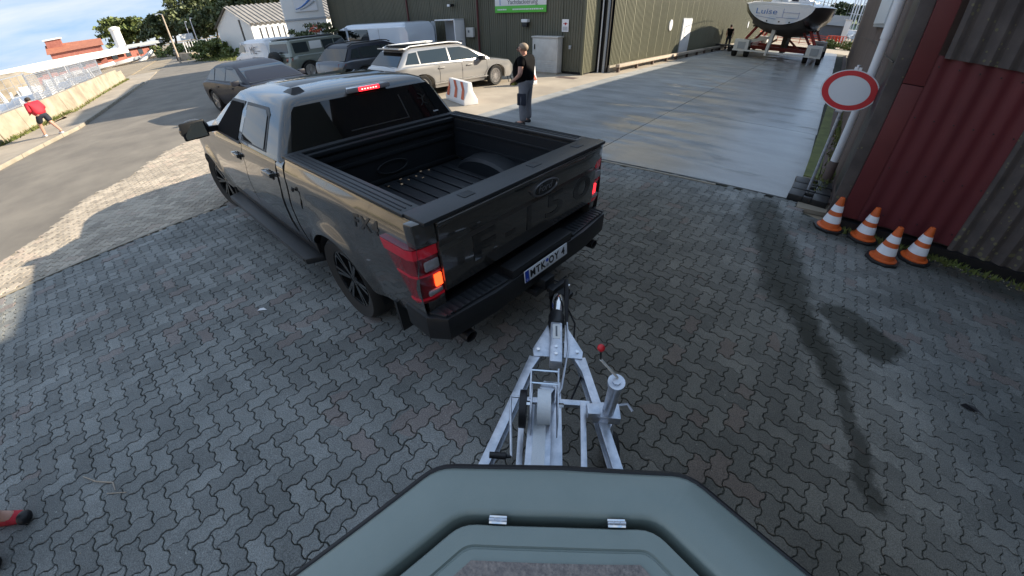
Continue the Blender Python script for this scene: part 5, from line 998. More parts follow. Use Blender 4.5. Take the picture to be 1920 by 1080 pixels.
for s_ in (-1, 1): b_ = B(); b_.beam(wc + ax_f * .02 + ax_r * .072 * s_ + Vector((0, 0, .03)), wc + ax_f * .16 + ax_r * .072 * s_ + Vector((0, 0, .11)), .008, .02); tb(b_, 'winch_arm', 'zinc')
b_ = B(); rg = []
for R_, t_ in ((.02, .0), (.095, .0), (.095, .035), (.02, .035)): o_ = wc - ax_r * .125 + Vector((0, 0, -.03)); rg.append([o_ + ax_r * t_ + ax_f * R_ * math.cos(a) + Vector((0, 0, R_ * math.sin(a))) for a in [2 * PI * k / 28 for k in range(28)]])
b_.loft(rg); tb(b_, 'gear_cover', 'ink')
k0 = wc - ax_r * .125 + ax_f * .02 + Vector((0, 0, .04)); k1 = k0 - ax_r * .045; k2 = Vector((-.535, .625, .71))
b_ = B(); b_.tube([k0, k1, k1 - ax_f * .05, k2], .007, 8); ch_ = tb(b_, 'crank_arm', 'zinc')
b_ = B(); b_.tube([k2, k2 - ax_r * .02, k2 - ax_r * .025, k2 - ax_r * .10], [.007, .008, .0155, .0145], 12); tb(b_, 'crank_grip', 'ink', ch_)
# jockey wheel jack
jb = Vector((-.325, 1.235, .50)); jt = Vector((-.292, 1.13, .90))
b_ = B(); b_.tube([jb + (jb - jt) * .5, jb, jt], .032, 18); jk = tb(b_, 'jockey_tube', 'zinc')
b_ = B(); b_.tube([jt, jt + (jt - jb).normalized() * .03], .04, 18); b_.tube([jt + (jt - jb).normalized() * .03, jt + (jt - jb).normalized() * .045], .02, 8); tb(b_, 'jockey_cap', 'zinc', jk)
b_ = B(); b_.beam(Vector((-.40, 1.19, .50)), Vector((-.27, 1.27, .50)), .10, .06); b_.beam(Vector((-.42, 1.16, .53)), Vector((-.36, 1.20, .53)), .07, .05); tb(b_, 'clamp', 'zinc', jk, bevel=.006)
b_ = B(); b_.tube([Vector((-.30, 1.30, .52)), Vector((-.255, 1.33, .54)), Vector((-.215, 1.31, .53))], .008, 6); tb(b_, 'clamp_lever', 'zinc', jk)
hk = jt + Vector((0, 0, .04)); h1 = Vector((-.362, 1.062, 1.09))
b_ = B(); b_.tube([hk, hk + Vector((0, 0, .01)), h1], .006, 6); tb(b_, 'jack_handle', 'whitem', jk)
h2 = Vector((-.372, 1.068, 1.14)); b_ = B(); b_.tube([h1, h2], .004, 6); tb(b_, 'handle_pin', 'ink', jk)
q = B(); q.ell(tuple(h2 + Vector((0, 0, .012))), (.017, .017, .019), 14, 8); tb(q, 'red_knob', 'red', jk)
jw = jb + (jb - jt).normalized() * .34
rg = []
for R_, t_ in ((.05, -.035), (.10, -.035), (.112, -.02), (.112, .02), (.10, .035), (.05, .035)): o_ = Vector((-.262, 1.275, .115)); rg.append([o_ + ax_r * t_ + ax_f * R_ * math.cos(a) + Vector((0, 0, R_ * math.sin(a))) for a in [2 * PI * k / 28 for k in range(28)]])
b_ = B(); b_.loft(rg); tb(b_, 'jockey_wheel', 'rubber', jk)
b_ = B(); b_.beam((-.30, 1.27, .35), (-.262, 1.275, .12), .07, .01); tb(b_, 'wheel_fork', 'zinc', jk)
# axle and wheels, hidden under the hull
ac = Vector((.75, -1.35, 0)); b_ = B(); b_.tube([ac - ax_r * .75 + Vector((0, 0, .3)), ac + ax_r * .75 + Vector((0, 0, .3))], .035, 8); tb(b_, 'axle', 'zinc')
for s_ in (-1, 1):
    o_ = ac + ax_r * s_ * .8; wheel(tr, o_.x + .6, o_.y - 1.0, .3, .3, .17, 'alloy', 5, s_, steer=math.atan2(ax_r.y, ax_r.x))
for a, b in ((bL1, ac - ax_r * .62), (bR1, ac + ax_r * .62)): b_ = B(); b_.beam(a, Vector((b.x, b.y, .47)), .05, .09); tb(b_, 'side_rail', 'zinc')

# ================================================================== THE SAGE GREEN BOAT
DK = 1.0
hf = [(-.633, .317), (.113, .841)]
k_ = 1.233
def hp(x, y, z=DK): s_ = (CAM_H - z) / (CAM_H - 1.25); return Vector((x * s_, y * s_, z))
hTL, hTR, hBL, hBR = hp(-.513, .257), hp(.092, .682), hp(-.586, -.168), hp(.435, .603)
boat = thing('open_boat', 'sage green open boat on the trailer with a black rubbing strake and hinged bow hatch', 'boat', (0, 0, 0))
hF = Vector((-.574, .819, 0)); hR = Vector((.819, .574, 0))
eL = (hBL - hTL); eR = (hBR - hTR); oL = hBL + eL * .2; oR = hBR + eR * .25
sL, sR = oL - hF * 3.4, oR - hF * 3.4
def arc_pts(a, b, c, n=5, r_=.06):
    d1 = (a - b).normalized() * r_; d2 = (c - b).normalized() * r_; return [(b + d1) * (1 - t)**2 + b * 2 * t * (1 - t) + (b + d2) * t * t for t in [i / (n - 1) for i in range(n)]]
bow_mid = (hTL + hTR) / 2 + hF * .012
outer = [sL, oL] + arc_pts(oL, hTL, bow_mid) + [bow_mid] + arc_pts(bow_mid, hTR, oR) + [oR, sR]
gTL, gTR, gBL, gBR = hp(-.368, .204), hp(.064, .514), hp(-.416, -.023), hp(.237, .473)
lTL, lTR, lBL, lBR = hp(-.349, .191), hp(.065, .486), hp(-.386, .002), hp(.204, .451)
gBL = gTL + (gBL - gTL) * 1.6; gBR = gTR + (gBR - gTR) * 1.6; gSL, gSR = gBL - hF * .9, gBR - hF * .9
gm = (gTL + gTR) / 2 + hF * .004
inner = [gSL, gBL] + arc_pts(gBL, gTL, gm, r_=.05) + [gm] + arc_pts(gm, gTR, gBR, r_=.05) + [gBR, gSR]
# deck ring: outer edge, crowned, inner lip
def ringat(P, z, ins=0.0):
    """the outline moved inwards by `ins`, corner by corner"""
    out = []
    for i, p in enumerate(P):
        e1 = (p - P[i - 1]) if i else (P[1] - p); e2 = (P[i + 1] - p) if i < len(P) - 1 else (p - P[i - 1]); e1.z = e2.z = 0
        if e1.length < 1e-6: e1 = e2
        if e2.length < 1e-6: e2 = e1
        e1, e2 = e1.normalized(), e2.normalized(); n1, n2 = Vector((e1.y, -e1.x, 0)), Vector((e2.y, -e2.x, 0)); nn = (n1 + n2).normalized(); k_ = ins / max(.5, nn.dot(n1))
        out.append((p.x + nn.x * k_, p.y + nn.y * k_, z))
    return out
b_ = B(); b_.loft([ringat(outer, DK - .30, .05), ringat(outer, DK - .06, -.0), ringat(outer, DK - .012, .0), ringat(outer, DK, .014), ringat(inner, DK + .004, -.022), ringat(inner, DK - .002, -.004), ringat(inner, DK - .012, .0), ringat(inner, DK - .10, .004)], caps=False, closed=False); dk = b_.build('deck', 'hull', boat, sharp=60)
b_ = B(); b_.add([tuple(sL.xy) + (DK,), tuple(sR.xy) + (DK,), tuple(gSR.xy) + (DK,), tuple(gSL.xy) + (DK,)], [(0, 1, 2, 3)]); b_.build('aft_deck', 'hull', boat)
b_ = B(); pth = ringat(outer, DK - .03, -.008); b_.tube(pth, .017, 8); b_.build('rubbing_strake', 'ink', boat)
b_ = B(); b_.loft([ringat(outer, DK - .06, .01), ringat(outer, .75, .10), ringat(outer, .56, .30)], caps=False, closed=False); b_.build('hull_side', 'hull', boat)
b_ = B(); b_.poly(ringat(outer, .60, .25)); b_.build('hull_bottom', 'hull', boat)
b_ = B(); b_.poly(ringat(inner, DK - .10, .0)); b_.build('hatch_well', 'ink', boat)
lBL = lTL + (lBL - lTL) * 1.55; lBR = lTR + (lBR - lTR) * 1.55; lm = (lTL + lTR) / 2 + hF * .002
lid = [lBL - hF * .8, lBL] + arc_pts(lBL, lTL, lm, r_=.04) + [lm] + arc_pts(lm, lTR, lBR, r_=.04) + [lBR, lBR - hF * .8]
lidc = [lBL - hF * .8, lBL, lTL, lm, lTR, lBR, lBR - hF * .8]
def lidring(z, ins, rad):
    c_ = [Vector(p) for p in ringat(lidc, z, ins)]
    return [tuple(p) for p in [c_[0], c_[1]] + arc_pts(c_[1], c_[2], c_[3], r_=rad) + [c_[3]] + arc_pts(c_[3], c_[4], c_[5], r_=rad) + [c_[5], c_[6]]]
b_ = B(); b_.loft([lidring(*q_) for q_ in ((DK - .07, .0, .05), (DK - .010, .0, .05), (DK + .001, .006, .048), (DK + .002, .062, .03), (DK - .006, .067, .03), (DK - .006, .071, .03), (DK + .000, .075, .03), (DK + .000, .082, .028))]); ld = b_.build('hatch_lid', 'hull', boat, sharp=50)
pTL, pTR = hp(-.268, .142), hp(.072, .386); pBL = pTL + (lBL - lTL) * 1.2; pBR = pTR + (lBR - lTR) * 1.2
b_ = B(); b_.prism([tuple(p.xy) for p in (pBL, pTL, pTR, pBR)], DK + .001, DK + .006); b_.build('nonslip_pad', 'hullpad', ld, bevel=.001)
for px_, py_ in ((-.275, .256), (-.020, .438)):
    c_ = hp(px_, py_); hg_ = B(); hg_.beam(c_ - hR * .029 + Vector((0, 0, .004)), c_ + hR * .029 + Vector((0, 0, .004)), .026, .006); h_ = hg_.build('hinge', 'chrome', boat, bevel=.002)
    for t_ in (-.02, 0, .02): q = B(); q.tube([c_ + hR * (t_ - .009) + Vector((0, 0, .009)), c_ + hR * (t_ + .009) + Vector((0, 0, .009))], .006, 10); q.build('hinge_knuckle', 'zinc', h_)

# ================================================================== CONES, SIGN
def cone():
    t_ = thing('traffic_cone', 'x', 'traffic cone', (0, 0, 0)); h = .39
    R_ = lambda z: lerp(.118, .030, z / h)
    b_ = B(); pts = [(.19 * math.cos(math.radians(a)), .19 * math.sin(math.radians(a))) for a in range(22, 382, 45)]; b_.prism([(p[0], p[1]) for p in pts], 0, .035); b_.build('base', 'black', t_, bevel=.01)
    b_ = B(); b_.lathe([(.150, .03), (.150, .045), (R_(.0), .055)] + [(R_(z), z + .055) for z in (.0, .1, .2, .3, h)] + [(.022, h + .06), (.02, h + .03)], 32); b_.build('body', 'orange', t_)
    for z0, z1 in ((.115, .210), (.265, .345)): b_ = B(); b_.lathe([(R_(z0 - .055) + .0025, z0), (R_(z1 - .055) + .0025, z1)], 32); b_.f = b_.f[:-2]; b_.build('white_band', 'reflect', t_)
    return t_
c_ = cone(); cs = [((.735, 5.90, 0), 'clean orange cone standing closest to the black sign foot'), ((1.14, 5.86, 0), 'second orange cone from the sign, standing alone against the oxblood sheet'), ((1.35, 5.40, 0), 'scuffed brownish orange cone, nearest to the camera of the four'), ((1.71, 5.69, 0), 'orange cone at the right end of the row of four')]
for i, (l_, lb) in enumerate(cs):
    o = c_ if i == 0 else dup(c_); o.location = l_; o.rotation_euler = (0, 0, .3 + i * .5); o['label'] = lb; o['group'] = 'orange and white traffic cones by the shed wall'
MT['orange2'] = mat('scuffed_orange', (0.50, 0.13, 0.02), 0.6, c2=(0.34, 0.10, 0.03), scale=12)
sn = thing('no_entry_sign', 'round white traffic sign with a red rim on a grey post beside the shed', 'traffic sign', (.40, 6.98, 0))
Cn = Vector((.365 - .40, 6.90 - 6.98, 1.56)); nrm = Vector((-.12, -.99, .05)).normalized(); xr = Vector((0, 0, 1)).cross(nrm).normalized() * -1; xr = nrm.cross(Vector((0, 0, 1))).normalized(); 
if xr.x < 0: xr = -xr
zr = nrm.cross(xr); zr = zr if zr.z > 0 else -zr
def disc(r0, r1, o0, o1, nm, m_, par, sx_=1.28):
    q_ = B(); rg = []
    for R_, o_ in ((r0, o0), (r1, o0), (r1, o1), (r0, o1)): rg.append([Cn + xr * R_ * sx_ * math.cos(a) + zr * R_ * math.sin(a) + nrm * o_ for a in [2 * PI * k / 56 for k in range(56)]])
    if r0 < .01: q_.loft(rg[1:3]); 
    else: q_.loft(rg + [rg[0]], caps=False)
    return q_.build(nm, m_, par)
SXE = 1.33
dsc = disc(0, .262, -.012, 0, 'plate', 'sign_white', sn, SXE); disc(.188, .250, -.004, .0025, 'red_ring', 'sign_red', dsc, SXE); disc(0.0, .186, -.004, .0015, 'white_face', 'sign_white', dsc, SXE)
b_ = B(); b_.box(-.03, .03, -.02, .02, 0, .9); 
pt_ = Cn - nrm * .035; b_ = B(); b_.tube([(-.02, .0, .05), (pt_.x, pt_.y, .6), (pt_.x, pt_.y, 1.88)], .022, 12); b_.build('post', 'zinc', sn)
b_ = B(); b_.beam(Cn + zr * .27 - xr * .04 - nrm * .02, Cn + zr * .27 + xr * .05 - nrm * .02, .03, .05); b_.build('clamp', 'white', sn, bevel=.006); b_ = B(); b_.beam(Cn - zr * .27 - xr * .07 - nrm * .02, Cn - zr * .27 + xr * .02 - nrm * .02, .03, .04); b_.build('clamp', 'zinc', sn, bevel=.005)
for i, (y0, x0, z0) in enumerate(((-.40, 0, 0), (-.06, .03, 0), (.28, .05, 0))):
    q = B(); q.M = Matrix.Translation((x0, y0, z0)) @ Matrix.Rotation(.06 * i - .05, 4, 'Z'); 
    for a in (-1, 1): q.box(min(a * .27, a * .06), max(a * .27, a * .06), 0, .30, 0, .10)
    q.box(-.06, .06, 0, .08, 0, .10); q.box(-.06, .06, .22, .30, 0, .10); q.build('rubber_foot', 'black', sn, bevel=.012)
# ================================================================== OTHER VEHICLES
def car(name, label, cat, loc, rz, L, Wd, H, body, tops, green, wheels, wr, sc=(1.12, 1.15, .95), rim='alloy', trim='black', glass='glassb', rails=None, roofm=None, group=None, side_windows=(), rear_glass=None, front_glass=True, spokes=5, extras=None):
    """tops: (y, z) belt/hood profile; green: levels (halfwidth, y_rear, y_front, corner, z)"""
    t_ = thing(name, label, cat, loc, rz, group); hw = Wd / 2
    def N(): b_ = B(); b_.sc = sc; return b_
    zx = [(.2, .90), (.45, .97), (.7, 1.0), (.95, .985), (1.2, .94)]
    def sx(y, z):
        e = abs(y) / (L / 2); tp = 1 - .16 * max(0, (e - .80) / .2)**2.2; return hw * interp(z, zx) * tp
    def za(y, z0=.26):
        z = z0
        for wy in wheels:
            R_ = wr + .07
            if abs(y - wy) < R_: z = max(z, wr + math.sqrt(R_**2 - (y - wy)**2))
        return z
    rings = []
    for y in frange(-L / 2, L / 2, 70):
        zt = smooth_interp(y, tops); zb = min(za(y), zt - .12); e = abs(y) / (L / 2); lift = .16 * max(0, (e - .9) / .1)**2; zb = max(zb, .26 + lift); left = [(0, .26 + lift), (hw * .62, .26 + lift), (hw * .62, zb)]
        for k in range(8): z = lerp(zb, zt - .04, k / 7); left.append((sx(y, z), z))
        xt = sx(y, zt); left += [(xt - .03, zt - .005), (xt - .10, zt + .01), (xt * .5, zt + .035), (0, zt + .045)]
        rings.append([(-x, y, z) for x, z in left] + [(x, y, z) for x, z in reversed(left[1:-1])])
    N().loft(rings).build('body', body, t_, sharp=38)
    def gl(z):
        for a, b in zip(green, green[1:]):
            if z <= b[4]: q_ = max(0, (z - a[4]) / (b[4] - a[4])); return [lerp(a[i], b[i], q_) for i in range(3)]
        return green[-1][:3]
    N().loft([rrect(*g_) for g_ in green]).build('cabin', roofm or body, t_, sharp=40)
    def plate(P_, nm, m_, n_off):
        b_ = N(); Q_ = [Vector(p) - Vector(n_off) for p in P_]; n_ = len(P_); b_.add([tuple(p) for p in P_] + [tuple(p) for p in Q_], [tuple(range(n_)), tuple(range(2 * n_ - 1, n_ - 1, -1))] + [(i, (i + 1) % n_, n_ + (i + 1) % n_, n_ + i) for i in range(n_)]); return b_.build(nm, m_, t_)
    for s in (-1, 1):
        for pts in side_windows: plate([(s * (gl(z)[0] + .008), y, z) for y, z in pts], 'window', glass, (s * .012, 0, 0))
        rg = [[(s * (sx(y, z) + .006), y, z) for z in (.32, .42)] for y in frange(wheels[0] + wr + .12, wheels[1] - wr - .12, 8)]
        b_ = N(); b_.loft(rg, caps=False, closed=False); b_.build('sill', trim, t_)
        for wy in wheels:
            rg = []
            for k in range(13): a = PI * k / 12; rg.append([(s * (sx(wy, wr + .3) + .012), wy + math.cos(a) * (wr + R_), wr + math.sin(a) * (wr + R_)) for R_ in (.065, .10)])
            b_ = N(); b_.loft(rg, caps=False, closed=False); b_.build('arch_trim', trim, t_)
            wheel(t_, s * (hw - .11) * sc[0], wy * sc[1], wr * sc[2] * 1.03, wr * sc[2] * 1.03, .22, rim, spokes, s)
        for yy in (wheels[0] + wr + .22, (wheels[0] + wheels[1]) / 2 + .02, wheels[1] - wr - .02):
            zt = smooth_interp(yy, tops) - .06; b_ = N(); rg = [[(s * (sx(yy, z) + .003), yy, z), (s * (sx(yy, z) + .003), yy + .012, z)] for z in frange(.42, zt, 5)]; b_.loft(rg, caps=False, closed=False); b_.build('door_gap', 'ink', t_)
        for yy in (wheels[0] + wr + .62, (wheels[0] + wheels[1]) / 2 + .62):
            zt = smooth_interp(yy, tops) - .14; b_ = N(); b_.box(s * sx(yy, zt), s * (sx(yy, zt) + .03), yy - .42, yy - .22, zt - .015, zt + .02); b_.build('handle', trim if trim != 'black' else body, t_, bevel=.006)
        g0 = gl(green[0][4] + .05); b_ = N(); yy = g0[2] - .42; b_.box(s * hw * .96, s * (hw * .96 + .20), yy - .07, yy + .07, green[0][4] - .01, green[0][4] + .14); b_.build('mirror', body if rails is None else 'black', t_, bevel=.03)
        b_ = N(); b_.prism([(s * hw * .50, L / 2 - .06), (s * hw * .86, L / 2 - .17), (s * hw * .93, L / 2 - .42), (s * hw * .5, L / 2 - .2)], tops[-2][1] - .20, tops[-2][1] - .05); b_.build('headlight', 'clearlens', t_, bevel=.01)
        b_ = N(); b_.prism([(s * hw * .60, -L / 2 - .005), (s * hw * .90, -L / 2 + .10), (s * hw * .965, -L / 2 + .38), (s * hw * .6, -L / 2 + .2)], tops[1][1] - .22, tops[1][1] - .06); b_.build('tail_light', 'redlens', t_, bevel=.01) if cat != 'van' else None
        if rails:
            b_ = N(); zt = green[-3][4]; b_.tube([(s * (green[-3][0] - .02), y, z) for y, z in rails], .022, 8); b_.build('roof_rail', 'white' if body == 'silver' else 'black', t_)
    if rear_glass:
        z0, z1, k_ = rear_glass; plate([(-gl(z0)[0] * k_, gl(z0)[1] - .01, z0), (gl(z0)[0] * k_, gl(z0)[1] - .01, z0), (gl(z1)[0] * k_ * .97, gl(z1)[1] - .01, z1), (-gl(z1)[0] * k_ * .97, gl(z1)[1] - .01, z1)], 'rear_window', 'glass', (0, -.012, 0))
    if front_glass:
        z0, z1 = green[0][4] + .04, green[2][4] - .01; plate([(-gl(z0)[0] * .93, gl(z0)[2] + .01, z0), (gl(z0)[0] * .93, gl(z0)[2] + .01, z0), (gl(z1)[0] * .9, gl(z1)[2] + .01, z1), (-gl(z1)[0] * .9, gl(z1)[2] + .01, z1)], 'windscreen', 'glass', (0, .012, 0))
    b_ = N(); b_.box(-hw * .75, hw * .75, L / 2 - .08, L / 2 + .01, .35, .62); b_.build('grille', 'black', t_, bevel=.02)
    b_ = N(); b_.box(-.26, .26, -L / 2 - .02, -L / 2 + .05, .55, .66); b_.build('number_plate', 'plate', t_)
    if extras: extras(t_, N)
    return t_
MT['silver'] = paint('silver_beige_paint', (0.40, 0.395, 0.39), metal=0.6, rough=0.3)
MT['blackpaint'] = mat('black_blue_paint', (0.012, 0.014, 0.024), 0.4, coat=0.15, spec=0.3)
MT['greyblue'] = paint('grey_blue_paint', (0.07, 0.08, 0.10), metal=0.5)
MT['vanwhite'] = paint('van_white', (0.62, 0.68, 0.76), metal=0.0, rough=0.35)  # white with the blue cast of the van's shade mixed into the colour
MT['sagepaint'] = paint('pale_green_grey_paint', (0.20, 0.22, 0.19), metal=0.3)
def shark(t_, N):
    b_ = N(); b_.box(-.62, .62, -1.55, .35, 1.645, 1.662); b_.build('glass_roof', 'glass', t_, bevel=.004)
    b_ = N(); b_.prism([(-.62, -1.84), (.62, -1.84), (.58, -1.5), (-.58, -1.5)], 1.555, 1.60); b_.build('roof_spoiler', 'silver', t_, bevel=.012)
    for s in (-1, 1): b_ = N(); b_.box(s * .925, s * .935, -1.0, 1.0, .405, .43); b_.build('sill_trim', 'chrome', t_)
SUVT = [(-2.25, .78), (-2.15, 1.02), (-1.8, 1.06), (.9, 1.02), (1.25, .99), (1.95, .88), (2.2, .70), (2.25, .5)]
SUVG = [(.86, -2.12, 1.25, .12, 1.0), (.84, -2.02, 1.12, .13, 1.10), (.71, -1.72, .42, .15, 1.48), (.66, -1.62, .22, .16, 1.57), (.56, -1.45, .05, .16, 1.625), (.3, -1.0, -.3, .12, 1.645)]
SUVW = [[(-1.82, 1.12), (-1.38, 1.10), (-1.38, 1.46), (-1.62, 1.44)], [(-1.33, 1.10), (-.38, 1.08), (-.38, 1.50), (-1.33, 1.48)], [(-.32, 1.08), (.86, 1.07), (.40, 1.40), (.12, 1.49), (-.32, 1.50)]]
car('silver_suv', 'silver beige family SUV with white roof rails parked before the hall front', 'car', (-11.5, 10.6, 0), math.radians(83 - 90), 4.5, 1.84, 1.66, 'silver', SUVT, SUVG, (-1.38, 1.36), .36, (1.12, 1.20, .93), rails=[(-1.7, 1.56), (-1.5, 1.64), (-.2, 1.67), (.1, 1.64), (.25, 1.58)], side_windows=SUVW, rear_glass=(1.08, 1.47, .92), extras=shark, trim='silver', spokes=10)
car('dark_suv', 'dark grey blue SUV with black roof parked left of the silver car', 'car', (-16.2, 10.9, 0), math.radians(96 - 90), 4.4, 1.9, 1.66, 'greyblue', SUVT, SUVG, (-1.36, 1.34), .37, (1.12, 1.12, .95), rails=[(-1.7, 1.56), (-1.5, 1.64), (-.2, 1.67), (.1, 1.64), (.25, 1.58)], side_windows=SUVW, rear_glass=(1.06, 1.48, .95), roofm='blackpaint')
DEFT = [(-2.15, .85), (-2.1, 1.12), (-1.8, 1.16), (1.0, 1.14), (1.15, 1.12), (1.95, 1.06), (2.15, .9), (2.2, .5)]
DEFG = [(.90, -2.12, 1.15, .08, 1.12), (.88, -2.08, 1.10, .08, 1.2), (.80, -2.0, .80, .08, 1.72), (.78, -1.98, .72, .10, 1.82), (.70, -1.9, .6, .12, 1.88), (.3, -1.2, 0, .1, 1.90)]
def spare(t_, N):
    b_ = N(); b_.lathe([(.20, -.15), (.33, -.15), (.38, -.11), (.39, 0), (.38, .09), (.33, .12), (.2, .12)], 28, 'y', (-.05, -2.28, 1.02)); sp_ = b_.build('spare_wheel', 'rubber', t_, sharp=50)
    b_ = N(); b_.lathe([(.25, -.14), (.22, -.10), (.06, -.10), (.05, -.13), (.01, -.13)], 20, 'y', (-.05, -2.28, 1.02)); b_.build('spare_rim', 'alloy', sp_)
    b_ = N(); b_.box(-.7, .7, -1.9, .6, 1.90, 1.93); b_.build('roof_panel', 'blackpaint', t_, bevel=.01)
    for s in (-1, 1): b_ = N(); b_.box(s * .84, s * .855, -1.05, -.45, 1.32, 1.72); b_.build('side_panel', 'whitem', t_, bevel=.01)
car('offroader', 'boxy pale green off-road car with its spare wheel on the back door', 'car', (-21.6, 11.2, 0), math.radians(97 - 90), 4.3, 1.95, 1.95, 'sagepaint', DEFT, DEFG, (-1.35, 1.40), .40, (1.12, 1.12, .95), side_windows=[[(-1.85, 1.26), (-1.15, 1.26), (-1.15, 1.72), (-1.85, 1.72)], [(-.38, 1.26), (.2, 1.26), (.2, 1.72), (-.38, 1.72)], [(.26, 1.26), (.95, 1.26), (.74, 1.72), (.26, 1.72)]], rear_glass=(1.3, 1.72, .85), extras=spare)
SEDT = [(-2.3, .72), (-2.2, .95), (-1.6, 1.0), (.7, .95), (1.2, .93), (1.95, .80), (2.25, .62), (2.3, .45)]
SEDG = [(.84, -2.1, 1.35, .14, .93), (.82, -1.95, 1.22, .15, 1.02), (.68, -1.45, .42, .18, 1.36), (.62, -1.3, .22, .18, 1.43), (.5, -1.1, .05, .18, 1.48), (.25, -.8, -.3, .12, 1.495)]
SEDW = [[(-1.70, 1.03), (-1.12, 1.02), (-1.12, 1.34), (-1.4, 1.34)], [(-1.06, 1.02), (-.28, 1.01), (-.28, 1.38), (-1.06, 1.37)], [(-.22, 1.01), (.95, 1.0), (.40, 1.32), (.16, 1.38), (-.22, 1.38)]]
def seats(t_, N):
    b_ = N(); b_.box(-.86, .86, 1.5, 1.52, .9, .93); b_.build('wiper', 'ink', t_)
car('dark_estate', 'dark blue estate car with a bright chrome roof line beside the truck bonnet', 'car', (-15.0, 5.3, 0), -PI / 2 + .06, 4.6, 1.85, 1.5, 'blackpaint', SEDT, SEDG, (-1.4, 1.42), .34, (1.12, 1.1, 1.0), side_windows=SEDW, rear_glass=(1.0, 1.34, .9), extras=seats, glass='glassb')
def van(name, label, loc, rz, L, Wd, H, sc, logo=None, m_='vanwhite'):
    T_ = [(-L / 2, H * .78), (-L / 2 + .1, H * .9), (L / 2 - 1.75, H * .9), (L / 2 - 1.0, H * .52), (L / 2 - .35, H * .46), (L / 2, H * .34)]
    hw = Wd / 2
    def ex(t_, N):
        for s in (-1, 1):
            def sxv(z): return hw * interp(z, [(.2, .90), (.45, .97), (.7, 1.0), (.95, .985), (1.2, .975), (H * .95, .90)]) + .01
            y0, y1 = L / 2 - 2.15, L / 2 - 1.12; P_ = [(s * sxv(1.15), y1 + .05, H * .62), (s * sxv(1.15), y0, H * .62), (s * sxv(1.6), y0 + .02, H * .86), (s * sxv(1.6), y1 - .45, H * .86)]
            b_ = N(); b_.add(P_ + [(p[0] - s * .02, p[1], p[2]) for p in P_], [(0, 1, 2, 3), (7, 6, 5, 4), (0, 4, 5, 1), (1, 5, 6, 2), (2, 6, 7, 3), (3, 7, 4, 0)]); b_.build('window', 'glass', t_)
            b_ = N(); b_.box(s * hw * .97, s * (hw * .97 + .025), -L / 2 + .3, L / 2 - 2.6, .62, .68); b_.build('rub_strip', 'greymetal', t_)
        for s in (-1, 1):
            y0, y1 = L / 2 - 3.75, L / 2 - 2.3; P_ = [(s * (hw * .955 + .01), y1, H * .62), (s * (hw * .955 + .01), y0, H * .62), (s * (hw * .93 + .01), y0 + .02, H * .86), (s * (hw * .93 + .01), y1, H * .86)]
            if not logo: b_ = N(); b_.add(P_ + [(p[0] - s * .03, p[1], p[2]) for p in P_], [(0, 1, 2, 3), (7, 6, 5, 4), (0, 4, 5, 1), (1, 5, 6, 2), (2, 6, 7, 3), (3, 7, 4, 0)]); b_.build('window', 'glass', t_)
        P_ = [(-hw * .86, L / 2 - 1.0, H * .55), (hw * .86, L / 2 - 1.0, H * .55), (hw * .80, L / 2 - 1.66, H * .84), (-hw * .80, L / 2 - 1.66, H * .84)]; P_ = [(p[0], p[1] + .06, p[2] + .02) for p in P_]
        b_ = N(); b_.add(P_ + [(p[0], p[1] - .03, p[2] - .03) for p in P_], [(0, 1, 2, 3), (7, 6, 5, 4), (0, 4, 5, 1), (1, 5, 6, 2), (2, 6, 7, 3), (3, 7, 4, 0)]); b_.build('windscreen', 'glass', t_)
        if logo:
            fr_ = Matrix.Diagonal((*sc, 1)) @ frame((-hw * 1.0 - .012, logo[1], logo[2]), (0, -1, 0), (0, 0, 1)); text('lettering', logo[0], logo[3], 'txt', fr_, t_, extrude=.002)
            b_ = N(); b_.box(-hw - .012, -hw, logo[1] - 1.3, logo[1] + .4, logo[2] - .42, logo[2] - .38); b_.box(-hw - .012, -hw, logo[1] - 1.0, logo[1] - .5, logo[2] - .03, logo[2]); b_.build('print_lines', 'txt', t_)
    return car(name, label, 'van', loc, rz, L, Wd, H, m_, T_, [(hw * .86, -L / 2 + .1, L / 2 - 1.85, .1, H * .86), (hw * .84, -L / 2 + .12, L / 2 - 1.9, .12, H * .93), (hw * .78, -L / 2 + .16, L / 2 - 2.0, .14, H * .965), (hw * .6, -L / 2 + .4, L / 2 - 2.3, .14, H * .985)], (-L / 2 + 1.0, L / 2 - 1.0), .34, sc, front_glass=False, extras=ex)
van('white_van', 'long white panel van parked close along the hall front', (-21.0, 14.3, 0), PI / 2, 6.0, 2.0, 2.3, (1.1, 1.35, .95))
van('lettered_van', 'white van with grey MC lettering parked behind the boxy off-road car', (-29.5, 11.4, 0), PI / 2, 5.0, 1.95, 1.95, (1.1, 1.1, .95), ('MC', -1.0, 1.28, .62), 'white')

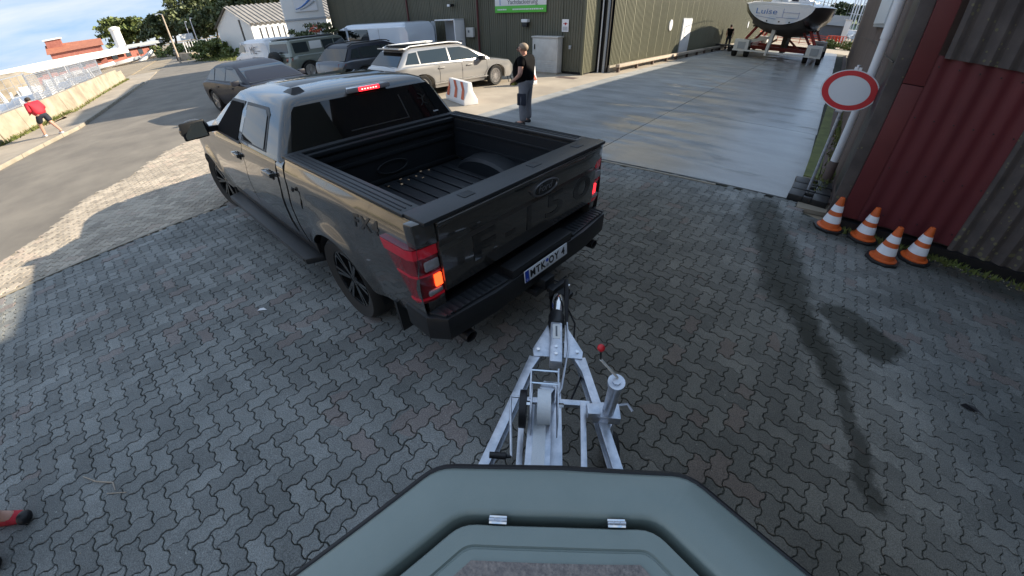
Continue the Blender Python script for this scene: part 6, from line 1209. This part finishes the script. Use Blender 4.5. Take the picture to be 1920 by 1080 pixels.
# ================================================================== BARRIERS
def barrier(loc, rz, label, k_=1.0):
    t_ = thing('barrier_block', label, 'barrier', loc, rz, 'red and white barrier blocks beside the hall'); b_ = B(); sec = lambda x, i_: [(x, -.24, 0), (x, -.24, .14), (x, -.10, .38), (x, -.07, .62), (x, .07, .62), (x, .10, .38), (x, .24, .14), (x, .24, 0)]
    n_ = 5; b_.loft([sec(-.6 * k_, 0), sec(.6 * k_, 0)]); o = b_.build('block', 'white', t_, bevel=.02)
    for x0 in (-.50, -.02, .42):
        x0 *= k_
        for s in (-1, 1):
            P_ = [(x0, s * .238, .16), (x0 + .17 * k_, s * .238, .16), (x0 + .02 * k_, s * .106, .385), (x0 - .13 * k_, s * .106, .385)]; P2 = [(x0 - .13 * k_, s * .104, .385), (x0 + .02 * k_, s * .104, .385), (x0 - .10 * k_, s * .075, .60), (x0 - .25 * k_, s * .075, .60)]
            P2 = [(max(-.58 * k_, p[0]), p[1], p[2]) for p in P2]; q_ = B(); 
            for PP in (P_, P2): q_.add([(p[0], p[1] + s * .006, p[2] + .003) for p in PP], [(0, 1, 2, 3)])
            q_.build('red_stripe', 'barrierred', t_)
    B().box(-.35 * k_, .35 * k_, -.16, .16, -.01, .03).build('foot', 'black', t_); return t_
barrier((-9.2, 9.05, 0), -.35, 'red and white striped barrier block between the truck and the silver car', 1.15)
barrier((-9.35, 12.75, 0), 1.1, 'small red and white barrier block half hidden behind the man in black', .6)

# ================================================================== PEOPLE
def skin_mesh(name, pts, edges, radii, m_, parent, sub=2, root=0):
    me = bpy.data.meshes.new(name); me.from_pydata([tuple(p) for p in pts], edges, []); o = bpy.data.objects.new(name + '_tmp', me); C.objects.link(o)
    o.modifiers.new('s', 'SKIN').use_smooth_shade = True
    for i, r_ in enumerate(radii):
        sv = me.skin_vertices[0].data[i]; sv.radius = r_ if isinstance(r_, (tuple, list)) else (r_, r_); sv.use_root = (i == root)
    o.modifiers.new('b', 'SUBSURF').levels = sub; dg = bpy.context.evaluated_depsgraph_get(); dg.update(); m2 = bpy.data.meshes.new_from_object(o.evaluated_get(dg)); bpy.data.objects.remove(o)
    m2.materials.clear(); m2.materials.append(MT[m_]); m2.polygons.foreach_set('use_smooth', [True] * len(m2.polygons)); r2_ = bpy.data.objects.new(name, m2); C.objects.link(r2_); r2_.parent = parent; return r2_
def person(label, loc, rz, J, stout=1.0, skinm='skin', shirt='tshirt', trous='greytrouser', shoes='ink', hair='hair', sleeve=.5, legcut=1.0, group=None, glasses=False, cap=None):
    """J: joints in local space, front of the body is +y, x right"""
    t_ = thing('person', label, 'person', loc, rz, group); V3 = Vector; j = {k: V3(v) for k, v in J.items()}
    P = [j['pelvis'], j['waist'], j['chest'], j['neck'], j['head0'], j['head1'], j['head2']]; R_ = [.130, .13 * min(stout, 1.15), .15 * min(stout, 1.15), .055, .062, .088, .070]; Eg = [(0, 1), (1, 2), (2, 3), (3, 4), (4, 5), (5, 6)]
    def chain(st, names, rad):
        i = st
        for n_, r_ in zip(names, rad): P.append(j[n_] if isinstance(n_, str) else n_); R_.append(r_); Eg.append((i, len(P) - 1)); i = len(P) - 1
        return i
    for s in 'lr':
        w_ = chain(2, ['sh' + s, 'el' + s, 'wr' + s], [.062, .046, .030]); hd = (j['wr' + s] - j['el' + s]).normalized(); palm = j['wr' + s] + hd * .075; pi_ = chain(w_, [palm], [(.036, .020)])
        sdv = hd.cross(V3((0, 1, 0.2))).normalized()
        for k in range(4): b_ = palm + sdv * (.024 - .016 * k); chain(pi_, [b_ + hd * .035 + V3((0, .012, -.005)), b_ + hd * (.062 - .006 * abs(k - 1)) + V3((0, .028, -.012))], [.0095, .0075])
        chain(w_, [j['wr' + s] + hd * .03 + V3((0, .032, 0)), j['wr' + s] + hd * .065 + V3((0, .048, 0))], [.012, .009])
        chain(0, ['hip' + s, 'kn' + s, 'an' + s, 'to' + s], [.085, .060, .042, .040])
    skin_mesh('body', P, Eg, R_, skinm, t_)
    # clothing
    c = 1.13
    P = [j['waist'].lerp(j['pelvis'], 1.35), j['waist'] + V3((0, .02 * (stout > 1.1), .02)), j['chest'], j['neck'] + V3((0, 0, -.05))]; R_ = [(.165 * stout, .145 * stout), (.185 * stout, .165 * stout), (.185 * stout, .14 * stout), .085]; Eg = [(0, 1), (1, 2), (2, 3)]
    for s in 'lr': e_ = j['sh' + s].lerp(j['el' + s], sleeve if sleeve <= 1 else 1.0); i0 = chain(2, ['sh' + s, e_], [.088, .075 if sleeve <= 1 else .062]); 
    if sleeve > 1:
        for q_, s in enumerate('lr'): chain(5 + 2 * q_, ['wr' + s], [.046])
    skin_mesh('shirt', P, Eg, R_, shirt, t_)
    P = [j['pelvis'] + V3((0, 0, .15)), j['pelvis'] + V3((0, 0, -.04))]; R_ = [(.155 * (1 + (stout - 1) * .6), .13 * (1 + (stout - 1) * .6)), .14]; Eg = [(0, 1)]
    for s in 'lr':
        if legcut >= 1: chain(1, ['hip' + s, 'kn' + s, j['an' + s] + V3((0, 0, -.01))], [.112, .082, .072])
        else: chain(1, ['hip' + s, j['hip' + s].lerp(j['kn' + s], legcut * 1.6)], [.115, .10])
    skin_mesh('trousers', P, Eg, R_, trous, t_)
    for s in 'lr':
        a_, b_ = j['an' + s], j['to' + s]; d_ = (b_ - a_); d_.z = 0; d_.normalize(); base_ = V3((a_.x, a_.y, min(a_.z, b_.z) - .005)); skin_mesh('shoe', [base_ - d_ * .05, base_ + d_ * .05 , base_ + d_ * .15, base_ + d_ * .19], [(0, 1), (1, 2), (2, 3)], [(.050, .050), (.050, .052), (.050, .038), (.042, .028)], shoes, t_, root=1)
    h0, h1, h2 = j['head0'], j['head1'], j['head2']; fw = V3((0, 1, 0)); 
    if cap: fw = V3(cap)
    sd_ = fw.cross(V3((0, 0, 1)))
    hd = h1 - fw * .022 + V3((0, 0, .028)); q = B(); q.ell(tuple(hd), (.088, .100, .092), 14, 10); q.v = [v if (V3(v) - hd).dot(fw) < .055 or v[2] > hd.z + .03 else tuple(hd + (V3(v) - hd) * .6) for v in q.v]; q.build('hair', hair, t_)
    q = B(); q.tube([h1 + fw * .085 + V3((0, 0, .02)), h1 + fw * .108 + V3((0, 0, -.018)), h1 + fw * .09 + V3((0, 0, -.028))], [.009, .014, .010], 8); q.build('nose', skinm, t_)
    for s in (-1, 1):
        q = B(); q.ell(tuple(h1 + sd_ * s * .088 + V3((0, 0, -.002)) - fw * .005), (.012, .020, .030), 8, 6); q.build('ear', skinm, t_)
        q = B(); q.ell(tuple(h1 + sd_ * s * .032 + fw * .083 + V3((0, 0, .018))), (.011, .008, .008), 8, 6); q.build('eye', 'ink', t_)
    q = B(); q.beam(h1 + fw * .082 - sd_ * .024 + V3((0, 0, -.048)), h1 + fw * .082 + sd_ * .024 + V3((0, 0, -.048)), .008, .008); q.build('mouth', 'redcloth', t_)
    if glasses:
        q = B()
        for s in (-1, 1):
            c_ = h1 + sd_ * s * .034 + fw * .098 + V3((0, 0, .018)); q.tube([c_ + sd_ * .026 * math.cos(a) + V3((0, 0, .019 * math.sin(a))) for a in [2 * PI * k / 12 for k in range(13)]], .0035, 5); q.tube([c_ + sd_ * s * .026, h1 + sd_ * s * .09 + V3((0, 0, .012))], .0035, 5)
        q.build('glasses', 'ink', t_)
    return t_
ST = dict(pelvis=(0, 0, .94), waist=(0, 0, 1.10), chest=(0, 0, 1.34), neck=(0, 0, 1.50), head0=(0, .015, 1.56), head1=(0, .03, 1.645), head2=(0, .02, 1.70), shl=(-.19, 0, 1.44), ell=(-.25, -.04, 1.16), wrl=(-.22, .10, .95), shr=(.19, 0, 1.44), elr=(.25, -.04, 1.16), wrr=(.22, .10, .95),
          hipl=(-.10, 0, .88), knl=(-.12, .02, .50), anl=(-.13, 0, .08), tol=(-.15, .14, .04), hipr=(.10, 0, .88), knr=(.12, .02, .50), anr=(.13, 0, .08), tor=(.15, .14, .04))
# stout man in black: seen from his left side, looking to the left of the picture; hands together at the belt
J = dict(ST); J.update(waist=(0, .06, 1.10), chest=(0, .02, 1.36), wrl=(-.13, .20, .98), ell=(-.29, -.02, 1.14), wrr=(.10, .26, .93), elr=(.27, .02, 1.13), neck=(0, .03, 1.50), head0=(0, .05, 1.555), head1=(0, .075, 1.63), head2=(0, .065, 1.695))
man = person('stout man with glasses in a black T-shirt and grey trousers behind the truck', (-5.80, 7.90, 0), 1.75, J, 1.38, 'skin', 'tshirt', 'greytrouser', 'ink', 'hair', .55, 1.0, glasses=True)
man.scale = (1.22, 1.22, 1.0)
q = B(); q.box(-.02, .03, -.08, .10, .46, .72); q.v = [(v[0] - .175, v[1], v[2]) for v in q.v]; q.build('leg_pocket', 'navy', man, bevel=.01)
q = B(); q.lathe([(.036, -.014), (.040, -.008), (.040, .008), (.036, .014)], 14, 'z', (-.145, .155, 1.005)); q.build('wrist_watch', 'ink', man)
rc = thing('remote_control', 'yellow green and black crane remote control held at the belt of the man in black', 'remote control', (-5.80, 7.90, 0), 1.75)
MT['ygreen'] = mat('yellow_green_plastic', (0.30, 0.28, 0.05), 0.5)
q = B(); q.box(-.10, .10, .25, .36, .86, .96); q.build('housing', 'ygreen', rc, bevel=.015); q = B(); q.box(-.08, .08, .27, .34, .96, .985); q.build('keypad', 'ink', rc, bevel=.005)
for s in (-1, 1): q = B(); q.tube([(s * .10, .27, .94), (s * .11, .36, 1.05), (s * .09, .46, 1.06), (s * .07, .42, .93)], .008, 6); q.build('guard_bar', 'ink', rc)
# person in a red jacket bending while walking beside the far wall
J = dict(ST); J.update(pelvis=(0, 0, .90), waist=(0, .05, 1.06), chest=(0, .14, 1.29), neck=(0, .22, 1.43), head0=(0, .26, 1.47), head1=(0, .30, 1.54), head2=(0, .31, 1.60), shl=(-.19, .16, 1.39), shr=(.19, .16, 1.39), ell=(-.25, .06, 1.12), wrl=(-.17, .26, 1.02), elr=(.25, .06, 1.12), wrr=(.17, .26, 1.02),
    knl=(-.12, .16, .50), anl=(-.13, .18, .08), tol=(-.13, .34, .05), knr=(.12, -.08, .50), anr=(.13, -.34, .14), tor=(.13, -.22, .04))
person('person in a red jacket and dark shorts bending forward beside the concrete wall', (-20.55, -.55, .09), -1.05 + PI, J, 1.25, 'skin', 'redcloth', 'navy', 'white', 'darkhair', 1.5, .55).scale = (1.05, 1.05, .82)
# man in black by the travelling boat mover
J = dict(ST); far = person('man in black clothes standing beside a flat cart by the hall wall', (-7.2, 36.6, 0), .1, J, 1.1, 'skin', 'tshirt', 'navy', 'ink', 'darkhair', .55, 1.0)
ct = thing('flat_cart', 'flat dark four wheeled cart beside the man in black near the hall wall', 'cart', (-7.3, 35.4, 0)); B().box(-.9, .9, -.45, .45, .36, .44).build('platform', 'black', ct, bevel=.01)
for x_ in (-.65, .65):
    for y_ in (-.38, .38): B().lathe([(.17, -.05), (.17, .05)], 16, 'y', (x_, y_, .17)).build('wheel', 'rubber', ct)
# person at the left edge: only the shoe tips show in the picture
J = dict(ST); edge = person('person in red shoes with black toes standing at the left edge of the paving', (-2.93, -1.74, 0), -.80, J, 1.0, 'skin', 'navy', 'navy', 'redcloth', 'darkhair', .55, 1.0)
for x_ in (-.13, .13):
    q = B(); q.ell((x_ * 1.12 , .205, .045), (.050, .045, .040), 14, 8); q.build('toe_cap', 'ink', edge)

# ================================================================== YACHT ON THE MOVER
ya = thing('sailing_yacht', 'sailing yacht with Luise lettered on its pale stern, carried on the red boat mover', 'yacht', (-3.35, 30.6, -.32), -.06); ya.scale = (1.15, 1, 1)
HS = []
def hsec(y, bm, zk, zs, n=9, shape=1.0):
    out = []
    for k in range(n):
        a = PI * k / (n - 1); out.append((-bm * math.cos(a) * (1 if k in (0, n - 1) else 1.0), y, zs - (zs - zk) * math.sin(a)**shape))
    return out
secs = [hsec(-.6, 1.62, 2.35, 3.35, shape=1.2), hsec(.0, 1.85, 2.05, 3.40, shape=1.1), hsec(2, 2.15, 1.72, 3.45), hsec(4.5, 2.25, 1.55, 3.5), hsec(7, 1.95, 1.65, 3.6), hsec(9.5, 1.15, 1.9, 3.75), hsec(11.3, .25, 2.5, 3.9), hsec(11.7, .04, 3.2, 3.95)]
b_ = B(); b_.loft(secs, caps=False, closed=False); hu = b_.build('hull', 'darkhull', ya)
b_ = B(); b_.loft([[(p[0] * 1.004, p[1], min(p[2] - .01, 2.35)) if p[2] < 2.6 else (p[0] * 1.004, p[1], p[2]) for p in s_[2:-2]] for s_ in secs[:-2]], caps=False, closed=False); b_.v = [(v[0], v[1], v[2] - .012) for v in b_.v]; b_.build('underbody', 'keel', hu)
b_ = B(); tp = [Vector(p) for p in hsec(-.6, 1.60, 2.35, 3.35, 17, 1.2)]; b_.add([tuple(p + Vector((0, -.02 - .35 * (3.35 - p.z) * 0, 0))) for p in tp], [tuple(range(17))]); tsm = b_.build('transom', 'vanwhite', ya)
b_ = B(); b_.loft([[(p[0], p[1], p[2] + .003) for p in (s_[0], s_[-1])] + [(s_[-1][0] * .8, s_[0][1], s_[0][2] + .12), (s_[0][0] * .8, s_[0][1], s_[0][2] + .12)] for s_ in secs], closed=True); b_.build('deck', 'white', ya)
text('boat_name', 'Luise', .42, 'blue', frame((-.62, -.64, 3.0), (1, 0, 0), (0, 0, 1)), tsm, extrude=.004, sx=1.25)
q = B(); [q.beam(a, b, .015, .015) for a, b in (((-.1, -.635, 2.72), (.95, -.635, 2.72)), ((.95, -.635, 2.72), (.95, -.635, 3.05)), ((.2, -.635, 2.72), (.2, -.635, 3.2)), ((.2, -.635, 3.0), (.95, -.635, 3.0)), ((-1.1, -.635, 2.75), (-.1, -.635, 2.62)))]; q.build('stern_lines', 'blue', tsm)
for x_ in (-.5, .1, .6): q = B(); q.lathe([(.04, -.01), (.04, .01)], 10, 'y', (x_, -.64, 2.5)); q.build('drain_hole', 'ink', tsm)
b_ = B(); b_.add([(-.09, 4.0, .55), (.09, 4.0, .55), (.09, 5.4, .55), (-.09, 5.4, .55), (-.14, 4.2, 1.75), (.14, 4.2, 1.75), (.14, 6.0, 1.75), (-.14, 6.0, 1.75)], [(0, 1, 2, 3), (4, 5, 6, 7), (0, 1, 5, 4), (1, 2, 6, 5), (2, 3, 7, 6), (3, 0, 4, 7)]); b_.build('keel', 'keel', ya)
b_ = B(); b_.add([(-.34, .2, .55), (-.22, .2, .55), (-.22, .55, .55), (-.34, .55, .55), (-.22, .1, 2.2), (-.02, .1, 2.2), (-.02, .65, 2.2), (-.22, .65, 2.2)], [(0, 1, 2, 3), (4, 5, 6, 7), (0, 1, 5, 4), (1, 2, 6, 5), (2, 3, 7, 6), (3, 0, 4, 7)]); b_.build('rudder', 'whitem', ya)
b_ = B(); b_.loft([[(x_ * w_, y, 3.5 + z_) for x_, z_ in ((-1, 0), (-.8, .38 * h_), (.8, .38 * h_), (1, 0))] for y, w_, h_ in ((2.4, 1.1, 1), (3, 1.2, 1.1), (5.5, 1.1, 1), (7.5, .6, .3))]); b_.build('coachroof', 'white', ya, bevel=.03)
q = B(); st_ = [(-1.45, -.5), (-1.75, 1.2), (-1.95, 3), (-2.0, 5)]
for s in (-1, 1):
    for x_, y in st_: q.tube([(s * abs(x_), y, 3.4), (s * abs(x_), y, 4.05)], .022, 6)
    q.tube([(s * abs(x_), y, 4.03) for x_, y in st_], .018, 6); q.tube([(s * abs(x_), y, 3.72) for x_, y in st_], .012, 6)
q.tube([(-1.45, -.5, 4.03), (-.5, -.62, 4.05)], .018, 6); q.tube([(.5, -.62, 4.05), (1.45, -.5, 4.03)], .018, 6); q.build('pulpit_rails', 'chrome', ya)
for x_, y, z, m_ in ((.75, -.3, 3.95, 'ink'), (-.3, .8, 3.85, 'white'), (.25, 1.2, 3.9, 'navy')): B().box(x_ - .28, x_ + .28, y - .1, y + .15, z - .25, z + .2).build('locker', m_, ya, bevel=.03)
q = B(); q.M = Matrix.Translation((0, .6, 3.95)); q.lathe([(.36, -.012), (.38, 0), (.36, .012)], 24, 'y'); q.build('steering_wheel', 'chrome', ya)
mv = thing('boat_mover', 'red and white self propelled boat mover with four wheel pairs under the yacht', 'boat mover', (-3.1, 31.4, 0), 0)
for s in (-1, 1):
    for y in (0, 8.2):
        B().box(s * 2.15 - .45, s * 2.15 + .45, y - .35, y + .55, .38, 1.05).build('wheel_box', 'whitem', mv, bevel=.03); B().box(s * 2.15 - .2, s * 2.15 + .25, y - .40, y - .35, .5, .9).build('hatch', 'greymetal', mv)
        for dx in (-.38, .38): o_ = B(); o_.lathe([(.2, -.14), (.3, -.14), (.33, -.08), (.33, .08), (.3, .14), (.2, .14)], 20, 'x', (s * 2.15 + dx, y + .05, .33)); o_.build('tyre', 'rubber', mv)
        B().tube([(s * 2.05, y + .2, 1.05), (s * 1.55, y + .4, 1.85)], .09, 8).build('support_arm', 'redframe', mv); B().box(s * 1.55 - .25, s * 1.55 + .25, y + .2, y + .6, 1.8, 1.9).build('support_pad', 'ink', mv)
    B().beam((s * 2.15, .4, .55), (s * 2.15, 8.0, .55), .25, .28).build('side_beam', 'redframe', mv)
    B().beam((s * 1.2, 2.5, .5), (s * .4, 2.5, 1.1), .12, .12).build('strut', 'redframe', mv); B().beam((s * 2.0, 1.5, .6), (s * 1.1, 1.5, 1.75), .14, .14).build('strut', 'redframe', mv)
B().beam((-2.6, -.45, .42), (2.6, -.45, .42), .1, .09).build('rear_bar', 'whitem', mv); B().beam((-2.1, 2.6, .5), (2.1, 2.6, .5), .25, .22).build('cross_beam', 'redframe', mv); B().beam((-2.1, 6.6, .5), (2.1, 6.6, .5), .25, .22).build('cross_beam', 'redframe', mv); B().beam((-2.1, .35, .85), (-.6, .35, 1.25), .2, .18).build('hose_drum', 'whitem', mv)

# ================================================================== BEYOND THE LANE
dk_ = thing('dark_roofed_shed', 'low dark roofed shed beyond the yacht', 'shed', (-3.5, 84, 0)); B().box(-7, 4.2, 0, 8, 0, 2.2).build('wall', 'txt', dk_); B().add([(-7.4, -.5, 2.1), (4.6, -.5, 2.1), (4.6, 8.5, 2.1), (-7.4, 8.5, 2.1), (-7.4, 4, 3.6), (4.6, 4, 3.6)], [(0, 1, 5, 4), (2, 3, 4, 5), (0, 4, 3), (1, 2, 5)]).build('roof', 'darkhull', dk_)
pi_ = thing('white_pillar', 'tall white pillar at the far end of the lane before the masts', 'pillar', (.75, 74, 0)); B().box(-.35, .35, -.35, .35, 0, 2.9).build('shaft', 'white', pi_, bevel=.03); B().box(-.42, .42, -.42, .42, 2.9, 3.0).build('cap', 'whitem', pi_)
def railing(loc, rz, n_, L_, H_, lab):
    t_ = thing('red_railing', lab, 'railing', loc, rz, 'red steel frames at the end of the lane')
    for z in frange(.15, H_, n_): B().beam((0, 0, z), (L_, 0, z), .05, .06).build('bar', 'redlt', t_)
    for x_ in frange(0, L_, 4): B().beam((x_, 0, 0), (x_, 0, H_), .07, .07, up=(0, 1, 0)).build('upright', 'redlt', t_)
railing((-6.0, 58, 0), .05, 4, 3.6, 1.1, 'red steel railing seen behind the keel of the yacht'); railing((-2.6, 59, 0), -.1, 5, 2.4, 1.0, 'red steel railing right of the yacht keel'); 
for i in range(4): railing((-.9 + i * .28, 57.5 + i * .5, 0), .9, 3, 1.6, 1.15, ['first', 'second', 'third', 'last'][i] + ' of the four stacked red frames leaning left of the bush'); 
railing((-7.4, 50, 0), 1.5, 6, 4, 2.4, 'tall red frame standing against the hall wall beyond the yacht')
bu = thing('bush', 'low green bush at the far right end of the lane', 'bush', (.2, 55, 0)); crown_mesh('foliage', [(-.7, 0, .35, 1.2, .9, .5), (.9, .3, .4, 1.1, .9, .45)], 2600, .10, 'leaf', bu)
mgr = 'bare masts of yachts ashore behind the lane'
for i in range(9):
    x_ = 1.0 + i * .42; t_ = thing('yacht_mast', 'bare silver mast standing among the yachts ashore beyond the lane', 'mast', (x_, 86 + i * 3 % 7, 0), 0, mgr); B().tube([(0, 0, 0), (.05 * (i - 4), 0, 11)], [.11, .06], 8).build('pole', 'zinc', t_); 
    for z in (4, 7.5): B().beam((-.7, 0, z), (.7, 0, z), .04, .04).build('spreader', 'zinc', t_)
    for s in (-1, 1): B().tube([(s * .9, 0, .8), (s * .7, 0, 7.5), (0, 0, 10.8)], .02, 4).build('shroud', 'greymetal', t_)
for i in range(3):
    t_ = thing('yacht_ashore', ['blue white yacht hull ashore under the masts', 'second yacht hull ashore under the masts', 'third yacht hull ashore at the far end of the lane'][i], 'yacht', (1.6 + i * 1.5, 80 + 4 * i, 0), .1); B().loft([hsec(y_, w_, .6, 1.7) for y_, w_ in ((-3, .9), (0, 1.2), (3, .8), (4.5, .05))], caps=False, closed=False).build('hull', ['vanwhite', 'white', 'blue'][i], t_); B().box(-.8, .8, -3, 2.5, 1.68, 1.74).build('deck', 'white', t_); [B().tube([(s * .7, y_, 0), (s * .5, y_, .9)], .05, 5).build('prop', 'zinc', t_) for s in (-1, 1) for y_ in (-2, 1.5)]
pole('street_lamp', (-2.6, 78, 0), 5.6, 'dark lamp post beyond the yacht before the green hill', 'street lamp', .06, (.01, -.5), 'ink')
# wooded hills on the far shore
V_, F_ = [], []; n1, n2 = 60, 10
for i in range(n1):
    for j in range(n2):
        x = -260 + i * 9.5; y = 240 + j * 22; h_ = 9.0 * math.sin(PI * j / (n2 - 1) * .5) * (1.15 + .35 * math.sin(x * .045 + 1.0) + .15 * math.sin(x * .13)) * (1.0 if x < 8 else max(.45, 1 - (x - 8) * .02)); V_.append((x, y, -.2 + h_ + (random.uniform(-.4, .4) if j else 0)))
for i in range(n1 - 1):
    for j in range(n2 - 1): F_.append((i * n2 + j, (i + 1) * n2 + j, (i + 1) * n2 + j + 1, i * n2 + j + 1))
b_ = B(); b_.add(V_, F_); struct(b_.build('hill', 'hill', sharp=60))
hwood = thing('hill_wood', 'wood', 'wood', (0, 0, 0)); bpy.data.objects.remove(hwood)
wdm = crown_mesh('hill_trees', [(x, 262 + random.uniform(-8, 20), 6.5 + 2 * math.sin(x * .05 + 1), 7, 8, 3.6) for x in range(-120, 60, 7)], 26000, .9, 'leafdark', None); wdm['kind'] = 'stuff'; wdm['label'] = 'wood covering the hillside across the water'; wdm['category'] = 'wood'
struct(B().box(-600, 600, 105, 238, -.3, -.03).build('water', mat('harbour_water', (0.03, 0.05, 0.06), 0.12, bump=.3, bscale=3)))

# ================================================================== SMALL THINGS ON THE PAVING
tw_ = B(); tw_.tube([(-2.95, -1.13, .006), (-2.82, -1.06, .014), (-2.72, -.97, .007), (-2.64, -.97, .008)], [.003, .005, .004, .003], 5); tw_.tube([(-2.66, -1.02, .007), (-2.56, -.915, .009)], .003, 5); tag(tw_.build('twig', 'wood'), 'thin pale twig lying on the pavers at the lower left', 'twig')
bt = B(); bt.add([(-3.70, .50, .006), (-3.66, .53, .012), (-3.63, .57, .008), (-3.68, .56, .016), (-3.71, .53, .01)], [(0, 1, 2), (0, 2, 3), (0, 3, 4)]); tag(bt.build('paper_scrap', 'white'), 'tiny white paper scrap on the pavers left of the rear wheel', 'scrap')
dl_ = B(); dl_.add([(1.86, 3.24, .004), (1.92, 3.21, .014), (1.99, 3.24, .006), (2.03, 3.21, .012), (1.97, 3.27, .016), (1.90, 3.28, .008)], [(0, 1, 2, 3, 4, 5)]); tag(dl_.build('wet_leaf', 'ink'), 'dark wet leaf stuck on the pavers at the right', 'leaf')
V_, F_ = [], []
for _ in range(420):
    if _ < 260: x, y = random.uniform(.8, 4.2), 6.0 - abs(random.gauss(0, .12)) 
    else: x, y = random.uniform(-6.5, 2.5), random.uniform(-1.5, 6)
    s_ = random.uniform(.003, .011) if _ < 260 else random.uniform(.002, .006); o = len(V_); V_ += [(x - s_, y, .002), (x, y - s_, .002), (x + s_, y + s_ * .3, .002), (x, y + s_, .003), (x, y, .002 + s_)]; F_ += [(o, o + 1, o + 4), (o + 1, o + 2, o + 4), (o + 2, o + 3, o + 4), (o + 3, o, o + 4)]
b_ = B(); b_.add(V_, F_); tag(b_.build('grit', 'wallc'), 'grit and small leaf crumbs scattered on the pavers', 'grit', kind='stuff')
